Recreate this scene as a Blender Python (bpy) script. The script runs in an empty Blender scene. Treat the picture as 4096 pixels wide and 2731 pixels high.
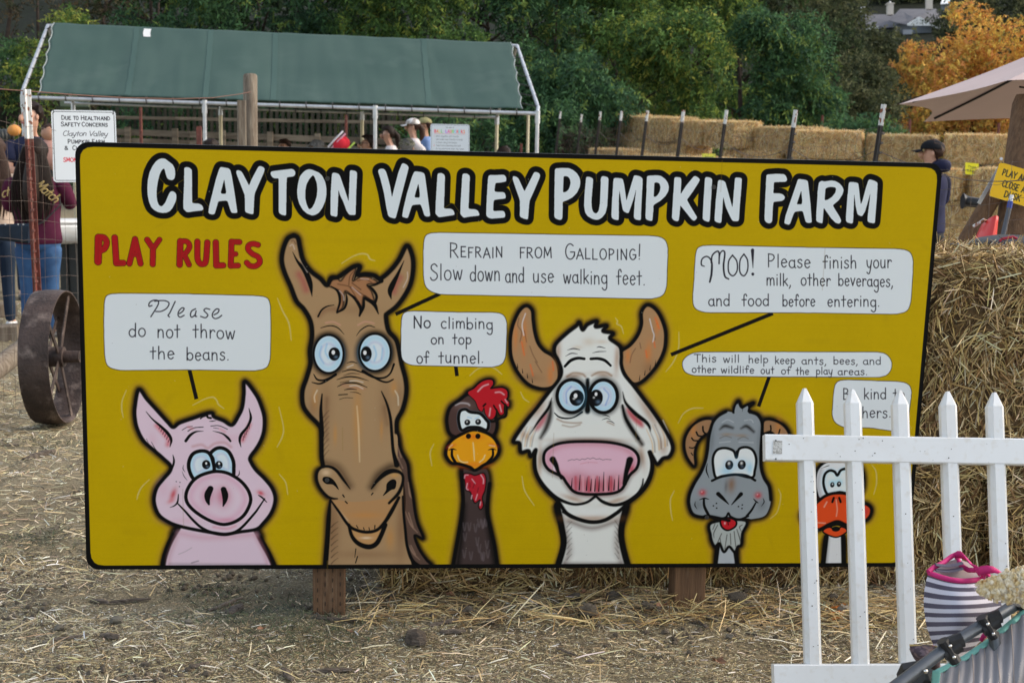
import bpy, math, random
import numpy as np
from mathutils import Vector, Matrix, noise as mnoise
random.seed(7); np.random.seed(7)
SC=bpy.context.scene; COL=SC.collection
# ---------------------------------------------------------------- camera, sky, sun, exposure
FPX=5720.; CX,CY=2048.,1365.5
PITCH=math.radians(8.3); ROLL=math.radians(1.0)
CAM=Vector((0,-4.1,1.40))
_f=Vector((0,math.cos(PITCH),-math.sin(PITCH))); _r0=Vector((1,0,0)); _d0=Vector((0,-math.sin(PITCH),-math.cos(PITCH)))
_cr,_sr=math.cos(ROLL),math.sin(ROLL)
RIGHT=_r0*_cr+_d0*(-_sr); DOWN=_r0*_sr+_d0*_cr; FWD=_f
# (the camera is rolled a degree: the true horizon drops towards the right of the picture)
cam=bpy.data.objects.new('camera',bpy.data.cameras.new('camera')); COL.objects.link(cam); SC.camera=cam
cam.data.sensor_width=36.; cam.data.lens=FPX/4096*36.; cam.data.clip_start=.05; cam.data.clip_end=900
cam.matrix_world=Matrix(((RIGHT.x,-DOWN.x,-FWD.x,CAM.x),(RIGHT.y,-DOWN.y,-FWD.y,CAM.y),(RIGHT.z,-DOWN.z,-FWD.z,CAM.z),(0,0,0,1)))
cam.data.dof.use_dof=True; cam.data.dof.focus_distance=4.25; cam.data.dof.aperture_fstop=9.0
W=bpy.data.worlds.new('World'); SC.world=W; W.use_nodes=True
SUN_EL=math.radians(33); SUN_AZ=math.radians(82)   # azimuth clockwise from +Y
nt=W.node_tree; sky=nt.nodes.new('ShaderNodeTexSky'); sky.sky_type='NISHITA'; sky.sun_disc=False; sky.sun_elevation=SUN_EL; sky.sun_rotation=SUN_AZ
sky.air_density=1.2; sky.dust_density=1.5; sky.ozone_density=1.0
hs_=nt.nodes.new('ShaderNodeHueSaturation'); hs_.inputs['Saturation'].default_value=.52; nt.links.new(sky.outputs[0],hs_.inputs['Color']); nt.links.new(hs_.outputs[0],nt.nodes['Background'].inputs[0]); nt.nodes['Background'].inputs[1].default_value=.14
sl=bpy.data.lights.new('sun','SUN'); sl.energy=1.25; sl.angle=math.radians(30); sl.color=(1,.82,.60)
so=bpy.data.objects.new('sun',sl); COL.objects.link(so)
sd=Vector((math.sin(SUN_AZ)*math.cos(SUN_EL),math.cos(SUN_AZ)*math.cos(SUN_EL),math.sin(SUN_EL)))
so.rotation_euler=sd.to_track_quat('Z','Y').to_euler(); so.location=(10,10,20)
SC.view_settings.view_transform='Standard'; SC.view_settings.look='None'; SC.view_settings.gamma=1; SC.view_settings.exposure=1.03
SC.view_settings.use_curve_mapping=False
SC.cycles.max_bounces=6; SC.cycles.transparent_max_bounces=12

# ---------------------------------------------------------------- geometry helpers
def P(u,v,d): return CAM+(FWD+RIGHT*((u-CX)/FPX)+DOWN*((v-CY)/FPX))*d
def ray(u,v): return (FWD+RIGHT*((u-CX)/FPX)+DOWN*((v-CY)/FPX))
def zb(y):
    def ss(a,b,t): t=min(1,max(0,(t-a)/(b-a))); return t*t*(3-2*t)
    z=-.35*ss(.9,6.5,y)+.2*ss(12.5,19,y)
    if y>33: z+=(y-33)*.125*ss(33,60,y)
    return z
_L=np.random.RandomState(11).rand(256,256)
def vn(x,y,s):
    x=np.asarray(x,float)/s+1000.3; y=np.asarray(y,float)/s+1000.7; ix=np.floor(x).astype(int); iy=np.floor(y).astype(int); fx=x-ix; fy=y-iy; fx=fx*fx*(3-2*fx); fy=fy*fy*(3-2*fy)
    a=_L[ix%256,iy%256]; b=_L[(ix+1)%256,iy%256]; c=_L[ix%256,(iy+1)%256]; d=_L[(ix+1)%256,(iy+1)%256]
    return (a*(1-fx)+b*fx)*(1-fy)+(c*(1-fx)+d*fx)*fy-.5
def zbv(y):
    ss=lambda a,b:(lambda t:t*t*(3-2*t))(np.clip((y-a)/(b-a),0,1))
    return -.35*ss(.9,6.5)+.2*ss(12.5,19)+np.where(y>33,(y-33)*.125*ss(33,60),0)
def zgv(x,y):
    x=np.asarray(x,float); y=np.asarray(y,float)
    near=np.clip((14-y)/8,0,1)
    return zbv(y)+near*(.035*vn(x,y,.9)+.022*vn(x,y,.33)+.014*vn(x+5,y,.13)+.008*vn(x,y+3,.055))
def zg(x,y): return float(zgv(x,y))
def G(u,v):
    r=ray(u,v); t=-CAM.z/r.z
    for _ in range(9):
        p=CAM+r*t; t+=.8*((zg(p.x,p.y)-CAM.z)/r.z-t)
    return CAM+r*t
def PH(u,v,z):
    r=ray(u,v); return CAM+r*((z-CAM.z)/r.z)
class MB:
    def __init__(s): s.v=[]; s.f=[]; s.m=[]; s.mi=0; s.uv=None; s.c=None
    def add(s,vs,fs):
        o=len(s.v); s.v+= [tuple(p) for p in vs]; s.f+=[tuple(i+o for i in f) for f in fs]; s.m+=[s.mi]*len(fs)
    def box(s,c,hx,hy,hz,R=None,bev=0):
        c=Vector(c); R=R or Matrix.Identity(3); vs=[c+R@Vector((a*hx,b*hy,d*hz)) for a in (-1,1) for b in (-1,1) for d in (-1,1)]
        s.add(vs,[(0,1,3,2),(4,6,7,5),(0,4,5,1),(2,3,7,6),(0,2,6,4),(1,5,7,3)]); return s
    def prism(s,a,b,w,h,up=(0,0,1),bev=0.,taper=1.):
        """bevelled bar from a to b; w across, h along up"""
        a=Vector(a); b=Vector(b); t=(b-a).normalized(); u=Vector(up); x=t.cross(u)
        if x.length<1e-5: x=t.cross(Vector((1,0,0)))
        x.normalize(); u=x.cross(t).normalized(); w/=2; h/=2; e=min(bev,w*.9,h*.9)
        prof=[(-w+e,-h),(w-e,-h),(w,-h+e),(w,h-e),(w-e,h),(-w+e,h),(-w,h-e),(-w,-h+e)] if e>0 else [(-w,-h),(w,-h),(w,h),(-w,h)]
        n=len(prof); vs=[a+x*p+u*q for p,q in prof]+[b+x*p*taper+u*q*taper for p,q in prof]
        s.add(vs,[(i,(i+1)%n,n+(i+1)%n,n+i) for i in range(n)]+[tuple(range(n-1,-1,-1)),tuple(range(n,2*n))]); return s
    def tube(s,pts,r,n=8,cap=True,sq=1.):
        pts=[Vector(p) for p in pts]; m=len(pts); R=[r]*m if not hasattr(r,'__len__') else list(r); vs=[]; ref=None
        for i,p in enumerate(pts):
            t=(pts[min(i+1,m-1)]-pts[max(i-1,0)]).normalized()
            if ref is None: ref=Vector((0,0,1)) if abs(t.z)<.9 else Vector((1,0,0))
            x=t.cross(ref).normalized(); y=x.cross(t).normalized(); ref=y
            vs+=[p+x*(R[i]*math.cos(k*2*math.pi/n))+y*(R[i]*sq*math.sin(k*2*math.pi/n)) for k in range(n)]
        fs=[(i*n+k,i*n+(k+1)%n,(i+1)*n+(k+1)%n,(i+1)*n+k) for i in range(m-1) for k in range(n)]
        if cap: fs+=[tuple(range(n-1,-1,-1)),tuple(range((m-1)*n,m*n))]
        s.add(vs,fs); return s
    def ell(s,c,rx,ry,rz,nu=12,nv=8,R=None,jit=0,fn=None):
        c=Vector(c); R=R or Matrix.Identity(3); vs=[]; fs=[]
        for j in range(nv+1):
            ph=math.pi*j/nv
            for i in range(nu):
                th=2*math.pi*i/nu; q=Vector((math.sin(ph)*math.cos(th),math.sin(ph)*math.sin(th),math.cos(ph)))
                k=1+(mnoise.noise(q*2.3+c*7)*jit if jit else 0)
                w=Vector((q.x*rx*k,q.y*ry*k,q.z*rz*k))
                if fn: w=fn(w)
                vs.append(c+R@w)
        for j in range(nv):
            for i in range(nu): fs.append((j*nu+i,(j+1)*nu+i,(j+1)*nu+(i+1)%nu,j*nu+(i+1)%nu))
        s.add(vs,fs); return s
    def grid(s,fn,nu,nv):
        vs=[fn(i/nu,j/nv) for j in range(nv+1) for i in range(nu+1)]
        s.add(vs,[(j*(nu+1)+i,j*(nu+1)+i+1,(j+1)*(nu+1)+i+1,(j+1)*(nu+1)+i) for j in range(nv) for i in range(nu)]); return s
    def disc(s,c,n,r,h,seg=14):
        c=Vector(c); n=Vector(n).normalized(); return s.tube([c,c+n*h],r,seg)
    def build(s,name,mat,parent=None,smooth=True,label=None,kind=None,sub=0,solid=0,**k):
        me=bpy.data.meshes.new(name); me.from_pydata(s.v,[],s.f)
        for m_ in (mat if isinstance(mat,(list,tuple)) else [mat]): me.materials.append(m_)
        me.polygons.foreach_set('material_index',s.m)
        if smooth: me.polygons.foreach_set('use_smooth',[True]*len(s.f))
        me.update(); return link(name,me,parent,label,kind,sub,solid,smooth,**k)
def link(name,me,parent=None,label=None,kind=None,sub=0,solid=0,smooth=True,cat=None,group=None,**k):
    o=bpy.data.objects.new(name,me); COL.objects.link(o)
    if parent: o.parent=parent; o.matrix_parent_inverse=Matrix.Translation(-Vector(parent.location)) if not parent.get('_r') else parent_inv(parent)
    if label: o['label']=label
    if kind: o['kind']=kind
    if cat: o['category']=cat
    if group: o['group']=group
    if smooth and me and len(me.polygons)<60000:
        try: me.set_sharp_from_angle(angle=math.radians(38))
        except Exception: pass
    if solid: m=o.modifiers.new('s','SOLIDIFY'); m.thickness=solid; m.offset=0
    if sub: m=o.modifiers.new('u','SUBSURF'); m.levels=sub; m.render_levels=sub
    return o
def parent_inv(p): return (Matrix.LocRotScale(p.location,p.rotation_euler,p.scale)).inverted()
def thing(name,label,cat,loc=(0,0,0),group=None):
    o=bpy.data.objects.new(name,None); COL.objects.link(o); o.location=loc; o.empty_display_size=.1
    o['label']=label; o['category']=cat
    if group: o['group']=group
    return o
def copy_thing(src,loc,rot=0,label=None,scale=None):
    r=src.copy(); COL.objects.link(r); r.location=loc
    if rot: r.rotation_euler=(rot if hasattr(rot,'__len__') else (0,0,rot))
    if scale: r.scale=scale
    if label: r['label']=label
    for ch in list(src.children):
        c=ch.copy(); COL.objects.link(c); c.parent=r; c.matrix_parent_inverse=ch.matrix_parent_inverse.copy()
        for g in list(ch.children):
            h=g.copy(); COL.objects.link(h); h.parent=c; h.matrix_parent_inverse=g.matrix_parent_inverse.copy()
    return r
# ---------------------------------------------------------------- materials
def lin(c): # sRGB 0-255 seen value -> linear
    return tuple(float(x) for x in s2l(c))
def M(name,c,rough=.7,n1=None,c2=None,bump=0,bs=80,spec=.3,metal=0,stretch=(1,1,1),attr=False,thr=(.35,.65),rnd=0,c3=None,n3=8,trans=0,alpha=1):
    m=bpy.data.materials.new(name); m.use_nodes=True; N=m.node_tree.nodes; L=m.node_tree.links; b=N['Principled BSDF']
    b.inputs['Roughness'].default_value=rough; b.inputs['Specular IOR Level'].default_value=spec; b.inputs['Metallic'].default_value=metal
    tc=N.new('ShaderNodeTexCoord'); mp=N.new('ShaderNodeMapping'); mp.inputs['Scale'].default_value=stretch; L.new(tc.outputs['Object'],mp.inputs[0])
    src=None
    if attr:
        at=N.new('ShaderNodeVertexColor'); at.layer_name='Col'; src=at.outputs[0]
    else:
        rgb=N.new('ShaderNodeRGB'); rgb.outputs[0].default_value=(*c,1); src=rgb.outputs[0]
    def mixn(src,sc,col,t,det=5):
        nz=N.new('ShaderNodeTexNoise'); nz.inputs['Scale'].default_value=sc; nz.inputs['Detail'].default_value=det; L.new(mp.outputs[0],nz.inputs[0])
        mr=N.new('ShaderNodeMapRange'); mr.inputs['From Min'].default_value=t[0]; mr.inputs['From Max'].default_value=t[1]; L.new(nz.outputs[0],mr.inputs[0])
        mx=N.new('ShaderNodeMix'); mx.data_type='RGBA'; L.new(mr.outputs[0],mx.inputs['Factor']); L.new(src,mx.inputs['A']); mx.inputs['B'].default_value=(*col,1); return mx.outputs['Result']
    if n1: src=mixn(src,n1,c2,thr)
    if c3: src=mixn(src,n3,c3,(.55,.75))
    if rnd:
        oi=N.new('ShaderNodeObjectInfo'); hs=N.new('ShaderNodeHueSaturation'); mr=N.new('ShaderNodeMapRange'); mr.inputs['To Min'].default_value=1-rnd; mr.inputs['To Max'].default_value=1+rnd
        L.new(oi.outputs['Random'],mr.inputs[0]); L.new(mr.outputs[0],hs.inputs['Value']); L.new(src,hs.inputs['Color']); src=hs.outputs[0]
    L.new(src,b.inputs['Base Color'])
    if bump:
        nz=N.new('ShaderNodeTexNoise'); nz.inputs['Scale'].default_value=bs; nz.inputs['Detail'].default_value=6; L.new(mp.outputs[0],nz.inputs[0])
        bp=N.new('ShaderNodeBump'); bp.inputs['Strength'].default_value=bump; bp.inputs['Distance'].default_value=.01; L.new(nz.outputs[0],bp.inputs['Height']); L.new(bp.outputs[0],b.inputs['Normal'])
    if trans:
        tr=N.new('ShaderNodeBsdfTranslucent'); L.new(src,tr.inputs[0]); ms=N.new('ShaderNodeMixShader'); ms.inputs[0].default_value=trans
        L.new(b.outputs[0],ms.inputs[1]); L.new(tr.outputs[0],ms.inputs[2]); L.new(ms.outputs[0],N['Material Output'].inputs[0])
    return m
def image_mat(name,cv,rough=.45,spec=.3,bump=0):
    h,w=cv.im.shape[:2]; im=bpy.data.images.new(name,w,h,alpha=False)
    l=cv.im[::-1]; s_=np.where(l<=.0031308,l*12.92,1.055*np.clip(l,1e-9,1)**(1/2.4)-.055)
    a=np.ones((h,w,4),np.float32); a[...,:3]=s_; im.pixels.foreach_set(a.ravel()); im.update(); im.pack()
    m=bpy.data.materials.new(name); m.use_nodes=True; N=m.node_tree.nodes; L=m.node_tree.links; b=N['Principled BSDF']
    t=N.new('ShaderNodeTexImage'); t.image=im; t.interpolation='Cubic'; L.new(t.outputs[0],b.inputs['Base Color']); b.inputs['Roughness'].default_value=rough; b.inputs['Specular IOR Level'].default_value=spec
    return m
def planar_uv(o,O,X,Y):
    """uv of each loop from world position: O = lower left corner, X and Y = full-extent vectors"""
    me=o.data; uv=me.uv_layers.new(name='UVMap'); x2=X.length_squared; y2=Y.length_squared; xy=X.dot(Y); D=x2*y2-xy*xy
    for l in me.loops:
        q=me.vertices[l.vertex_index].co-O; a,b=q.dot(X),q.dot(Y); uv.data[l.index].uv=((a*y2-b*xy)/D,(b*x2-a*xy)/D)
def ribbons(name,pos,dirs,wid,length,nrm,cols,mat,parent=None,kind='stuff',bend=0.,label=None,taper=.5,seg=1,**k):
    """many thin blades at once (numpy): pos centre, dirs unit, wid, length, nrm = face normal, cols rgb"""
    n=len(pos); side=np.cross(dirs,nrm); side/=np.linalg.norm(side,axis=1)[:,None]+1e-9
    w=(wid/2)[:,None]; L=(length/2)[:,None]; nn=nrm/(np.linalg.norm(nrm,axis=1)[:,None]+1e-9); rows=[]
    for i in range(seg+1):
        t=i/seg*2-1; c=pos+dirs*L*t-nn*(bend*L)*(t*t); ww=w*(1-taper*abs(t)) if seg>1 else w*(1 if i==0 else 1-taper)
        rows+= [c-side*ww,c+side*ww]
    V=np.stack(rows,1).reshape(-1,3); m=2*(seg+1); base=(np.arange(n)*m)[:,None]
    F=np.concatenate([np.stack([base[:,0]+2*i,base[:,0]+2*i+1,base[:,0]+2*i+3,base[:,0]+2*i+2],1)[:,None] for i in range(seg)],1).reshape(-1,4)
    me=bpy.data.meshes.new(name); me.vertices.add(len(V)); me.vertices.foreach_set('co',V.astype(np.float32).ravel())
    nf=len(F); me.loops.add(nf*4); me.polygons.add(nf); me.loops.foreach_set('vertex_index',F.astype(np.int32).ravel()); me.polygons.foreach_set('loop_start',np.arange(nf,dtype=np.int32)*4)
    try: me.polygons.foreach_set('loop_total',np.full(nf,4,dtype=np.int32))
    except Exception: pass
    me.update(calc_edges=True)
    ca=me.color_attributes.new('Col','FLOAT_COLOR','POINT'); cc=np.ones((n,m,4),np.float32); cc[...,:3]=cols[:,None]; ca.data.foreach_set('color',cc.ravel())
    me.materials.append(mat); return link(name,me,parent,label,kind,smooth=False,**k)
def palette(n,cols,wts,jit=.15):
    cols=np.array(cols,float); i=np.random.choice(len(cols),n,p=np.array(wts)/sum(wts)); c=cols[i]*(1+jit*np.random.randn(n,1)); return np.clip(c*(1+.05*np.random.randn(n,3)),.01,.85)
def unit(a): return a/(np.linalg.norm(a,axis=-1,keepdims=True)+1e-9)

# ---- painted art for the sign, rasterised with numpy (flat paint on the board) ----
TWp, THp = 2440, 1220
CORN = [(299,566),(3768,652.6),(3627,2265),(346,2277)]
def _homog():
    dst = [(0,0),(TWp,0),(TWp,THp),(0,THp)]; A = []
    for (u,v),(X,Y) in zip(CORN,dst):
        A.append([u,v,1,0,0,0,-X*u,-X*v,-X]); A.append([0,0,0,u,v,1,-Y*u,-Y*v,-Y])
    return np.linalg.svd(np.array(A,float))[2][-1].reshape(3,3)
HB = _homog()
def s2l(c):
    c = np.asarray(c,float)/255.; return np.where(c<=.04045,c/12.92,((c+.055)/1.055)**2.4)
BLK=(10,10,10)
class Canvas:
    def __init__(s,w,h,base,K=1.3,proj=True):
        s.w,s.h,s.K=w,h,K; s.im=np.zeros((h,w,3),np.float32); s.proj=proj; s.fr=(0,0,1.)
        s.im[:]=s.col(base)
    def col(s,c): return np.minimum(s2l(c)*s.K,.86)
    def frame(s,ox,oy,sc): s.fr=(ox,oy,sc)
    def m(s,p):
        p=np.asarray(p,float)[:,:2]/s.fr[2]+np.array(s.fr[:2])
        if not s.proj: return p
        q=np.c_[p,np.ones(len(p))]@HB.T; return q[:,:2]/q[:,2:]
    def sw(s,w): # zoom width -> texture px
        return np.asarray(w,float)/s.fr[2]*(.716 if s.proj else 1.)
    def spline(s,p,closed=False,n=6):
        p=np.asarray(p,float)
        if len(p)<3: return p
        if closed: q=np.r_[p[-1:],p,p[:2]]
        else: q=np.r_[2*p[:1]-p[1:2],p,2*p[-1:]-p[-2:-1]]
        t=np.linspace(0,1,n,endpoint=False)[:,None]; out=[]
        for i in range(len(q)-3):
            a,b,c,d=q[i],q[i+1],q[i+2],q[i+3]
            out.append(.5*((2*b)+(c-a)*t+(2*a-5*b+4*c-d)*t*t+(3*b-a-3*c+d)*t**3))
        if not closed: out.append(p[-1:])
        return np.concatenate(out)
    def comp(s,mask,x0,y0,col,a=1.):
        h,w=mask.shape; v=s.im[y0:y0+h,x0:x0+w]; mm=(mask*a)[...,None]
        v[:]=v*(1-mm)+s.col(col).astype(np.float32)*mm
    def S(s,pts,w,col=BLK,soft=1.4,a=1.,closed=False,sp=True):
        p=np.asarray(pts,float)
        W=np.full(len(p),w,float) if np.isscalar(w) else np.asarray(w,float)
        if len(W)!=len(p): W=np.interp(np.linspace(0,1,len(p)),np.linspace(0,1,len(W)),W)
        q=np.c_[p,W]
        if sp and len(p)>2: q=s.spline(q,closed)
        if closed: q=np.r_[q,q[:1]]
        P=s.m(q); R=np.maximum(s.sw(q[:,2]),.9)/2
        pad=R.max()+soft+2
        x0=int(max(0,P[:,0].min()-pad)); x1=int(min(s.w,P[:,0].max()+pad)); y0=int(max(0,P[:,1].min()-pad)); y1=int(min(s.h,P[:,1].max()+pad))
        if x1<=x0 or y1<=y0: return
        M=np.zeros((y1-y0,x1-x0),np.float32)
        for i in range(len(P)-1):
            a_,b_=P[i],P[i+1]; ra,rb=R[i],R[i+1]; pd=max(ra,rb)+soft/2+1.5
            xa=int(max(x0,min(a_[0],b_[0])-pd)); xb=int(min(x1,max(a_[0],b_[0])+pd+1)); ya=int(max(y0,min(a_[1],b_[1])-pd)); yb=int(min(y1,max(a_[1],b_[1])+pd+1))
            if xb<=xa or yb<=ya: continue
            Y,X=np.mgrid[ya:yb,xa:xb].astype(np.float32)+.5
            d=b_-a_; L=max(d@d,1e-9); t=np.clip(((X-a_[0])*d[0]+(Y-a_[1])*d[1])/L,0,1)
            D=np.hypot(X-a_[0]-t*d[0],Y-a_[1]-t*d[1])-(ra+(rb-ra)*t)
            v=np.clip(.5-D/soft,0,1)
            if soft>4: v=v*v*(3-2*v)
            sub=M[ya-y0:yb-y0,xa-x0:xb-x0]; np.maximum(sub,v,out=sub)
        s.comp(M,x0,y0,col,a)
    def rnd(s,p,R):
        p=np.asarray(p,float); out=[]; n=len(p)
        for i in range(n):
            a,b,c=p[i-1],p[i],p[(i+1)%n]; la,lc=np.linalg.norm(a-b),np.linalg.norm(c-b)
            u=b+(a-b)*min(.5,R/max(la,1e-6)); v=b+(c-b)*min(.5,R/max(lc,1e-6))
            for t in (0,.25,.5,.75,1): out.append(u*(1-t)**2+b*2*t*(1-t)+v*t*t)
        return np.array(out)
    def F(s,pts,col,a=1.,R=None,sp=True,blur=0,holes=()):
        def prep(q):
            q=np.asarray(q,float)
            if R is not None: q=s.rnd(q,R)
            elif sp: q=s.spline(q,True)
            return s.m(q)
        polys=[prep(pts)]+[prep(h) for h in holes]; P=polys[0]; pad=3+blur*3
        x0=int(max(0,P[:,0].min()-pad)); x1=int(min(s.w,P[:,0].max()+pad)); y0=int(max(0,P[:,1].min()-pad)); y1=int(min(s.h,P[:,1].max()+pad))
        if x1<=x0 or y1<=y0: return
        ss=2; W,H=(x1-x0)*ss,(y1-y0)*ss; M=np.zeros((H,W),bool); X=(np.arange(W)+.5)/ss+x0
        for Q in polys:
            for i in range(len(Q)):
                a_,b_=Q[i],Q[(i+1)%len(Q)]
                if a_[1]==b_[1]: continue
                if a_[1]>b_[1]: a_,b_=b_,a_
                r0=int(np.ceil((a_[1]-y0)*ss-.5)); r1=int(np.ceil((b_[1]-y0)*ss-.5)); r0=max(r0,0); r1=min(r1,H)
                if r1<=r0: continue
                yy=(np.arange(r0,r1)+.5)/ss+y0; xc=a_[0]+(yy-a_[1])*(b_[0]-a_[0])/(b_[1]-a_[1])
                M[r0:r1]^=X[None]>xc[:,None]
        m=M.reshape(y1-y0,ss,x1-x0,ss).mean((1,3)).astype(np.float32)
        if blur:
            for _ in range(2):
                for ax in (0,1):
                    k=int(blur); c=np.cumsum(np.pad(m,[(k+1,k) if q==ax else (0,0) for q in (0,1)]),ax)
                    m=(np.take(c,range(2*k+1,c.shape[ax]),ax)-np.take(c,range(0,c.shape[ax]-2*k-1),ax))/(2*k+1)
        s.comp(m,x0,y0,col,a)
    def G(s,x,y,rx,ry,col,a=.6,rot=0.,hard=0):
        c=s.m([(x,y)])[0]; rx,ry=s.sw(rx),s.sw(ry); k=(1.3 if hard else 2.6); r=int(max(rx,ry)*k+2)
        x0=max(0,int(c[0]-r)); x1=min(s.w,int(c[0]+r)); y0=max(0,int(c[1]-r)); y1=min(s.h,int(c[1]+r))
        if x1<=x0 or y1<=y0: return
        Y,X=np.mgrid[y0:y1,x0:x1].astype(np.float32)+.5; X-=c[0]; Y-=c[1]; co,si=math.cos(rot),math.sin(rot)
        U=(X*co+Y*si)/rx; V=(-X*si+Y*co)/ry; q=np.sqrt(U*U+V*V)
        m=np.clip((1-q)*min(rx,ry)/1.3+.5,0,1) if hard else np.exp(-q*q)
        s.comp(m,x0,y0,col,a)
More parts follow.
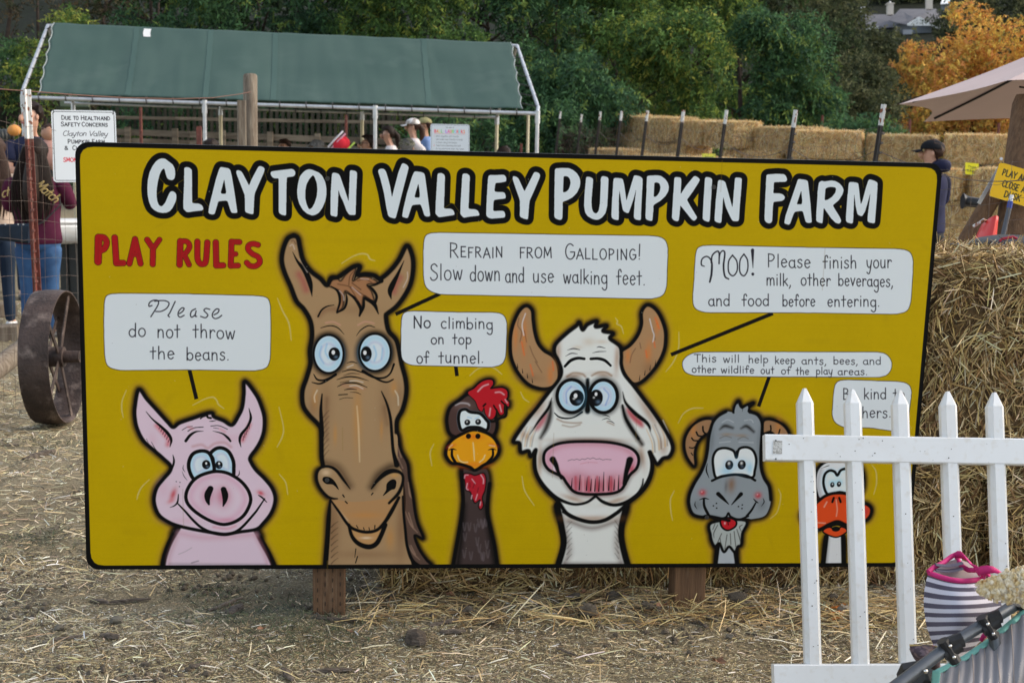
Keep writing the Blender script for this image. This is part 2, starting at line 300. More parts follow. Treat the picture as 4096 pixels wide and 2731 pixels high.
# ---- single-stroke hand lettering: x-height 1, caps/ascenders 1.62, descender -.75
def _arc(cx,cy,rx,ry,a0,a1,n=9):
    return [(cx+rx*math.cos(math.radians(a0+(a1-a0)*i/(n-1))),cy+ry*math.sin(math.radians(a0+(a1-a0)*i/(n-1)))) for i in range(n)]
A_=1.62
GL={
'a':(.8,[_arc(.38,.45,.34,.46,50,340),[(.66,.95),(.66,.3),(.7,.06),(.8,0)]]),
'b':(.8,[[(.08,A_),(.08,0)],_arc(.4,.46,.33,.46,160,-160)]),
'c':(.7,[_arc(.4,.48,.34,.5,50,310)]),
'd':(.8,[_arc(.36,.45,.33,.46,40,330),[(.68,A_),(.68,0)]]),
'e':(.75,[[(.08,.5),(.4,.52),(.68,.6)]+_arc(.38,.48,.3,.5,15,320)]),
'f':(.6,[[(.6,1.35),(.5,1.6),(.34,1.58),(.26,1.3),(.26,0)],[(.0,.85),(.55,.87)]]),
'g':(.8,[_arc(.38,.48,.33,.46,50,330),[(.68,.95),(.7,-.3),(.55,-.7),(.3,-.7),(.12,-.5)]]),
'h':(.8,[[(.1,A_),(.1,0)],[(.1,.55),(.3,.92),(.55,.9),(.64,.6),(.66,0)]]),
'i':(.3,[[(.14,.95),(.14,0)],[(.14,1.36),(.14,1.4)]]),
'k':(.7,[[(.08,A_),(.08,0)],[(.6,.95),(.1,.42)],[(.25,.55),(.66,0)]]),
'l':(.3,[[(.14,A_),(.14,0)]]),
'm':(1.15,[[(.1,.98),(.1,0)],[(.1,.6),(.28,.95),(.48,.9),(.55,.6),(.55,0)],[(.55,.6),(.72,.95),(.94,.9),(1.02,.6),(1.04,0)]]),
'n':(.8,[[(.1,.98),(.1,0)],[(.1,.6),(.3,.95),(.55,.9),(.64,.6),(.66,0)]]),
'o':(.8,[_arc(.4,.48,.34,.5,95,455,13)]),
'p':(.8,[[(.1,.98),(.1,-.75)],_arc(.4,.48,.32,.46,150,-150)]),
'r':(.6,[[(.1,.98),(.1,0)],[(.1,.55),(.25,.9),(.45,.96),(.58,.8)]]),
's':(.65,[[(.55,.85),(.38,1),(.15,.9),(.12,.7),(.3,.54),(.5,.42),(.56,.2),(.4,0),(.2,-.02),(.06,.14)]]),
't':(.6,[[(.28,1.5),(.28,.0)],[(.0,.93),(.56,.97)]]),
'u':(.8,[[(.1,.98),(.1,.35),(.22,.03),(.45,.03),(.62,.3),(.64,.98)],[(.64,.4),(.66,0)]]),
'v':(.7,[[(.04,.98),(.33,0),(.64,.98)]]),
'w':(1.0,[[(.04,.98),(.26,0),(.48,.85),(.7,0),(.94,.98)]]),
'y':(.75,[[(.05,.98),(.1,.4),(.25,.1),(.45,.1),(.62,.5)],[(.68,.98),(.55,.0),(.4,-.65),(.2,-.72),(.05,-.55)]]),
'.':(.3,[[(.12,.03),(.14,.05)]]), ',':(.3,[[(.16,.08),(.14,-.1),(.02,-.32)]]), '&':(1.1,[[(1,0),(.3,1.1),(.3,1.5),(.55,1.6),(.75,1.35),(.6,1),(.15,.6),(.1,.2),(.4,0),(.75,.15),(.95,.65)]]),
'!':(.4,[[(.2,A_),(.16,.35)],[(.16,.04),(.17,.06)]]),
'A':(1.0,[[(.02,0),(.5,A_),(.98,0)],[(.2,.55),(.82,.58)]]),
'B':(.9,[[(.1,A_),(.1,0)],[(.1,A_),(.55,1.55),(.68,1.25),(.5,.92),(.12,.85)],[(.3,.86),(.7,.75),(.76,.35),(.5,.03),(.08,0)]]),
'C':(.95,[_arc(.55,.8,.45,.82,50,310)]),
'D':(1.0,[[(.1,A_),(.1,0)],[(.1,A_),(.6,1.5),(.9,.9),(.7,.2),(.1,0)]]),
'E':(.85,[[(.1,A_),(.1,0)],[(.1,A_),(.72,A_)],[(.1,.85),(.6,.87)],[(.1,0),(.75,0)]]),
'F':(.8,[[(.1,A_),(.1,0)],[(.1,A_),(.72,A_)],[(.1,.85),(.55,.87)]]),
'G':(1.0,[_arc(.55,.8,.45,.82,50,340),[(.58,.75),(.98,.75),(.95,.3)]]),
'H':(1.0,[[(.1,A_),(.1,0)],[(.85,A_),(.85,0)],[(.1,.85),(.85,.85)]]),
'I':(.35,[[(.16,A_),(.16,0)]]),
'K':(.9,[[(.1,A_),(.1,0)],[(.8,A_),(.1,.75)],[(.3,.95),(.85,0)]]),
'L':(.8,[[(.1,A_),(.1,0)],[(.1,0),(.72,0)]]),
'M':(1.15,[[(.1,0),(.16,A_)],[(.16,A_),(.56,.35)],[(.56,.35),(1,A_)],[(1,A_),(1.08,0)]]),
'N':(1.0,[[(.1,0),(.1,A_)],[(.1,A_),(.85,0)],[(.85,0),(.87,A_)]]),
'O':(1.1,[_arc(.55,.81,.46,.82,95,455,15)]),
'P':(.9,[[(.1,A_),(.1,0)],[(.08,A_),(.6,1.52),(.74,1.15),(.5,.8),(.12,.72)]]),
'R':(.95,[[(.1,A_),(.1,0)],[(.08,A_),(.6,1.52),(.72,1.18),(.5,.85),(.12,.78)],[(.35,.8),(.85,0)]]),
'S':(.85,[[(.75,1.4),(.5,1.64),(.18,1.5),(.14,1.15),(.4,.88),(.7,.65),(.76,.3),(.5,0),(.2,.02),(.05,.25)]]),
'T':(.95,[[(.48,A_),(.48,0)],[(.02,A_),(.94,A_)]]),
'U':(1.0,[[(.1,A_),(.1,.4),(.3,0),(.65,0),(.86,.4),(.87,A_)]]),
'V':(.95,[[(.02,A_),(.47,0),(.95,A_)]]),
'W':(1.3,[[(.02,A_),(.34,0),(.65,1.3),(.96,0),(1.28,A_)]]),
'Y':(.9,[[(.02,A_),(.45,.8),(.45,0)],[(.9,A_),(.45,.8)]]),
'0':(.9,[_arc(.45,.81,.36,.82,95,455,13)]),'1':(.5,[[(.05,1.3),(.3,A_),(.3,0)]]),'2':(.85,[[(.08,1.3),(.3,1.62),(.65,1.5),(.68,1.1),(.08,0)],[(.08,0),(.75,0)]]),
'3':(.85,[[(.1,1.5),(.45,1.64),(.7,1.3),(.4,.88),(.72,.5),(.5,0),(.08,.12)]]),
' ':(.55,[]),'(':(.4,[[(.3,1.8),(.1,.8),(.3,-.2)]]),')':(.4,[[(.1,1.8),(.3,.8),(.1,-.2)]]),"'":(.3,[[(.1,1.62),(.1,1.35)]]),
}
def text(cv,t,x0,x1,yb,xh,w,col=BLK,yb1=None,slant=0.,smallcap=None,gap=.16,soft=1.3,jit=0.02,seed=1):
    """draw one word so that it fills x0..x1 on baseline yb; xh is the x-height (frame px)"""
    rr=random.Random(hash(seed)+len(t)); tot=0; sc=[]
    for i,ch in enumerate(t):
        k=1.0
        if smallcap and i>0 and ch.isupper(): k=smallcap
        sc.append(k); tot+=GL[ch][0]*k+gap
    tot-=gap+.08; u=(x1-x0)/tot; x=0.
    for ch,k in zip(t,sc):
        wd,st=GL[ch]; dy=rr.uniform(-jit,jit)*3
        for s_ in st:
            pts=[]
            for (a,b) in s_:
                X=x0+(x+a*k)*u+slant*b*k*xh; f=(X-x0)/max(x1-x0,1e-6)
                pts.append((X,(yb if yb1 is None else yb+(yb1-yb)*f)-(b*k+dy)*xh))
            cv.S(pts,w,col,soft=soft,sp=len(pts)>3)
        x+=wd*k+gap
def T(cv,c,r): cv.frame(c*1024,(0,683,1366,2048)[r],2.296)
def TD(cv): cv.frame(0,0,.57422)

# ---- where the sign stands: its plane in the camera frame, from the four corners and an 8 ft x 4 ft sheet
def board_pose():
    c=np.array(CORN,float)-[CX,CY]; src=[(0,1.22),(2.44,1.22),(2.44,0),(0,0)]; A=[]
    for (X,Y),(u,v) in zip(src,c): A.append([X,Y,1,0,0,0,-u*X,-u*Y,-u]); A.append([0,0,0,X,Y,1,-v*X,-v*Y,-v])
    h=np.linalg.svd(np.array(A))[2][-1].reshape(3,3); m=np.diag([1/FPX,1/FPX,1])@h
    m/= (np.linalg.norm(m[:,0])+np.linalg.norm(m[:,1]))/2
    if m[2,2]<0: m=-m
    U,_,Vt=np.linalg.svd(m[:,:2],full_matrices=False); R=U@Vt
    w=lambda q: RIGHT*float(q[0])+DOWN*float(q[1])+FWD*float(q[2])
    return CAM+w(m[:,2]), w(R[:,0]), w(R[:,1])
BO,BX,BY=board_pose(); BN=BX.cross(BY)   # BN points towards the camera

X1=2351
PIG=[(1275,440),(1240,600),(1240,700),(1262,800),(1320,910),(1420,1000),(1500,1070),(1565,1135),(1560,1190),(1500,1260),(1440,1340),(1415,1440),(1430,1530),(1470,1600),(1550,1655),(1640,1690),(1780,1722),(1950,1752),(2070,1766),(2200,1745),(2351,1720),(2420,1660),(2491,1566),(2525,1450),(2500,1350),(2431,1260),(2351,1180),(2305,1110),(2295,1060),(2351,980),(2391,910),(2420,820),(2425,700),(2400,600),(2351,490),(2250,365),(2240,480),(2225,600),(2190,680),(2130,765),(2050,725),(1965,690),(1945,655),(1880,665),(1780,700),(1650,745),(1590,785),(1540,740),(1450,640),(1350,530)]
PIGB=[(1640,1700),(1565,1830),(1515,1960),(1495,2066),(1490,2130),(1480,2300),(2540,2300),(2522,2130),(2516,2066),(2471,1960),(2411,1850),(2351,1735),(2000,1700)]
HORSE=[(345,-975),(290,-945),(250,-850),(237,-745),(262,-640),(320,-505),(372,-375),(440,-300),(500,-190),(515,-60),(495,80),(500,200),(465,330),(427,450),(432,580),(482,665),(560,745),(595,800),(600,900),(602,1050),(615,1140),(560,1190),(555,1270),(590,1350),(650,1420),(690,1450),(665,1600),(655,1800),(640,2000),(633,2130),(628,2300),(1450,2300),(1440,2130),(1425,2040),(1380,1860),(1360,1700),(1345,1560),(1350,1330),(1345,1210),(1300,1100),(1300,900),(1288,830),(1292,720),(1342,620),(1375,480),(1370,350),(1332,200),(1290,0),(1220,-90),(1198,-160),(1190,-240),(1205,-262),(1290,-330),(1370,-440),(1420,-550),(1440,-690),(1428,-800),(1382,-880),(1310,-750),(1230,-650),(1140,-580),(1080,-608),(1000,-618),(930,-618),(950,-690),(900,-690),(820,-640),(750,-593),(690,-585),(650,-518),(590,-578),(500,-648),(430,-748),(400,-868),(382,-950)]
MANE=[(1285,850),(1330,1000),(1390,1120),(1405,1250),(1435,1400),(1458,1566),(1482,1670),(1532,1802),(1455,1778),(1495,1900),(1560,1998),(1605,2050),(1500,2056),(1420,1990),(1375,1866),(1350,1680),(1360,1450),(1335,1250),(1275,1050)]
ROOH=[(1950,480),(1860,540),(1790,590),(1758,660),(1752,750),(1785,850),(1900,880),(2100,880),(2190,840),(2205,720),(2120,600),(2030,520)]
COMB=[(1945,470),(2000,430),(2060,375),(2120,350),(2165,355),(2172,390),(2145,432),(2200,428),(2260,425),(2300,450),(2305,500),(2295,530),(2320,555),(2315,595),(2282,565),(2270,620),(2272,655),(2240,668),(2205,610),(2195,670),(2170,705),(2138,705),(2105,660),(2092,600),(2070,638),(2040,610),(2010,540)]
BEAK=[(1755,960),(1800,900),(1880,850),(1990,808),(2100,830),(2180,880),(2225,960),(2220,1030),(2170,1090),(2090,1130),(2010,1178),(1960,1150),(1860,1120),(1790,1110),(1742,1040)]
ROON=[(1885,1170),(1890,1300),(1900,1450),(1890,1566),(1870,1700),(1840,1866),(1805,2066),(1795,2130),(1775,2300),(2250,2300),(2225,2130),(2215,2066),(2185,1866),(2155,1730),(2122,1566),(2130,1400),(2142,1300),(2112,1170),(2000,1190)]
WAT=[(1905,1215),(1960,1210),(2010,1225),(2085,1205),(2110,1260),(2100,1360),(2075,1430),(2085,1500),(2060,1540),(2040,1510),(2055,1450),(2010,1480),(1985,1440),(1965,1380),(1925,1360),(1915,1290)]
HL=[(130,-330),(70,-290),(15,-180),(-15,-50),(-15,100),(10,200),(70,310),(150,390),(250,428),(340,425),(410,380),(430,300),(415,200),(370,130),(290,80),(235,10),(205,-90),(190,-200),(180,-290)]
HR=[(1230,-335),(1290,-320),(1350,-250),(1400,-120),(1405,0),(1385,100),(1330,210),(1260,300),(1180,370),(1110,385),(1050,330),(1000,230),(990,130),(1000,85),(1080,30),(1150,-60),(1185,-160),(1185,-270)]
COW=[(400,20),(500,-78),(590,-148),(615,-175),(645,-110),(690,-158),(772,-188),(765,-138),(862,-148),(832,-98),(922,-78),(895,-30),(985,40),(1000,120),(1000,210),(1030,300),(1110,400),(1200,520),(1290,640),(1390,790),(1450,900),(1470,980),(1440,1050),(1380,1070),(1330,1120),(1290,1060),(1262,1010),(1282,1100),(1275,1200),(1230,1310),(1150,1405),(1060,1480),(960,1570),(850,1636),(730,1656),(600,1626),(500,1576),(410,1450),(340,1385),(260,1290),(212,1180),(205,1060),(215,990),(170,1050),(148,1000),(80,1010),(65,930),(12,905),(120,740),(230,600),(330,470),(430,340),(450,260),(420,170),(387,100)]
COWN=[(410,1500),(455,1716),(470,1866),(415,2066),(400,2130),(380,2300),(1110,2300),(1080,2130),(1062,2066),(1010,1866),(1000,1716),(1045,1500),(730,1600)]
MUZ=[(300,1010),(380,950),(500,922),(700,915),(900,925),(1050,960),(1130,1010),(1160,1080),(1140,1160),(1080,1220),(1040,1290),(1000,1355),(920,1390),(760,1400),(640,1395),(560,1370),(500,1300),(460,1240),(400,1210),(330,1170),(290,1100)]
GOAT=[(2075,545),(2040,600),(2030,645),(1960,640),(1890,680),(1840,740),(1812,830),(1800,900),(1790,1000),(1770,1100),(1730,1200),(1670,1300),(1627,1400),(1620,1490),(1655,1580),(1740,1608),(1800,1600),(1990,1640),(2140,1620),(2200,1626),(2310,1600),(2355,1530),(2371,1450),(2356,1330),(2310,1250),(2282,1150),(2280,1000),(2290,850),(2290,740),(2250,670),(2180,640),(2165,605),(2210,562),(2110,600)]
GHL=[(1840,720),(1760,708),(1660,760),(1592,860),(1577,960),(1602,1060),(1660,1140),(1680,1120),(1675,1020),(1700,930),(1760,860),(1805,830)]
GHR=[(2300,735),(2351,710),(2441,735),(2511,790),(2546,870),(2531,980),(2471,1060),(2451,1000),(2431,900),(2371,830),(2300,840)]
BEARD=[(1830,1660),(1820,1780),(1838,1850),(1862,1876),(1900,1850),(1930,1915),(1950,1926),(1990,1880),(2040,1930),(2068,1880),(2100,1860),(2110,1760),(2138,1640)]
GN=[(1885,1880),(1862,2066),(1858,2130),(1850,2300),(2075,2300),(2068,2130),(2065,2066),(2042,1900)]
DH=[(620,1085),(520,1105),(450,1170),(428,1270),(440,1380),(480,1450),(620,1460),(780,1450),(855,1380),(875,1270),(850,1160),(760,1100)]
DB=[(300,1600),(340,1530),(420,1490),(520,1415),(620,1388),(740,1402),(830,1475),(900,1490),(942,1530),(935,1590),(890,1640),(810,1650),(740,1690),(640,1650),(560,1672),(450,1725),(350,1690)]
DN=[(530,1790),(500,2046),(494,2130),(490,2300),(700,2300),(692,2130),(690,2046),(685,1790)]
def halo(cv):
    L=[(0,2,PIG),(0,2,PIGB),(1,2,HORSE),(1,2,MANE),(1,2,ROOH),(1,2,COMB),(1,2,BEAK),(1,2,ROON),(2,2,HL),(2,2,HR),(2,2,COW),(2,2,COWN),(2,2,GOAT),(2,2,GHL),(2,2,GHR),(2,2,BEARD),(2,2,GN),(3,2,DH),(3,2,DB),(3,2,DN)]
    for c,r,p in L: T(cv,c,r); cv.S(p,84,(156,106,50),soft=40,a=.6,closed=True)
    for c,r,p in L: T(cv,c,r); cv.S(p,74,(11,9,7),soft=17,a=.95,closed=True)
def ell(cx,cy,rx,ry,n=18): return [(cx+rx*math.cos(i*6.2832/n),cy+ry*math.sin(i*6.2832/n)) for i in range(n)]
def eye(cv,p,px,py,rx,ry,hx,hy,hr,w=30,tint=(120,185,215)):
    cv.F(p,(200,208,218))
    q=np.array(p,float); c=q.mean(0); e=np.ptp(q,axis=0)
    cv.S(c+(q-c)*.78,e[0]*.16,tint,soft=e[0]*.07,a=.5,closed=True)
    cv.S(c+(q-c)*.55,e[0]*.07,(150,140,185),soft=7,a=.3,closed=True)
    cv.G(px,py,rx*1.4,ry*1.4,(90,170,205),.3)
    cv.S(p,w,BLK,closed=True)
    cv.G(px,py,rx,ry,(12,12,14),1,hard=1); cv.G(px+rx*.3,py+ry*.45,rx*.3,ry*.2,(110,135,160),.5); cv.G(hx,hy,hr,hr*1.3,(225,230,235),1,hard=1)
def arcs(cv,L,col=BLK,**k):
    for p,w in L: cv.S(p,w,col,**k)
WH=(228,214,160)
def animals(cv):
    s=lambda p,w,**k: cv.S(p,w,**k)
    # ---------- pig
    T(cv,0,2); PK=(203,180,192)
    cv.F(PIGB,PK); s(PIGB[:6],52,soft=4); s(PIGB[6:12],52,soft=4)
    cv.S([(1620,1800),(1560,1960),(1550,2050)],26,(170,120,130),soft=22,a=.5); cv.S([(2351,1790),(2420,1930),(2460,2050)],22,(175,110,125),soft=22,a=.5)
    cv.S([(1560,2040),(2440,2045)],16,(90,80,84),soft=14,a=.5); cv.S([(1650,1760),(1900,1800),(2340,1770)],40,(190,140,155),soft=26,a=.6)
    cv.S([(1760,2030),(1790,2020),(1820,2012)],9,(60,55,55),soft=6,a=.7); cv.S([(1640,1950),(1700,1925),(1760,1890)],4,(90,80,85),soft=4,a=.5)
    cv.F(PIG,PK)
    for x,y,a,b in ((1500,1350,60,90),(2440,1420,60,80),(2100,880,160,40),(1700,1640,150,30),(1400,900,40,70)): cv.G(x,y,a,b,(196,150,166),.35)
    cv.G(1590,1400,26,62,(178,52,58),.85,rot=.35); cv.G(1570,1460,40,20,(190,80,85),.5,rot=-.5); cv.G(X1+42,1388,34,22,(182,44,58),.85,rot=.5)
    cv.S([(1440,770),(1510,850),(1545,900),(1540,945)],30,(186,52,66),soft=18,a=.8); cv.S([(2290,760),(2255,840),(2225,905)],30,(186,52,66),soft=16,a=.75)
    for k in range(6): x=1455+k*17; y=770+k*24; cv.S([(x+20,y-4),(x+4,y+30)],5,BLK); 
    for k in range(5): cv.S([(2290-k*14,760+k*26),(2288-k*14,800+k*26)],5,BLK)
    arcs(cv,[([(1340,640),(1400,710),(1480,780),(1540,840),(1572,900),(1560,965)],[5,14,25,30,24,5]),([(2285,610),(2302,700),(2270,780),(2215,850),(2200,905),(2212,965)],[5,24,22,28,22,5]),
      ([(1587,1037),(1597,1090),(1587,1140),(1560,1190)],[5,18,20,22]),([(1390,920),(1430,990),(1480,1050)],[4,6,2]),([(1345,890),(1375,960)],[4,3]),
      ([(1672,810),(1715,785),(1765,776)],6),([(1725,820),(1780,790),(1865,782)],8),([(1935,773),(2010,770),(2088,802)],7),([(1960,790),(2005,796)],5),
      ([(1705,910),(1745,858),(1800,825),(1868,820)],[26,26,15,3]),([(1953,818),(2040,842),(2090,880),(2116,912)],[3,14,24,18]),
      ([(1685,1130),(1680,1165),(1698,1195)],[2,7,3]),([(1672,1190),(1690,1235),(1718,1270)],[2,6,3]),([(2196,1180),(2195,1215),(2172,1242)],[2,9,4])])
    cv.S([(1770,960),(1850,945),(1910,975),(1970,935),(2060,925),(2120,965)],14,(170,110,110),soft=14,a=.7)
    cv.S([(1730,780),(1765,800)],14,(190,90,95),soft=12,a=.5); cv.S([(2020,800),(2065,825)],14,(190,90,95),soft=12,a=.5)
    eL=[(1785,1262),(1738,1180),(1735,1100),(1770,1030),(1840,1002),(1910,1015),(1950,1080),(1962,1190),(1870,1225)]; eR=[(1930,1030),(1980,982),(2040,975),(2100,1010),(2140,1090),(2146,1160),(2135,1232),(2050,1205),(1962,1190),(1955,1080)]
    eye(cv,eR,2010,1130,33,38,2011,1118,9,34); eye(cv,eL,1893,1127,38,43,1893,1116,9,34)
    SN=[(1760,1290),(1830,1232),(1930,1197),(2010,1190),(2100,1210),(2200,1270),(2270,1350),(2300,1430),(2290,1500),(2240,1590),(2160,1650),(2060,1676),(1960,1655),(1850,1600),(1760,1530),(1712,1460),(1712,1380)]
    cv.F(SN,(205,184,195)); cv.S(np.array([1995,1430])+(np.array(SN)-[1995,1430])*.83,30,(192,120,150),soft=34,a=.55,closed=True)
    cv.G(1905,1420,62,90,(182,100,130),.65); cv.G(2050,1420,66,95,(172,50,90),.7); cv.G(2100,1640,120,22,(190,90,120),.4)
    s(SN,32,closed=True)
    arcs(cv,[([(1932,1348),(1908,1400),(1905,1450),(1918,1492)],[54,62,44,18]),([(2052,1355),(2066,1405),(2064,1455),(2048,1508)],[52,58,42,12]),
      ([(1625,1478),(1700,1556),(1770,1635),(1850,1706),(1950,1752),(2080,1768),(2200,1720),(2330,1582),(X1+25,1520),(X1+78,1440)],[12,20,24,26,30,30,26,22,18,12]),
      ([(1560,1520),(1600,1505),(1630,1470),(1638,1400)],[4,12,16,8]),([(X1+22,1408),(X1+55,1430),(X1+98,1472)],[8,16,7])])
    for x,y in ((1618,1283),(1652,1290),(1647,1328)): cv.G(x,y,5,5,BLK,1,hard=1)
    cv.S([(1960,1700),(2080,1715),(2160,1690)],12,(196,110,130),soft=14,a=.7)
    s(PIG,34,soft=3,closed=True)
    arcs(cv,[([(1840,705),(1860,690),(1890,680)],12),([(1900,650),(1905,690),(1935,700)],20),([(1920,730),(1950,728),(1985,722)],[3,9,3])])
    arcs(cv,[([(1160,445),(1122,540),(1118,620),(1132,695)],[3,7,8,3]),([(1370,1265),(1300,1335),(1268,1400),(1257,1445)],[3,7,8,3]),([(1770,582),(1880,525),(1955,509),(1990,540),(2005,575),(2055,612)],[3,6,9,9,9,4]),
      ([(X1+210,600),(X1+250,780),(X1+240,870),(X1+193,965)],[3,6,8,4]),([(X1+213,1215),(X1+270,1290),(X1+290,1400)],[4,7,4])],WH,soft=4,a=.42)
    # ---------- horse
    T(cv,1,2); BR=(155,125,90)
    cv.F(MANE,(84,64,54))
    for p in ([(1300,950),(1330,1060)],[(1300,1060),(1345,1160)],[(1395,1290),(1410,1400),(1430,1440)],[(1370,1560),(1420,1680),(1480,1750)],[(1400,1570),(1440,1700)],[(1390,1850),(1440,1940),(1500,2000)],[(1420,1870),(1460,1950)]): cv.S(p,[4,12,3] if len(p)==3 else 8,(150,120,100),soft=6,a=.8)
    s(MANE,26,soft=3,closed=True)
    cv.F(HORSE,BR)
    for x,y,a,b,al in ((640,560,60,200,.3),(1180,600,60,220,.35),(700,1700,70,300,.55),(1330,1700,50,300,.5),(900,-300,200,50,.25),(520,600,50,110,.35),(1320,500,40,120,.3),(1000,1950,300,40,.3)): cv.G(x,y,a,b,(104,68,44),al)
    for x,y,a,b in ((540,520,26,90),(1265,420,30,70),(930,700,40,300),(725,850,18,90),(1150,800,15,90),(1230,1800,40,110),(1000,1580,140,30)): cv.G(x,y,a,b,(184,124,50),.45)
    cv.S([(925,590),(940,800),(950,1100)],[5,10,6],(222,190,150),soft=7,a=.75); arcs(cv,[([(560,445),(535,500),(540,552)],8),([(1275,450),(1300,500),(1305,580)],8)],(225,205,180),soft=6,a=.7)
    cv.S([(640,1110),(760,1160),(860,1320)],52,(58,34,26),soft=34,a=.75); cv.S([(1060,1330),(1120,1220),(1220,1150),(1290,1140)],60,(36,24,20),soft=30,a=.85)
    for k in range(8): y=640+k*52; cv.S([(612,y+60),(640,y+20),(668,y-10)],[12,6,1],(46,32,26),soft=6,a=.7)
    for k in range(7): y=1650+k*56; cv.S([(690,y+50),(720,y+20),(750,y)],[9,5,1],(30,20,18),soft=4,a=.8)
    # ears
    cv.S([(395,-620),(430,-560),(460,-480)],44,(150,60,66),soft=30,a=.75); cv.S([(1320,-590),(1280,-520),(1265,-460)],40,(150,60,66),soft=28,a=.75)
    arcs(cv,[([(335,-825),(380,-738),(450,-648),(495,-538),(513,-418)],[5,22,46,46,5]),([(1357,-745),(1300,-620),(1245,-510),(1228,-455),(1240,-392)],[5,30,52,40,6])],soft=2.5)
    arcs(cv,[([(310,-880),(335,-893),(352,-850)],6),([(1388,-640),(1388,-580),(1350,-500)],6),([(400,-760),(470,-640)],5)],(205,190,180),soft=5,a=.7)
    cv.S([(325,-925),(345,-930),(362,-900)],10,(90,55,40),soft=6,a=.8)
    # brows and lids
    cv.S([(580,-240),(640,-290),(720,-300)],26,(110,70,48),soft=26,a=.6)
    arcs(cv,[([(568,-232),(600,-290),(650,-325),(714,-338)],[16,16,12,6]),([(593,-128),(680,-148),(750,-128),(808,-68)],[6,10,10,4]),([(920,-55),(960,-108),(1030,-148),(1090,-133)],[4,9,10,6])])
    arcs(cv,[([(640,-175),(710,-182),(770,-155)],10),([(935,-155),(1000,-185),(1080,-170)],10)],(190,140,120),soft=8,a=.8)
    # eyes
    cv.S(ell(665,112,140,175),64,(20,14,10),soft=20,closed=True); cv.S(ell(1090,97,150,172),64,(20,14,10),soft=20,closed=True)
    eye(cv,ell(665,112,137,174),717,112,52,62,708,97,16,20); eye(cv,ell(1090,97,145,170),1010,112,50,72,998,100,16,20)
    arcs(cv,[([(600,40),(580,120),(620,200)],8),([(650,20),(635,90),(665,150)],10),([(1080,40),(1102,110),(1085,175)],10),([(1160,60),(1150,160)],8)],(88,165,205),soft=8,a=.7)
    arcs(cv,[([(528,298),(560,345),(620,352),(700,315)],[8,16,18,10]),([(512,372),(580,385),(640,360),(730,300)],[8,16,20,26]),([(980,270),(1080,325),(1170,330),(1230,290),(1265,205)],[30,22,18,16,20]),([(1040,300),(1130,352),(1200,370),(1258,345)],[20,18,16,12]),
      ([(790,275),(880,255),(1000,290)],[6,13,10]),([(740,347),(830,322),(920,325),(1032,357)],[5,12,12,4]),([(745,412),(820,380),(920,380),(1018,418)],[5,13,13,6]),([(808,442),(860,432),(922,438)],[4,12,6]),([(758,487),(838,482)],9),([(765,528),(820,513),(887,516)],5),([(860,462),(920,465),(962,483)],[3,7,4]),([(832,195),(880,183),(928,198)],[4,10,5]),([(770,375),(860,357)],5),([(800,310),(870,290),(950,295)],[3,7,3])])
    cv.S([(800,400),(880,415),(990,430)],18,(170,110,90),soft=14,a=.4); arcs(cv,[([(860,360),(920,356),(980,372)],6),([(860,405),(920,402),(980,430)],6),([(835,235),(890,212)],6)],(225,210,200),soft=5,a=.7)
    # cheeks
    arcs(cv,[([(605,480),(598,560),(594,640),(600,760),(602,860)],[12,22,32,40,44]),([(1150,455),(1200,570),(1232,700),(1245,850),(1258,1000),(1290,1130)],[10,22,28,30,32,50])],soft=2.5)
    cv.S([(650,520),(640,700),(650,900)],20,(90,58,40),soft=20,a=.5); cv.S([(1175,600),(1205,760)],20,(90,58,40),soft=20,a=.4)
    # muzzle
    lobL=[(615,1150),(562,1190),(557,1270),(592,1350),(650,1415),(740,1440),(800,1380),(760,1250),(700,1165)]; cv.F(lobL,BR); cv.F([(1270,1188),(1340,1215),(1342,1290),(1300,1400),(1200,1470),(1130,1400),(1170,1260)],BR)
    cv.G(640,1200,40,30,(215,185,150),.6); cv.G(1270,1225,40,20,(190,140,70),.6)
    CH=[(690,1450),(760,1568),(850,1686),(930,1731),(1020,1747),(1110,1726),(1180,1656),(1245,1540),(1300,1430),(1200,1440),(900,1470)]
    cv.F(CH,(164,124,82)); cv.S([(760,1560),(830,1640)],14,(215,190,160),soft=14,a=.6); cv.G(1000,1590,150,30,(184,124,60),.5)
    LIP=[(860,1690),(880,1780),(940,1845),(1030,1865),(1100,1842),(1140,1780),(1160,1690),(1020,1740)]; cv.F(LIP,(176,132,84)); cv.G(1010,1800,50,12,(220,190,160),.8)
    arcs(cv,[([(862,1350),(800,1265),(740,1185),(680,1148),(612,1148),(563,1190),(557,1270),(592,1350),(650,1415),(700,1438),(745,1440)],[10,26,30,28,26,28,28,28,28,24,14]),
      ([(1058,1348),(1120,1265),(1200,1200),(1275,1185),(1338,1215),(1345,1290),(1305,1390),(1220,1480)],[14,36,50,40,28,28,34,26]),
      ([(685,1455),(760,1560),(850,1686),(930,1731),(1020,1747),(1110,1726),(1180,1656),(1240,1560),(1310,1430)],[18,26,30,32,32,32,36,40,30]),
      ([(850,1680),(880,1785),(940,1852),(1030,1882),(1100,1855),(1145,1780),(1185,1680)],[30,36,44,50,48,44,44]),
      ([(680,1455),(668,1600),(655,1800),(635,2066)],[20,40,46,50]),([(1345,1420),(1352,1560),(1368,1720),(1385,1870),(1430,2000),(1500,2060)],[20,26,28,30,34,30])],soft=3)
    cv.F([(622,1240),(680,1245),(728,1290),(758,1358),(705,1312),(645,1305),(610,1272)],BLK); cv.F([(1192,1360),(1200,1300),(1248,1262),(1285,1278),(1276,1345),(1235,1362),(1163,1415)],BLK)
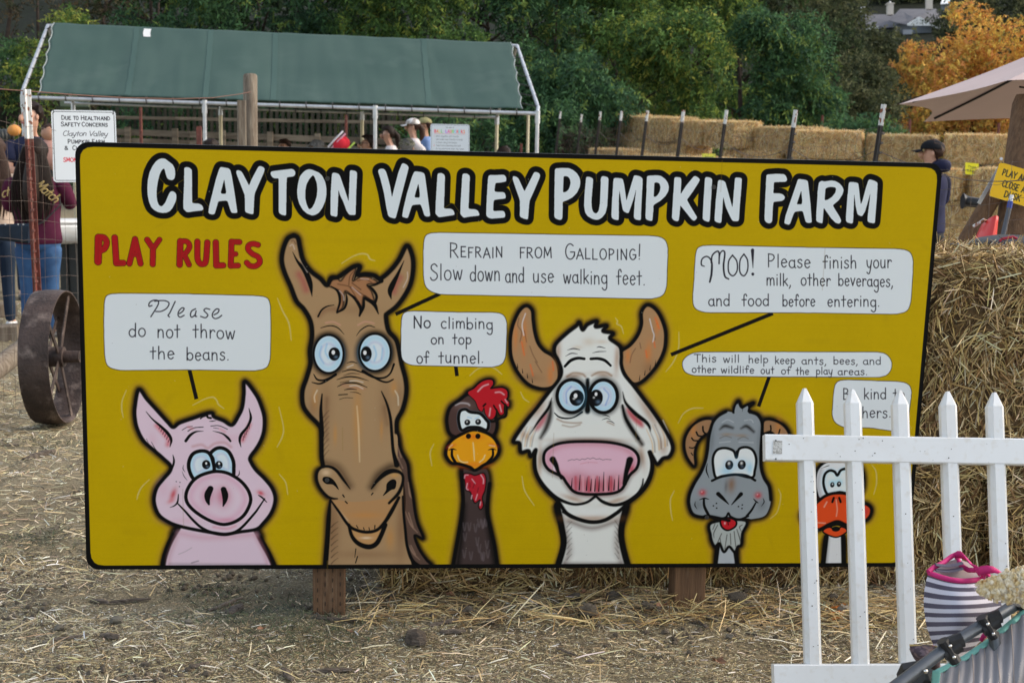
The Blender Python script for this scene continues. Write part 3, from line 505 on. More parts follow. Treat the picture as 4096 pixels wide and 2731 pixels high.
    arcs(cv,[([(795,1405),(808,1424)],12),([(818,1465),(836,1482)],12),([(1072,1388),(1058,1404)],11),([(920,1686),(935,1710)],8),([(985,1705),(992,1728)],8),([(1035,1705),(1040,1728)],8),([(1090,1685),(1088,1715)],10),([(915,1900),(905,1980)],[9,5]),([(930,1970),(912,2030)],10)])
    # forelock
    FO=[(655,-523),(735,-583),(775,-560),(820,-615),(875,-668),(912,-668),(885,-560),(960,-598),(1045,-592),(1118,-538),(1020,-525),(1062,-455),(1082,-352),(990,-420),(965,-305),(900,-400),(815,-465),(800,-330),(742,-275),(775,-385),(755,-470)]
    cv.F(FO,(150,106,72)); cv.S(FO,16,(20,14,12),soft=5,closed=True,a=.9)
    arcs(cv,[([(690,-510),(750,-460),(768,-370),(742,-270)],[8,22,22,14]),([(742,-268),(810,-310),(832,-390),(818,-465)],[16,22,22,5]),([(820,-455),(900,-405),(958,-310),(948,-238)],[8,26,30,16]),([(950,-240),(985,-320),(990,-400)],[14,26,16]),([(1000,-400),(1080,-350),(1122,-258)],[30,40,10]),([(1085,-340),(1105,-420),(1060,-490),(1015,-520)],[26,26,26,6]),
      ([(670,-530),(700,-585),(770,-590)],[10,24,8]),([(780,-590),(830,-650),(900,-694),(955,-690)],[8,26,26,18]),([(950,-690),(925,-630),(895,-560)],[22,26,6]),([(930,-600),(1010,-625),(1090,-605),(1150,-560)],[10,24,30,40]),([(1150,-555),(1080,-520),(1020,-515)],[30,20,4])],soft=2.5)
    arcs(cv,[([(750,-530),(860,-505),(970,-440),(1040,-400)],8),([(860,-500),(900,-440),(930,-380)],7),([(850,-520),(860,-600),(895,-650)],7),([(930,-560),(1000,-575),(1060,-545)],8),([(760,-480),(795,-420),(790,-330)],7),([(880,-540),(960,-480)],9)],(66,40,28),soft=5,a=.85)
    arcs(cv,[([(765,-470),(800,-425),(805,-380)],5),([(880,-500),(960,-430)],5),([(960,-580),(1030,-575)],5)],(215,190,180),soft=4,a=.7)
    iL=HORSE.index((655,1800)); iR=HORSE.index((1288,830)); s(HORSE[:21],42,soft=4); s(HORSE[iR:]+[HORSE[0]],42,soft=4)
    arcs(cv,[([(785,-720),(880,-780),(960,-808),(1020,-800),(1045,-760),(1090,-745)],[3,6,9,10,10,4]),([(195,-400),(240,-290),(300,-170),(322,-15)],[3,8,9,4])],WH,soft=4,a=.42)
    # ---------- rooster
    cv.F(ROON,(62,50,48)); cv.S([(1905,1500),(1895,1700),(1850,2050)],40,BLK,soft=26); cv.S([(2105,1500),(2140,1750),(2190,2050)],36,BLK,soft=26)
    rr=random.Random(5)
    for k in range(16): x=rr.uniform(1910,2130); y=rr.uniform(1580,1960); cv.S([(x-14,y),(x,y+70),(x+14,y)],[3,8,3],(120,108,112),soft=8,a=.4)
    s(ROON[:9],36,soft=3); s(ROON[9:17],36,soft=3)
    cv.F(WAT,(165,28,42)); s(WAT,12,soft=3,closed=True)
    arcs(cv,[([(1912,1250),(1918,1225),(1945,1222)],7),([(2062,1222),(2085,1260),(2085,1300)],9),([(1938,1300),(1930,1345),(1945,1358)],8),([(1980,1410),(1975,1440)],8),([(2030,1400),(2015,1450)],7),([(2060,1470),(2055,1500)],8),([(1980,1260),(2010,1300)],6)],(235,170,180),soft=5,a=.8)
    arcs(cv,[([(1960,1290),(1962,1330)],7),([(2005,1300),(1990,1340)],7),([(2040,1340),(2030,1380)],6)],(60,10,20),soft=4,a=.8)
    cv.F(ROOH,(72,52,48)); cv.G(1900,590,90,40,(105,82,76),.7); arcs(cv,[([(1830,580),(1880,562),(1940,568),(1958,582)],10)],(190,180,182),soft=7,a=.8); s(ROOH,30,soft=3,closed=True)
    cv.F(COMB,(172,26,36)); cv.G(2150,480,90,50,(200,50,40),.4); s(COMB,14,soft=2,closed=True)
    q=np.array(COMB,float)-np.array([2150,530]); s(q*1.06+np.array([2150,530]),24,soft=3,closed=True) if 0 else arcs(cv,[(COMB[:9],32),(COMB[8:12],30),([(2300,600),(2290,680),(2240,700),(2180,730),(2120,725)],26)],soft=3)
    cv.F(COMB,(172,26,36)); arcs(cv,[([(2105,570),(2085,590)],18),([(2180,585),(2200,620)],16),([(2250,545),(2275,570)],16)],soft=2)
    arcs(cv,[([(2035,455),(2080,410),(2130,390)],9),([(2195,465),(2240,462),(2275,485)],8),([(2150,610),(2140,680)],8),([(2235,580),(2250,640)],8),([(2285,530),(2305,560)],6)],(240,180,185),soft=6,a=.85)
    EW=[(1870,640),(1920,620),(1965,645),(2055,660),(2110,715),(2132,750),(2115,810),(2040,785),(1950,785),(1885,810),(1858,720)]
    cv.F(EW,(205,215,222)); cv.S(EW,14,(110,180,210),soft=12,a=.5,closed=True); s(EW,28,closed=True)
    for x,y in ((1938,740),(2037,735)): cv.G(x,y,27,28,(12,12,14),1,hard=1); cv.G(x-3,y-6,7,8,(215,220,225),.9); 
    arcs(cv,[([(1940,690),(1975,700)],6),([(2010,705),(2045,688)],6)],(100,170,210),soft=6,a=.7)
    cv.F(BEAK,(222,146,22)); cv.G(2000,870,90,30,(210,80,20),.6); cv.G(1990,1130,160,30,(214,96,30),.5); s(BEAK,32,soft=2.5,closed=True)
    for x in (1948,2035): cv.G(x,866,24,26,(14,10,8),1,hard=1)
    cv.G(1795,955,40,16,(205,60,35),.6,rot=-.4); cv.G(2170,950,40,16,(205,60,35),.6,rot=.3)
    arcs(cv,[([(1765,996),(1800,984),(1840,992)],[4,16,4]),([(1797,990),(1798,1050),(1830,1110)],[20,26,28]),([(2128,992),(2168,984),(2204,992)],[4,16,4]),([(2172,990),(2170,1050),(2120,1110)],[20,24,26])])
    arcs(cv,[([(1990,925),(1998,1000),(2003,1090)],[5,9,5]),([(1848,1040),(1865,1085),(1900,1105),(1940,1105)],8),([(2100,1040),(2085,1075),(2050,1105)],8),([(1770,970),(1800,945)],6),([(2140,950),(2190,958)],6)],(250,215,160),soft=5,a=.8)
    arcs(cv,[([(1630,938),(1597,1020),(1612,1138)],[3,8,3]),([(1960,310),(2040,245),(2130,228),(2190,245),(2255,298)],[3,7,8,8,3])],WH,soft=4,a=.42)
    # ---------- cow
    T(cv,2,2); CW=(208,209,204); BN=(158,122,86)
    cv.F(COWN,CW); cv.S([(450,1600),(520,1900),(480,2030)],40,(90,60,44),soft=34,a=.7); cv.S([(1000,1600),(960,1850),(1000,2030)],40,(90,60,44),soft=34,a=.7); cv.S([(480,2040),(1000,2040)],24,(70,45,40),soft=22,a=.8); cv.S([(520,1650),(730,1710),(950,1650)],36,(80,50,38),soft=26,a=.8)
    for k in range(7): y=1650+k*50; arcs(cv,[([(500,y+50),(525,y+20),(545,y)],[8,4,1]),([(975,y+40),(955,y+10),(940,y-10)],[8,4,1])],(40,28,22),soft=4,a=.7)
    s(COWN[:6],62,soft=4); s(COWN[6:12],62,soft=4)
    for h in (HL,HR): cv.F(h,BN)
    for x,y,a,b in ((30,-50,22,120),(110,-50,24,160),(350,300,30,90),(1250,100,30,100),(1330,-150,22,90),(1060,130,26,70)): cv.G(x,y,a,b,(200,112,40),.5)
    cv.G(150,330,120,40,(120,90,64),.5); cv.G(1250,250,60,80,(120,90,64),.5)
    rr=random.Random(2)
    for p in ([(60,-220),(50,-150),(85,-90),(70,0)],[(160,40),(190,120),(230,190)],[(110,-100),(130,0)],[(210,180),(270,280)],[(1130,60),(1095,120),(1080,190)],[(1290,-120),(1310,-20)],[(1170,10),(1180,60)]): cv.S(p,5,(70,42,36),soft=4,a=.8)
    for p in ([(120,-260),(90,-160),(105,-60)],[(1260,-210),(1285,-110),(1300,-60),(1290,0)]): cv.S(p,7,(225,222,225),soft=5,a=.85)
    for p in ([(165,210),(190,310)],[(85,0),(110,120)],[(370,180),(378,260)],[(1310,-220),(1350,-120)],[(1225,80),(1235,140)],[(1300,0),(1310,50)]): cv.S(p,9,(215,90,30),soft=7,a=.8)
    s(HL,32,soft=3,closed=True); s(HR,34,soft=3,closed=True)
    for k in range(4): arcs(cv,[([(50+k*45,330-90+k*45),(45+k*45,290-90+k*45)],[9,2]),([(1310-k*48,215+k*45),(1315-k*48,170+k*45)],[9,2])])
    cv.F(COW,CW)
    for x,y,a,b,r in ((420,100,30,120,0),(960,150,26,150,0),(570,310,90,24,-.1),(830,300,90,24,.1),(230,620,60,110,.7),(120,860,60,40,.6),(1250,650,40,200,-.6),(1380,950,40,90,-.2),(700,905,330,24,0),(1190,1050,30,120,-.2),(250,1100,26,160,0),(560,1440,120,26,.3),(950,1460,120,26,-.3),(730,1620,220,30,0)): cv.G(x,y,a,b,(150,100,50),.6,rot=r)
    for x,y,a,b in ((700,0,60,40),(600,50,50,20),(820,0,60,20)): cv.G(x,y,a,b,(180,150,110),.35)
    for k in range(9):
        x=1290+k*19; y0=860-k*10; cv.S([(x-60,y0-60),(x-10,y0+60),(x,y0+160)],[2,8,10],[(196,150,60),(90,60,40),(222,218,205)][k%3],soft=7,a=.7)
        x=60+k*16; y0=870; cv.S([(x+60,y0-90),(x+20,y0+10),(x+5,y0+90)],[2,7,8],[(196,150,60),(90,60,40),(222,218,205)][k%3],soft=6,a=.6)
    cv.F([(300,650),(330,660),(300,740),(240,810),(205,810),(240,730)],(172,60,78),a=.85,blur=5); cv.F([(1040,600),(1080,620),(1150,690),(1195,725),(1200,790),(1120,740),(1060,670)],(172,46,62),a=.9,blur=4)
    cv.S([(355,560),(345,680),(310,790),(260,880)],[30,50,50,30],(30,20,16),soft=14,a=.95); cv.S([(1010,600),(1050,720),(1120,840),(1190,940)],[30,52,52,40],(30,20,16),soft=14,a=.95)
    arcs(cv,[([(362,515),(330,610),(240,730),(160,850)],[6,30,24,4]),([(1012,460),(1040,560),(1130,660),(1220,730),(1258,780),(1268,822)],[6,26,40,36,26,5]),([(1010,582),(1035,690),(1090,790),(1160,890)],[20,26,30,26])],soft=4)
    arcs(cv,[([(482,225),(535,172),(600,150),(660,156)],[24,30,28,26]),([(720,156),(790,154),(850,172),(902,218)],[26,28,28,22]),([(503,77),(560,62),(620,73)],[3,10,5]),([(488,132),(540,106),(598,110)],[3,9,4]),([(775,52),(800,45),(852,58)],[3,9,4]),([(735,102),(790,90),(860,88)],[3,8,4]),
      ([(385,652),(430,690),(500,703),(570,690),(640,645)],[8,15,15,13,20]),([(828,675),(860,675),(897,692)],[4,9,4]),([(822,716),(865,703),(900,712)],[3,8,4]),([(872,725),(905,730),(936,748)],[3,8,4])])
    arcs(cv,[([(412,708),(470,735),(560,745),(632,742)],12),([(460,765),(540,780),(620,760)],8),([(870,735),(930,762)],9),([(500,320),(560,285),(640,295),(670,320)],14),([(730,310),(790,280),(860,280),(910,310)],14)],(130,88,40),soft=8,a=.8)
    cv.S(ell(550,500,140,152),56,(24,16,12),soft=22,closed=True,a=.9); cv.S(ell(835,500,134,152),56,(24,16,12),soft=22,closed=True,a=.9); cv.S([(690,350),(692,500),(690,640)],[40,30,50],BLK,soft=8)
    eye(cv,ell(545,498,134,150),590,515,68,76,580,495,18,32); eye(cv,ell(835,500,128,150),768,515,64,80,768,480,14,32)
    arcs(cv,[([(540,410),(495,470),(500,560)],9),([(840,430),(885,490),(855,580)],9)],(75,120,190),soft=7,a=.8)
    cv.S([(690,375),(692,500),(690,625)],[34,16,50],BLK,soft=4); cv.G(565,522,10,8,(225,228,232),.9); cv.G(748,512,8,8,(225,228,232),.9)
    cv.S(MUZ,44,(60,36,22),soft=26,closed=True,a=.9); cv.F(MUZ,(208,168,184)); cv.S(np.array([720,1140])+(np.array(MUZ)-[720,1140])*.9,30,(176,96,112),soft=34,a=.6,closed=True)
    cv.F([(520,1250),(580,1210),(700,1250),(850,1250),(960,1230),(1010,1260),(960,1360),(760,1385),(600,1370)],(160,36,52),a=.8,blur=16)
    for i,x in enumerate((580,648,700,742,778,855,905,955)): cv.S([(x,1240),(x+2,1370)],16,(216,160,170) if i%2 else (168,30,44),soft=10,a=.75)
    for i,x in enumerate((545,618,684,722,760,797,838,888,936,976)): cv.S([(x+(4 if i<5 else 2),(1250,1222,1245,1258,1255,1235,1195,1230,1262,1222)[i]),(x-4,1372-abs(i-4.5)*4)],[4,13],BLK)
    cv.S([(510,1092),(545,1080),(570,1084),(590,1076),(620,1086),(640,1074),(665,1080),(690,1068),(715,1075),(740,1064),(770,1078),(800,1072),(830,1084),(860,1078),(908,1082)],4,(50,36,40),soft=2,sp=False)
    cv.S([(625,1120),(700,1106),(780,1110)],4,(190,90,110),soft=3,a=.7)
    cv.G(1095,1170,36,50,(170,40,60),.7); cv.G(385,1160,20,40,(225,205,215),.7)
    s(MUZ,30,soft=2.5,closed=True)
    arcs(cv,[([(370,1080),(400,1130),(420,1190),(450,1250)],[62,46,34,30]),([(1078,1085),(1062,1140),(1045,1200),(1030,1300)],[68,56,46,44]),([(205,1060),(215,1190),(265,1290),(340,1380),(420,1440),(520,1482),(600,1492),(690,1470),(765,1415)],[20,30,36,40,36,30,28,28,30]),
      ([(765,1415),(830,1468),(930,1498),(1040,1475),(1150,1405),(1230,1310),(1275,1200),(1280,1100),(1250,1010)],[24,34,34,40,46,46,40,34,24]),([(1200,1260),(1190,1320),(1140,1400)],[14,18,8])],soft=3.5)
    s(COW,38,soft=4,closed=True); s([(470,1560),(600,1626),(730,1654),(850,1636),(975,1560)],34,soft=3)
    cv.S([(640,1550),(720,1570),(840,1545)],40,(214,214,210),soft=30,a=.7)
    arcs(cv,[([(945,-220),(965,-190),(960,-165),(1000,-140),(1020,-75)],[3,8,9,8,3]),([(75,460),(105,520),(152,552)],[3,8,4]),([(88,1235),(115,1370),(200,1502)],[4,8,3]),([(1528,-90),(1525,60),(1480,180),(1410,272)],[3,7,8,3]),([(1522,745),(1570,660),(1650,612),(1750,608)],[3,7,9,4]),([(1485,1368),(1450,1450),(1455,1560),(1470,1640)],[4,8,7,3])],WH,soft=4,a=.42)
    # ---------- goat
    for h in (GHR,GHL): cv.F(h,(146,110,78)); cv.G(h[2][0],h[2][1]+40,30,90,(190,120,50),.5); s(h,28,soft=3,closed=True)
    arcs(cv,[([(1748,778),(1752,820),(1775,845)],16),([(1688,828),(1705,860),(1740,868)],16),([(1645,882),(1665,905),(1705,908)],14),([(1625,970),(1655,975),(1680,962)],12),([(1640,1020),(1655,1040)],10),([(2370,770),(2372,810),(2350,840)],15),([(2455,805),(2440,850),(2410,860)],15)])
    cv.F(GN,(160,166,172)); s(GN[:4],44,soft=3); s(GN[4:],44,soft=3)
    GR=(132,139,144); cv.F(GOAT,GR)
    for x,y,a,b in ((1700,1500,60,60),(2290,1500,50,60),(1830,900,26,160),(2270,900,24,160)): cv.G(x,y,a,b,(92,98,102),.5)
    cv.G(2010,1310,40,80,(120,84,48),.75); cv.G(1960,1330,16,60,(70,66,64),.5); cv.G(2100,860,60,16,(140,110,70),.5); cv.G(1970,850,60,16,(140,110,70),.5)
    for x,y in ((1745,1385),(2255,1410)): cv.G(x,y,34,32,(170,46,56),.95); cv.G(x-6,y-8,8,8,(225,170,175),.7)
    arcs(cv,[([(1905,802),(1950,772),(2022,790)],[10,30,20]),([(2098,795),(2150,775),(2215,825)],[10,30,20])],(30,24,20),soft=12)
    arcs(cv,[([(1905,885),(1955,865),(2010,880)],6),([(2070,895),(2120,872),(2165,890)],6)],(90,80,70),soft=6,a=.8)
    arcs(cv,[([(1925,740),(1975,715),(2030,738)],5),([(2130,722),(2190,715),(2210,740)],5),([(1900,925),(2000,915)],5),([(2080,920),(2210,925)],5)],(195,200,205),soft=5,a=.6)
    GE=[(1868,1245),(1845,1160),(1842,1060),(1880,992),(1955,975),(2030,1002),(2056,1062),(2080,985),(2150,968),(2210,1000),(2238,1080),(2225,1180),(2198,1245),(2050,1218),(1930,1232)]
    cv.F(GE,(208,214,218)); cv.G(1960,1190,70,40,(120,185,215),.5); cv.G(2180,1160,30,60,(120,185,215),.6); s(GE,26,soft=2,closed=True); s([(1832,1275),(1920,1238),(2050,1218),(2150,1228),(2228,1272)],24)
    s([(2056,1000),(2058,1062)],[10,20])
    for x,y in ((1990,1130),(2105,1128)): cv.G(x,y,58,58,(96,170,210),.5); cv.G(x,y,39,46,(14,14,16),1,hard=1); cv.G(x-2,y-14,11,14,(225,228,230),.95); cv.G(x+4,y+18,14,10,(90,110,130),.5)
    arcs(cv,[([(1888,1395),(1935,1440),(1985,1490)],[40,30,8]),([(2098,1398),(2060,1440),(2012,1495)],[40,26,8]),([(1716,1450),(1760,1436),(1804,1445)],[5,14,5]),([(1757,1440),(1762,1510),(1800,1590)],[20,26,28]),([(2212,1440),(2235,1465),(2255,1478)],[5,14,8]),([(2232,1480),(2195,1545),(2150,1600)],[16,22,24]),
      ([(1795,1590),(1870,1625),(1955,1612),(1982,1572),(2005,1606),(2080,1632),(2165,1600)],[20,26,22,20,22,26,20]),([(1790,1115),(1780,1180),(1805,1250)],[4,14,4]),([(1680,1465),(1675,1500),(1695,1535)],[3,10,3]),([(2300,1435),(2310,1470),(2285,1510)],[3,10,3])])
    for x,y in ((1873,1483),(1845,1505),(1875,1526),(2110,1497),(2075,1512),(2107,1530)): cv.G(x,y,8,7,BLK,1,hard=1)
    cv.F(BEARD,(158,164,162)); s(BEARD,28,soft=3,closed=True)
    for p in ([(1885,1680),(1850,1750),(1850,1800)],[(1920,1760),(1880,1850)],[(1970,1770),(1950,1900)],[(2000,1760),(2005,1860)],[(2035,1740),(2050,1880)],[(2060,1720),(2085,1800),(2095,1850)],[(2110,1680),(2085,1700),(2100,1740)],[(1860,1670),(1840,1720)],[(1905,1800),(1915,1860)]): cv.S(p,[6,9,3] if len(p)==3 else 7,(44,42,34),soft=3)
    TO=[(1920,1640),(1975,1622),(2042,1645),(2040,1690),(1978,1722),(1930,1695)]; cv.S(TO,36,BLK,closed=True); cv.F(TO,(176,28,36)); cv.S([(1975,1640),(1982,1680)],9,(40,10,12)); cv.G(1950,1665,8,12,(235,190,195),.7)
    arcs(cv,[(GOAT[3:18],32),(GOAT[22:],32)],soft=3)
    s([(2030,645),(2040,600),(2075,545),(2110,600),(2210,562),(2165,605),(2180,645)],30,soft=2.5); cv.F([(2040,650),(2062,570),(2095,620),(2160,590),(2150,650),(2100,670)],GR,a=.95); s([(2110,640),(2120,605),(2150,590)],[2,6,3])
    # ---------- duck
    T(cv,3,2); cv.F(DN,(200,202,204)); cv.S([(540,1800),(520,2040)],30,(50,44,44),soft=18,a=.7); s(DN[:4],50,soft=3); s(DN[4:],50,soft=3)
    cv.F(DH,(206,208,210)); cv.S([(480,1180),(455,1300),(480,1420)],26,(120,118,130),soft=22,a=.6); s(DH,28,soft=3,closed=True)
    s([(485,1160),(540,1140),(560,1135)],[2,7,2])
    DE=[(545,1400),(505,1310),(515,1220),(560,1182),(605,1192),(632,1225),(662,1180),(715,1165),(760,1190),(780,1270),(755,1390),(650,1380)]
    cv.F(DE,(205,214,222)); cv.S(DE,24,(130,190,215),soft=20,a=.7,closed=True); s(DE,26,closed=True)
    for x,y in ((585,1312),(646,1306)): cv.G(x,y-18,36,30,(110,190,215),.6); cv.G(x,y,21,27,(14,14,16),1,hard=1); cv.G(x+2,y-6,6,8,(220,225,228),.95)
    cv.F(DB,(206,70,28)); cv.G(880,1560,50,40,(170,40,60),.7); cv.G(620,1450,120,30,(160,44,20),.5); s(DB,32,soft=3,closed=True)
    arcs(cv,[([(598,1432),(585,1470)],22),([(648,1432),(662,1470)],22),([(430,1740),(530,1710),(600,1680),(650,1678),(740,1712)],[14,24,26,26,20])])
    arcs(cv,[([(535,1470),(510,1515)],9),([(620,1450),(630,1540),(622,1600)],6),([(445,1660),(520,1664)],7)],(238,190,165),soft=6,a=.7)
    LL=[(505,1740),(560,1708),(620,1740),(670,1705),(715,1735),(650,1780),(590,1782)]; s(LL,30,closed=True); cv.F(LL,(206,70,28)); cv.G(618,1718,42,26,BLK,1,hard=1)
    arcs(cv,[([(945,1125),(985,1190),(990,1300),(965,1400)],[3,8,8,3]),([(90,1350),(112,1420),(80,1560),(20,1620)],[3,7,6,3])],WH,soft=4,a=.4)

def bubble(cv,p,R=28):
    cv.F(p,(203,208,211),R=R); q=cv.rnd(p,R); rr=random.Random(3)
    q=np.array([(x+rr.uniform(-.35,.35),y+rr.uniform(-.35,.35)) for x,y in q])
    cv.S(q,1.5,(25,20,25),closed=True,sp=False)
def paint_board():
    cv=Canvas(TWp,THp,(11,11,11)); im=cv.im
    # yellow field with rounded corners, faint brush mottling
    cv.proj=False; cv.frame(0,0,1.); W,H=TWp,THp
    cv.F([(10,10),(W-9,10),(W-10,H-10),(12,H-9)],(176,147,1),R=46,sp=False)
    rs=np.random.RandomState(4); n=np.zeros((THp,TWp),np.float32)
    for s_,a in ((20,.5),(61,.3),(150,.2)):
        g=rs.rand(s_//2+2,s_+2); yy=np.linspace(0,s_//2,THp); xx=np.linspace(0,s_,TWp); iy=yy.astype(int); ix=xx.astype(int); fy=(yy-iy)[:,None]; fx=(xx-ix)[None]
        n+=a*((g[iy][:,ix]*(1-fx)+g[iy][:,ix+1]*fx)*(1-fy)+(g[iy+1][:,ix]*(1-fx)+g[iy+1][:,ix+1]*fx)*fy)
    im*=(.95+.1*n)[...,None]
    st=np.repeat(rs.rand(THp//3+1),3)[:THp]; st2=rs.rand(THp//2+1).repeat(2)[:THp]; xx=np.linspace(0,6.28,TWp); im*=(1+.020*(st-.5)[:,None]+.018*(st2-.5)[:,None]*np.sin(xx*1.7+2)[None])[...,None]; im*=(1+.035*(rs.rand(THp//4+1,TWp//4+1)-.5)).repeat(4,0).repeat(4,1)[:THp,:TWp,None]
    for i in range(90):
        x=rs.rand()*W; y=60+rs.rand()*(H-100); L_=40+rs.rand()*260; cv.S([(x,y),(x+L_,y+rs.randn()*4)],6+rs.rand()*10,[(150,124,4),(180,153,14)][i%2],soft=9,a=.10)
    for i in range(40):
        cv.G(rs.rand()*W,rs.rand()*H,rs.rand()*30+4,rs.rand()*12+2,(110,88,20),.10,rs.rand()*3)
    cv.proj=True
    halo(cv); animals(cv)
    title(cv); bubbles(cv)
    cv.proj=False; cv.frame(0,0,1.)
    cv.S(cv.rnd([(4,4),(W-4,4),(W-4,H-4),(4,H-4)],46),17,(11,11,11),closed=True,sp=False)
    # specks and scuffs of wear
    for i in range(240):
        x,y=rs.rand()*W,20+rs.rand()*(H-40); a=rs.rand()*6.3; L=rs.rand()*3
        cv.S([(x,y),(x+L*math.cos(a),y+L*math.sin(a))],1,[(70,60,30),(225,215,190),(40,36,25)][i%3],a=.45)
    for i in range(7):
        x=rs.rand()*W; y=rs.rand()*H; cv.S([(x,y),(x+1,y+60+rs.rand()*120)],2.5,(120,96,20),soft=2.5,a=.28)
    return cv
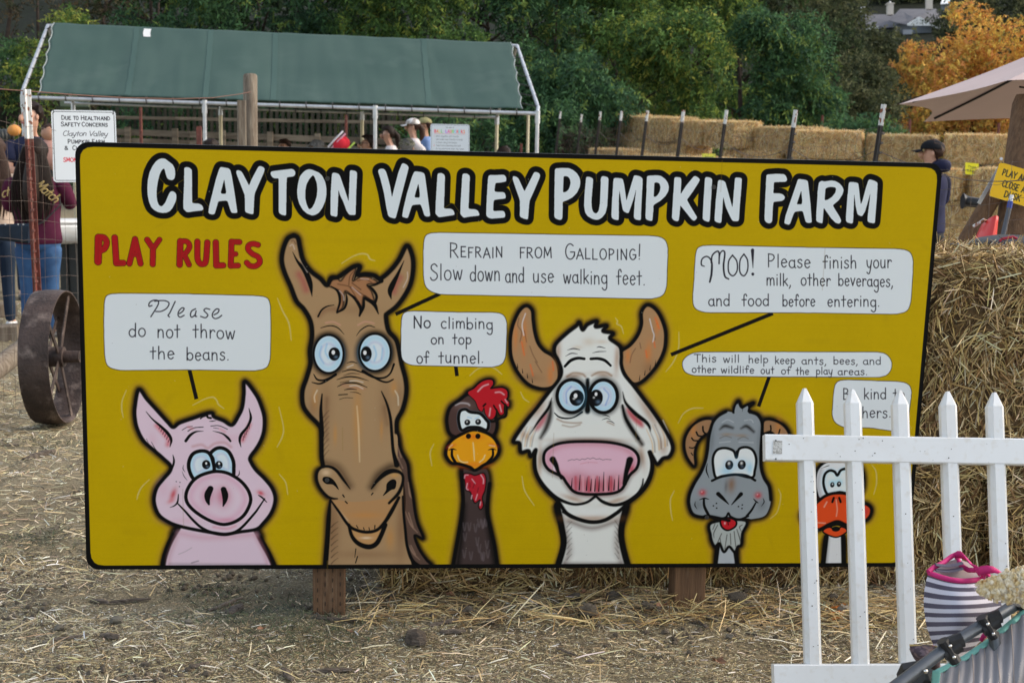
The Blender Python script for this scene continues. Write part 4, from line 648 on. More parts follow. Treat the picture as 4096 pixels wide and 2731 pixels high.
def title(cv):
    A=(540,600,2.94);B=(1140,600,2.94);C=(1740,600,2.94);D=(2340,600,2.94);E=(2900,620,2.94)
    L=[(A,[(320,95),(355,100),(400,135),(445,170),(468,220),(473,280),(465,330),(445,350),(425,352),(395,345),(375,325),(360,280),(350,235),(343,217),(332,217),(310,240),(288,290),(268,370),(255,460),(255,550),(262,600),(280,645),(305,660),(325,652),(355,615),(380,555),(400,510),(415,487),(440,480),(470,495),(485,520),(487,560),(475,610),(440,680),(410,715),(370,735),(320,737),(270,728),(220,700),(190,670),(165,610),(150,540),(143,460),(150,350),(170,260),(205,185),(245,130),(285,102)],[]),
    (A,[(578,205),(600,198),(635,202),(665,225),(670,250),(670,618),(700,624),(750,627),(785,645),(800,670),(804,695),(790,708),(700,718),(618,730),(600,722),(568,690),(567,600),(576,400)],[]),
    (A,[(1000,200),(1015,197),(1100,212),(1120,232),(1137,300),(1170,500),(1203,730),(1190,738),(1150,740),(1130,730),(1115,690),(1088,600),(1065,592),(1015,597),(978,602),(965,650),(935,750),(910,756),(875,748),(862,735),(870,660),(910,500),(950,340),(985,230)],[(1048,340),(1060,420),(1070,480),(1068,512),(1020,512),(1006,500),(1025,430)]),
    (A,[(1190,240),(1215,233),(1245,245),(1265,270),(1340,415),(1370,340),(1450,190),(1475,185),(1510,200),(1525,220),(1515,260),(1410,500),(1402,540),(1392,745),(1380,753),(1340,745),(1300,730),(1292,710),(1289,530),(1270,480),(1200,300),(1188,262)],[]),
    (A,[(1600,250),(1640,242),(1840,218),(1865,228),(1885,255),(1880,290),(1865,308),(1785,318),(1780,400),(1775,760),(1765,768),(1730,762),(1695,742),(1688,720),(1687,330),(1640,331),(1615,320),(1595,290),(1592,265)],[]),
    (A,[(2045,222),(2080,228),(2160,262),(2200,300),(2235,370),(2248,440),(2248,530),(2235,600),(2200,680),(2160,735),(2120,760),(2080,768),(2020,745),(1970,700),(1930,630),(1910,560),(1903,480),(1915,390),(1935,310),(1975,258),(2010,232)],[(2090,292),(2110,315),(2135,385),(2142,460),(2135,540),(2110,620),(2080,675),(2055,693),(2040,688),(2015,630),(2000,560),(2000,480),(2015,400),(2050,335)]),
    (B,[(555,268),(575,262),(625,275),(645,300),(700,460),(745,600),(750,500),(760,245),(770,234),(820,240),(843,258),(845,280),(835,500),(828,755),(815,762),(765,762),(745,750),(720,710),(680,600),(645,530),(626,465),(622,600),(613,770),(600,784),(560,773),(538,768),(531,745),(535,500),(548,290)],[]),
    (B,[(1090,245),(1100,225),(1135,213),(1165,222),(1185,250),(1210,330),(1235,430),(1255,552),(1280,450),(1330,260),(1370,160),(1388,150),(1430,170),(1450,195),(1450,215),(1420,330),(1370,520),(1325,700),(1300,795),(1285,802),(1235,790),(1210,770),(1190,680),(1160,500),(1120,340)],[]),
    (B,[(1515,255),(1530,247),(1600,256),(1635,272),(1645,310),(1670,500),(1705,770),(1690,780),(1655,780),(1635,765),(1615,700),(1595,645),(1580,636),(1510,643),(1490,650),(1470,710),(1445,790),(1430,799),(1380,785),(1375,770),(1385,700),(1430,510),(1490,310)],[(1565,390),(1575,450),(1583,530),(1578,558),(1535,556),(1520,550),(1535,490)]),
    (B,[(1793,272),(1835,266),(1870,285),(1878,310),(1873,480),(1865,678),(1880,684),(1940,686),(1975,702),(1993,745),(1985,762),(1880,778),(1812,788),(1795,780),(1765,745),(1770,600),(1788,300)],[]),
    (B,[(2085,280),(2105,272),(2140,275),(2168,298),(2170,320),(2155,684),(2170,690),(2230,692),(2265,710),(2285,755),(2275,770),(2170,780),(2105,793),(2090,788),(2057,750),(2060,640),(2080,310)],[]),
    (C,[(625,300),(650,288),(670,293),(740,290),(800,287),(820,297),(835,325),(835,360),(820,370),(770,380),(708,385),(700,430),(696,484),(740,492),(790,490),(815,500),(828,535),(828,562),(810,570),(740,577),(690,585),(683,620),(680,710),(700,715),(780,710),(810,718),(822,750),(820,783),(805,793),(730,799),(660,804),(625,795),(600,770),(597,740),(605,560),(618,340)],[]),
    (C,[(910,310),(925,303),(960,315),(980,335),(1005,390),(1048,482),(1075,430),(1160,260),(1180,254),(1215,265),(1233,288),(1228,320),(1160,480),(1110,590),(1103,640),(1090,805),(1080,814),(1040,805),(1000,785),(993,770),(995,600),(985,560),(945,450),(910,345)],[]),
    (C,[(1405,225),(1420,212),(1500,207),(1570,210),(1620,232),(1665,270),(1695,320),(1705,370),(1698,430),(1665,500),(1610,555),(1550,588),(1498,606),(1497,680),(1493,800),(1480,819),(1450,818),(1410,800),(1398,780),(1400,500)],[(1508,308),(1530,303),(1560,310),(1580,335),(1590,380),(1580,430),(1560,470),(1530,492),(1500,494),(1503,400)]),
    (C,[(1772,320),(1785,310),(1815,313),(1850,330),(1856,350),(1845,480),(1835,600),(1840,680),(1855,725),(1880,743),(1900,738),(1920,710),(1935,620),(1940,480),(1945,330),(1955,306),(1985,305),(2025,315),(2036,335),(2030,500),(2020,660),(2000,740),(1960,790),(1930,810),(1900,820),(1850,810),(1790,775),(1760,730),(1748,650),(1755,500)],[]),
    (D,[(330,335),(350,323),(420,330),(440,340),(455,400),(470,500),(482,592),(500,530),(545,380),(570,300),(585,293),(640,305),(672,330),(672,400),(660,600),(652,815),(640,823),(600,818),(572,800),(568,770),(580,600),(597,455),(570,560),(540,650),(510,735),(495,741),(460,725),(440,705),(420,600),(400,465),(393,600),(392,815),(380,823),(330,812),(308,790),(306,770),(315,560)],[]),
    (D,[(723,310),(740,299),(800,295),(850,294),(890,302),(940,340),(970,385),(982,430),(975,480),(940,540),(880,595),(830,625),(800,645),(797,720),(788,825),(775,832),(730,822),(708,805),(706,780),(712,600),(720,400)],[(810,382),(840,377),(870,390),(882,430),(875,480),(850,525),(825,547),(802,546),(805,470)]),
    (D,[(1045,325),(1060,314),(1110,318),(1125,330),(1127,380),(1120,515),(1180,420),(1270,310),(1290,300),(1325,320),(1347,345),(1330,380),(1260,490),(1193,582),(1230,650),(1315,790),(1290,825),(1270,829),(1245,810),(1190,740),(1115,648),(1108,740),(1097,825),(1080,837),(1040,825),(1018,800),(1016,780),(1030,560)],[]),
    (D,[(1405,325),(1420,313),(1465,320),(1490,338),(1490,370),(1475,600),(1460,830),(1445,844),(1400,828),(1378,808),(1378,780),(1390,560)],[]),
    (D,[(1558,360),(1575,348),(1620,355),(1645,375),(1680,500),(1727,672),(1735,600),(1757,330),(1770,319),(1820,323),(1840,335),(1838,380),(1815,650),(1803,825),(1790,834),(1745,836),(1725,825),(1700,780),(1650,670),(1620,548),(1610,700),(1598,845),(1582,858),(1540,845),(1518,830),(1518,800),(1530,600)],[]),
    (E,[(480,235),(495,225),(600,217),(690,222),(712,245),(724,280),(720,302),(700,313),(640,314),(570,317),(566,400),(560,446),(640,448),(675,460),(700,490),(690,520),(660,538),(565,548),(558,600),(548,775),(535,795),(510,802),(480,790),(460,765),(458,720),(468,480)],[]),
    (E,[(850,285),(865,278),(940,288),(968,303),(975,360),(1000,580),(1014,785),(1000,795),(960,795),(940,780),(925,720),(908,658),(880,655),(815,665),(800,690),(765,790),(755,812),(735,816),(695,802),(690,790),(705,710),(770,520)],[(890,415),(895,470),(902,540),(895,578),(845,576),(838,572),(855,520)]),
    (E,[(1097,320),(1130,298),(1160,308),(1240,296),(1290,302),(1340,330),(1375,370),(1389,410),(1375,460),(1330,530),(1260,588),(1290,640),(1340,720),(1362,770),(1345,800),(1325,804),(1295,795),(1240,740),(1155,618),(1148,700),(1140,798),(1125,800),(1080,785),(1065,765),(1068,640),(1085,400)],[(1175,390),(1210,375),(1250,372),(1290,378),(1300,395),(1290,440),(1250,490),(1200,523),(1165,530),(1170,450)]),
    (E,[(1448,325),(1465,313),(1530,318),(1560,328),(1570,400),(1580,500),(1590,578),(1610,530),(1650,380),(1678,295),(1695,282),(1750,298),(1787,322),(1785,400),(1770,620),(1755,795),(1740,800),(1690,792),(1668,775),(1672,700),(1690,560),(1702,445),(1670,560),(1640,660),(1605,718),(1580,712),(1550,695),(1530,600),(1512,455),(1508,600),(1498,795),(1480,804),(1430,790),(1415,770),(1415,730),(1430,520)],[])]
    for f,p,h in L: # black backing
        cv.frame(*f); cv.S(cv.rnd(p,14),134,(9,9,9),closed=True,sp=False); cv.F(p,(9,9,9),R=10)
    for f,p,h in L:
        cv.frame(*f); cv.F(p,(200,207,211),R=14,holes=[h] if h else [])
    # hairline gaps of yellow between the letters' black backings
    for f,LL in ((A,[[(525,160),(495,245)],[(490,395),(570,345)],[(285,325),(340,385)],[(330,460),(250,525)],[(490,430),(550,500)],[(488,585),(493,720)],[(745,570),(675,608)],[(805,582),(870,670)],[(795,765),(805,700)],[(1335,240),(1365,350)],[(1585,185),(1555,265)],[(1520,255),(1550,352)],[(1605,380),(1665,360)],[(1932,195),(1918,335)],[(2240,240),(2250,320)],[(1815,540),(1852,660)],[(2240,600),(2223,768)]]),
      (C,[[(180,630),(105,680)],[(220,637),(290,735)],[(257,735),(255,812)],[(870,260),(866,318)],[(905,330),(858,420)],[(1050,305),(1075,395)],[(1740,265),(1705,350)],[(1755,455),(1672,582)],[(1500,610),(1572,635)],[(1888,283),(1898,370)],[(2020,745),(2022,835)]]),
      (E,[[(790,250),(770,310)],[(720,440),(735,490)],[(1035,290),(1030,420)],[(1395,300),(1395,360)],[(850,665),(855,760)],[(1610,290),(1620,380)],[(1210,720),(1208,800)]])):
        cv.frame(*f)
        for p in LL: cv.S(p,3,(120,102,20),soft=1.2,a=.7,sp=False)
    T(cv,0,1)
    R=[([(905,612),(900,832)],60),([(905,606),(955,612),(980,655),(960,712),(915,735)],48),([(1053,612),(1068,846),(1132,845)],50),
       ([(1188,850),(1240,625),(1290,850)],46),([(1215,768),(1270,768)],36),([(1352,632),(1405,712),(1402,856)],46),([(1465,630),(1405,715)],40),
       ([(1655,646),(1648,860)],50),([(1655,646),(1715,648),(1740,690),(1715,742),(1675,772)],42),([(1690,765),(1735,860)],42),
       ([(1812,648),(1812,795),(1832,845),(1862,855),(1890,825),(1903,655)],46),([(1981,655),(1985,868),(2048,866)],48),
       ([(2125,650),(2118,870)],46),([(2125,650),(2198,652)],44),([(2125,762),(2163,762)],40),([(2118,870),(2185,868)],44),
       ([(2368,678),(2325,668),(2285,682),(2278,720),(2318,762),(2370,790),(2385,838),(2345,873),(2295,870),(2265,842)],44)]
    for o,c in ((9,(25,10,12)),(0,(158,24,26))):
        for p,w in R: cv.S(p,w+o,c,sp=len(p)>3)
    rr=random.Random(8)
    for p,w in R:
        for k in range(2):
            i=rr.randrange(len(p)-1); a,b=p[i],p[i+1]
            cv.S([(a[0]+rr.uniform(-9,9),a[1]),(b[0]+rr.uniform(-9,9),b[1])],10,(135,26,26),soft=8,a=.5)
def bubbles(cv):
    TD(cv)
    for p,w in (([(435,849),(451,916)],9),([(1010,674),(908,721)],8.5),([(1046,840),(1049,863)],8.5),([(1774,719),(1540,814)],8.5),([(1766,863),(1741,933)],8)):
        a=np.array(p,float); d=(a[1]-a[0])/np.linalg.norm(a[1]-a[0]); n=np.array([-d[1],d[0]])*w/2
        cv.F([a[0]+n,a[1]+n,a[1]-n,a[0]-n],(18,16,14),sp=False)
    for p,R in (([(250,673),(430,674),(608,679),(621,690),(622,770),(620,838),(600,851),(430,849),(262,850),(241,836),(238,760),(239,685)],26),
      ([(985,533),(1250,537),(1515,541),(1534,556),(1532,610),(1530,670),(1510,686),(1250,681),(995,675),(972,655),(971,600),(972,545)],26),
      ([(932,713),(1040,716),(1150,717),(1164,732),(1163,780),(1160,830),(1140,843),(1040,841),(935,838),(920,822),(920,775),(921,725)],20),
      ([(1608,562),(1840,567),(2080,571),(2097,586),(2094,650),(2090,706),(2072,721),(1840,718),(1605,717),(1588,700),(1593,640),(1596,575)],26),
      ([(1590,808),(1800,807),(2030,808),(2048,826),(2046,852),(2028,866),(1800,865),(1585,862),(1567,850),(1565,825)],18),
      ([(1925,871),(2000,873),(2078,876),(2094,890),(2089,930),(2084,972),(2068,990),(2040,989),(2005,982),(1930,981),(1908,962),(1912,920),(1914,886)],22)):
        bubble(cv,p,R)
    w=2.9; K=(38,36,44)
    t=lambda s,a,b,y,xh,ww=2.6,**k: text(cv,s,a,b,y,xh,ww,K,**k)
    # "Please" in a slanted hand
    f=cv.fr; T(cv,0,1)
    for p in ([(1395,1235),(1368,1242),(1372,1210),(1405,1188),(1448,1190),(1450,1230),(1385,1338)],[(1420,1195),(1470,1190),(1520,1192),(1552,1215),(1530,1260),(1480,1288),(1430,1290)],
      [(1608,1198),(1560,1300),(1543,1325),(1555,1340)],[(1645,1310),(1675,1290),(1690,1262),(1668,1258),(1640,1290),(1635,1325),(1655,1342),(1690,1325)],
      [(1795,1265),(1760,1285),(1748,1320),(1760,1342),(1790,1320),(1800,1285),(1792,1330),(1805,1335)],[(1925,1270),(1890,1262),(1872,1280),(1895,1305),(1908,1325),(1885,1347),(1842,1335)],
      [(1965,1320),(2000,1300),(2010,1272),(1985,1268),(1955,1300),(1950,1335),(1975,1355),(2010,1345),(2035,1325)]):
        cv.S(p,11,K)
    cv.fr=f
    t('do',296,333,772,19); t('not',361,412,774,19); t('throw',443,538,775,19,yb1=777)
    t('the',345,399,823,18); t('beans.',428,525,826,18)
    t('REFRAIN',1032,1152,590,20.5,2.6,smallcap=.7,yb1=591); t('FROM',1193,1265,592,14.6); t('GALLOPING!',1296,1471,594,21.5,2.6,smallcap=.68,yb1=596)
    t('Slow',987,1060,643,22.5); t('down',1079,1147,645,22); t('and',1160,1202,647,21); t('use',1223,1270,647,20); t('walking',1293,1393,649,20,yb1=652); t('feet.',1415,1480,653,21)
    t('No',949,987,752,16.5,3.0); t('climbing',1012,1130,753,16,yb1=755); t('on',989,1018,789,14.5); t('top',1039,1081,789,15); t('of',956,983,833,16.5); t('tunnel.',1007,1109,833,17)
    T(cv,2,1)
    for p,ww in (([(1762,875),(1735,860),(1740,810),(1775,785),(1805,795),(1830,840),(1828,940),(1812,1018)],[9,13,13,13,13,17,20,17]),([(1825,840),(1835,775),(1875,738),(1897,752),(1897,850)],14),
      ([(1897,800),(1910,750),(1935,732),(1950,760),(1938,870),(1950,965),(1985,992)],[11,12,13,15,17,16,13]),([(2020,772),(1985,830),(1985,925),(2025,962),(2062,915),(2060,830),(2020,772)],13),
      ([(2125,762),(2090,820),(2088,925),(2125,962),(2158,910),(2158,820),(2125,762)],13),([(2204,728),(2208,890)],[32,5]),([(2206,945),(2207,948)],26)):
        cv.S(p,ww,K)
    TD(cv)
    t('Please',1762,1859,612,18.5,yb1=614); t('finish',1889,1965,615,18); t('your',1989,2045,615,18)
    t('milk,',1759,1815,655,17); t('other',1838,1905,655,17); t('beverages,',1924,2049,655,17,yb1=658)
    t('and',1626,1674,701,16.5); t('food',1703,1764,702,16.5); t('before',1796,1870,702,16); t('entering.',1899,2018,703,16)
    for s,a,b,y in (('This',1593,1643,831),('will',1660,1696,832),('help',1718,1762,833),('keep',1779,1824,835),('ants,',1840,1896,836),('bees,',1913,1968,836),('and',1981,2021,836)): t(s,a,b,y,10.8,2.1)
    for s,a,b,y in (('other',1588,1642,855),('wildlife',1655,1730,856),('out',1746,1776,857),('of',1793,1813,858),('the',1827,1856,859),('play',1873,1910,859),('areas.',1923,1990,860)): t(s,a,b,y,10.2,2.1)
    t('Be',1935,1962,916,15.5,2.5); t('kind',1983,2033,916,15.5,2.5); t('to',2050,2075,916,15.5,2.5); t('others.',1948,2044,958,15.5,2.5)

# ================================================================ MATERIALS
m_white=M('white_vinyl',(.80,.82,.83),.38,n1=9,c2=(.77,.78,.78),spec=.45,c3=(.72,.71,.68),n3=55)
m_bk=M('black_plastic',(.02,.02,.022),.45,n1=40,c2=(.035,.035,.035))
m_gal=M('galvanised_pipe',(.62,.64,.66),.35,metal=.55,n1=12,c2=(.5,.52,.55))
m_wood=M('weathered_post',(.23,.19,.145),.85,n1=6,c2=(.13,.10,.075),bump=.5,bs=18,stretch=(6,6,.6),c3=(.30,.27,.22),n3=20)
m_wood4=M('treated_lumber',(.17,.095,.05),.8,n1=7,c2=(.105,.058,.032),bump=.6,bs=16,stretch=(9,9,.5),c3=(.21,.13,.075),n3=14)
m_plank=M('fence_plank',(.20,.165,.12),.85,n1=3,c2=(.11,.085,.06),bump=.3,bs=12,stretch=(.6,4,6),rnd=.15)
m_chip=M('grey_driftwood',(.16,.13,.105),.85,n1=10,c2=(.07,.055,.045),bump=.6,bs=30,stretch=(1,8,8),rnd=.3,c3=(.27,.23,.19),n3=25)
m_rust=M('rusty_steel',(.080,.054,.046),.6,n1=9,c2=(.034,.023,.020),bump=.6,bs=70,c3=(.19,.145,.125),n3=16,metal=.15,spec=.4)
m_redpost=M('red_brown_paint',(.19,.055,.04),.6,n1=14,c2=(.12,.04,.032),c3=(.25,.13,.10),n3=40)
m_tip=M('chipped_white_paint',(.72,.72,.70),.6,n1=26,c2=(.28,.11,.06),thr=(.56,.62))
m_dkpost=M('dark_steel_post',(.075,.06,.052),.6,n1=10,c2=(.045,.04,.036))
m_wire=M('fence_wire',(.09,.085,.08),.6,metal=.3,n1=8,c2=(.2,.14,.11))
m_rwire=M('rusty_wire',(.16,.08,.06),.7)
m_tarp=M('green_tarp',(.042,.084,.074),.8,n1=1.2,c2=(.054,.098,.086),bump=.15,bs=160,stretch=(1,1,1),c3=(.064,.108,.096),n3=2.2,trans=.0)
m_straw=M('straw',(1,1,1),.65,attr=True,spec=.25)
m_strawL=M('straw_far',(1,1,1),.7,attr=True,spec=.2,rnd=.14,trans=.3)
m_leaf=M('leaf',(1,1,1),.75,attr=True,spec=.10,trans=.25)
m_bale=M('packed_straw',(.17,.11,.05),.9,n1=30,c2=(.05,.03,.014),bump=1.,bs=60,stretch=(1,1,1),rnd=.1)
m_bark=M('bark',(.07,.05,.04),.9,n1=8,c2=(.035,.026,.02),bump=.6,bs=14)
m_stone=M('stone',(.21,.19,.155),.9,n1=14,c2=(.13,.115,.09),bump=.4,bs=40,rnd=.2)
m_clod=M('dry_dirt',(.135,.112,.085),.95,n1=18,c2=(.075,.06,.045),bump=.6,bs=60,rnd=.2)
# ================================================================ GROUND
def ground():
    def ax(lo,hi,st,far,n):
        a=np.arange(lo,hi+1e-6,st); g=np.geomspace(st*1.3,far,n); return np.r_[(lo-np.cumsum(g)*(far/np.cumsum(g)[-1]))[::-1],a,hi+np.cumsum(g)*(far/np.cumsum(g)[-1])]
    xs=ax(-3.2,2.6,.035,300,42); ys=ax(-1.0,4.2,.035,330,44); ys=ys[ys>-60]
    X,Y=np.meshgrid(xs,ys); Z=zgv(X,Y)
    far=np.clip((Y-45)/60,0,1); Z=Z+far*6*vn(X,Y,40)
    V=np.stack([X,Y,Z],-1).reshape(-1,3); nx,ny=len(xs),len(ys); i=np.arange(nx*ny).reshape(ny,nx)
    F=np.stack([i[:-1,:-1],i[:-1,1:],i[1:,1:],i[1:,:-1]],-1).reshape(-1,4)
    me=bpy.data.meshes.new('ground'); me.from_pydata(V.tolist(),[],F.tolist()); me.polygons.foreach_set('use_smooth',[True]*len(F))
    m=bpy.data.materials.new('straw_strewn_dirt'); m.use_nodes=True; N=m.node_tree.nodes; L=m.node_tree.links; b=N['Principled BSDF']; b.inputs['Roughness'].default_value=.95; b.inputs['Specular IOR Level'].default_value=.1
    tc=N.new('ShaderNodeTexCoord')
    def noise(sc,det=6,rough=.6):
        n=N.new('ShaderNodeTexNoise'); n.inputs['Scale'].default_value=sc; n.inputs['Detail'].default_value=det; n.inputs['Roughness'].default_value=rough; L.new(tc.outputs['Object'],n.inputs[0]); return n
    def ramp(src,st):
        r=N.new('ShaderNodeValToRGB'); L.new(src,r.inputs[0]); e=r.color_ramp.elements
        while len(e)<len(st): e.new(.5)
        for q,(p,c) in zip(e,st): q.position=p; q.color=(*c,1)
        return r.outputs[0]
    def mix(f,a,c):
        x=N.new('ShaderNodeMix'); x.data_type='RGBA'; L.new(f,x.inputs['Factor']); L.new(a,x.inputs['A']); L.new(c,x.inputs['B']); return x.outputs['Result']
    fine=ramp(noise(150,8,.75).outputs[0],[(.32,(.07,.060,.043)),(.5,(.26,.22,.145)),(.66,(.42,.36,.25))])
    dirt=ramp(noise(60,8,.7).outputs[0],[(.3,(.05,.04,.028)),(.7,(.15,.12,.085))])
    f1=ramp(noise(1.6,5).outputs[0],[(.52,(0,0,0)),(.68,(.8,.8,.8))]); c=mix(f1,fine,dirt)
    # beyond the yard the slope is dark scrub
    sep=N.new('ShaderNodeSeparateXYZ'); L.new(tc.outputs['Object'],sep.inputs[0]); mr=N.new('ShaderNodeMapRange'); mr.inputs['From Min'].default_value=24; mr.inputs['From Max'].default_value=30; L.new(sep.outputs['Y'],mr.inputs[0])
    scrub=ramp(noise(1.2,8,.7).outputs[0],[(.35,(.004,.006,.003)),(.6,(.011,.015,.007)),(.75,(.028,.026,.012))]); c=mix(mr.outputs[0],c,scrub)
    L.new(c,b.inputs['Base Color']); bp=N.new('ShaderNodeBump'); bp.inputs['Strength'].default_value=.8; bp.inputs['Distance'].default_value=.012; L.new(noise(120,8,.8).outputs[0],bp.inputs['Height']); L.new(bp.outputs[0],b.inputs['Normal'])
    me.materials.append(m); o=link('ground',me,kind='structure')
ground()
STR=[(.52,.42,.24),(.66,.59,.40),(.38,.30,.17),(.085,.07,.048),(.83,.78,.64),(.25,.225,.165)]
BST=[(.54,.40,.18),(.64,.51,.28),(.40,.27,.11),(.16,.095,.04),(.72,.64,.44),(.27,.18,.08)]
def scatter(name,n,fx,lmin,lmax,wmin,wmax,cols,wts,lift=(.001,.008),tilt=.14,seg=2,bend=.1,pw=1.8,label=None,cat=None,jit=.16):
    xy=fx(n); n=len(xy); z=zgv(xy[:,0],xy[:,1])+np.random.uniform(lift[0],lift[1],n)
    a=np.random.rand(n)*2*np.pi; t=np.random.randn(n)*tilt; d=np.stack([np.cos(a)*np.cos(t),np.sin(a)*np.cos(t),np.sin(t)],1)
    L=lmin+(lmax-lmin)*np.random.rand(n)**pw; w=np.random.uniform(wmin,wmax,n)
    nr=np.stack([np.random.randn(n)*.45,np.random.randn(n)*.45-.2,np.ones(n)],1); nr-=d*(nr*d).sum(1)[:,None]
    z2=z+np.abs(np.sin(t))*L*.5; pos=np.stack([xy[:,0],xy[:,1],z2],1)
    return ribbons(name,pos,d,w,L,unit(nr),palette(n,cols,wts,jit),m_straw,bend=bend,seg=seg,taper=.35,label=label,cat=cat)
def rect(x0,x1,y0,y1,dens=None):
    def f(n):
        p=np.stack([np.random.uniform(x0,x1,n),np.random.uniform(y0,y1,n)],1)
        if dens is not None: p=p[np.random.rand(n)<dens(p)]
        return p
    return f
dn=lambda p: np.clip(.78+1.1*vn(p[:,0],p[:,1],.55)+.5*vn(p[:,0],p[:,1],.2)-.75*np.exp(-(((p[:,0]+.62)/.32)**2+((p[:,1]-.12)/.16)**2))-.5*np.exp(-(((p[:,0]-.75)/.3)**2+((p[:,1]+.08)/.10)**2)),.12,1)
scatter('chaff_litter',300000,rect(-1.9,2.0,-.75,.50,dn),.005,.024,.0009,.0024,STR,[3,1.7,2.9,3.9,.9,2.5],seg=1,lift=(.0005,.004),label='fine chopped straw chaff covering the dirt in front of the sign',cat='chaff')
scatter('chaff_litter',60000,lambda n:(lambda p:p[(np.abs(p[:,0])>1.9)|(p[:,1]<-.75)])(rect(-3.4,3.4,-1.6,.5,dn)(n)),.010,.04,.0016,.004,STR,[3,1.8,2.8,3.6,1.,2.4],seg=1,lift=(.0005,.005),label='straw chaff on the dirt beyond the two ends of the sign',cat='chaff')
scatter('straw_litter',26000,rect(1.9,6.5,.9,9),.02,.10,.0028,.006,STR,[3,2.4,2.,1.8,1.4,1.],seg=1,lift=(.001,.010),label='straw on the yard behind the right hand bale stack',cat='straw')
scatter('straw_litter',4800,rect(-1.9,2.0,-.75,.50,dn),.025,.12,.0018,.0042,STR,[3,3,1.4,.6,2.4,.4],lift=(.002,.010),pw=2.6,label='long loose straws strewn over the ground around the sign posts',cat='straw')
scatter('loose_straw',2100,rect(-.45,1.9,-.12,.16),.04,.20,.0018,.0042,BST,[4,2.4,3,1.6,.8,1.3],lift=(.002,.014),tilt=.18,pw=1.6,label='drift of yellow straw fallen along the foot of the bales',cat='straw')
scatter('straw_litter',110000,rect(-5.6,-1.05,.1,10.5,lambda p:np.clip(1.1-.06*p[:,1]+1.2*vn(p[:,0],p[:,1],.8),.1,1)),.015,.085,.0020,.0050,STR,[3,1.8,2.8,2.8,.7,1.8],seg=1,lift=(.001,.010),label='trampled straw covering the yard left of the sign',cat='straw')
def HSF(n):
    c=[(G(1200,2480),.16),(G(1290,2540),.13),(G(150,2165),.10),(G(100,1770),.22),(G(1130,2600),.14),(G(960,2470),.10),(G(1240,2420),.12),(G(860,2380),.10)]
    return np.concatenate([np.random.randn(n//len(c),2)*np.array([r,r*.7])+np.array([p.x,p.y]) for p,r in c])
scatter('hay_scraps',5600,HSF,.006,.035,.001,.003,[(.06,.075,.04),(.09,.105,.055),(.045,.05,.035),(.12,.125,.07)],[1,1,1,1],lift=(.002,.009),tilt=.4,label='patches of dark green hay scraps lying on the straw',cat='hay')
# ---------------------------------------------------------------- wood pieces, stones, clods, leaves
def chunk(name,u,v,Lpx,Wpx,ang,mat,label,cat,thick=.6,group=None,jag=.25):
    p=G(u,v); d=(p-CAM).dot(FWD); L=Lpx*d/FPX; Wd=Wpx*d/FPX; a=math.radians(ang); mb=MB(); n=8; r=random.Random(u*7+v)
    dx=Vector((math.cos(a),math.sin(a)*2.6,0)).normalized(); L*=math.hypot(math.cos(a),math.sin(a)*2.2); dy=Vector((-dx.y,dx.x,0)); rows=[]
    for i in range(n+1):
        t=i/n*2-1; w=Wd/2*(1-.55*abs(t)**3)*(1+r.uniform(-jag,jag)); h=Wd*thick*(1-.5*abs(t)**2)*(1+r.uniform(-.2,.2)); o=r.uniform(-.12,.12)*Wd; rows.append((t*L/2,w,h,o))
    vs=[]
    for x,w,h,o in rows:
        for (cy,cz) in ((-1,-.3),(-.8,.7),(-.1,1.),(.75,.75),(1,-.3)): vs.append(p+dx*x+dy*(cy*w+o)+Vector((0,0,cz*h*.75+.007)))
    fs=[(i*5+k,i*5+k+1,i*5+5+k+1,i*5+5+k) for i in range(n) for k in range(4)]+[tuple(range(5)),tuple(range(n*5+4,n*5-1,-1))]
    mb.add(vs,fs); return mb.build(name,mat,label=label,cat=cat,group=group,smooth=False)
WOODS=[(400,2413,86,22,-8,'short dark broken end of weathered board left of the long splinter'),(520,2410,162,20,7,'long flat splinter of grey weathered board lying on the straw'),(900,2425,140,18,32,'grey splintered board end leaning over the rounded chunk'),(938,2450,60,44,60,'rounded grey chunk of wood under the splintered board end'),
 (283,2558,150,16,9,'pale curved strip of wood in the lower left'),(440,2552,84,30,-8,'small knotty wood lump beside the pale curved strip'),(800,2668,66,20,20,'pair of brown sticks in the straw at the bottom left'),(1150,2705,90,26,-40,'black charred stick at the bottom edge of the picture'),
 (1330,2690,160,24,4,'wide pale bark slab near the bottom edge'),(1345,2484,170,18,-2,'grey stick lying just in front of the left sign post'),(1668,2566,46,86,90,'stubby block of dark wood standing on end in the straw'),(1775,2498,120,20,16,'split grey stick pointing towards the hay bales'),
 (1810,2534,105,24,3,'flat grey slab of wood behind the stubby block'),(2620,2425,70,17,-55,'bent grey twig against the right sign post'),(2265,2615,95,13,-22,'thin brown stick in the straw below the cow'),(2815,2508,56,15,-50,'short curved twig in front of the right sign post'),(2360,2652,40,12,0,'small black chip of wood in the straw'),(160,1825,110,30,40,'grey pointed stick lying beyond the left edge of the sign'),(45,1785,60,14,4,'thin grey twig on the straw near the iron wheel')]
for u,v,L,w,a,lb in WOODS: chunk('wood_piece',u,v,L,w,a,m_chip,lb,'piece of wood',group='bits of wood on the ground')
STN=[(467,2495,56,'tan rounded stone in the lower left'),(238,2520,38,'small pale grey stone at the lower left'),(755,2498,36,'small black stone left of the left post'),(1500,2480,34,'brown stone beside the green hay scraps'),(2150,2405,46,'grey stone at the foot of the first bale'),(3375,2448,52,'grey stone seen between the first and second pickets'),(2918,2555,34,'grey stone right of the right sign post'),(180,2575,22,'tiny grey pebble in the lower left corner')]
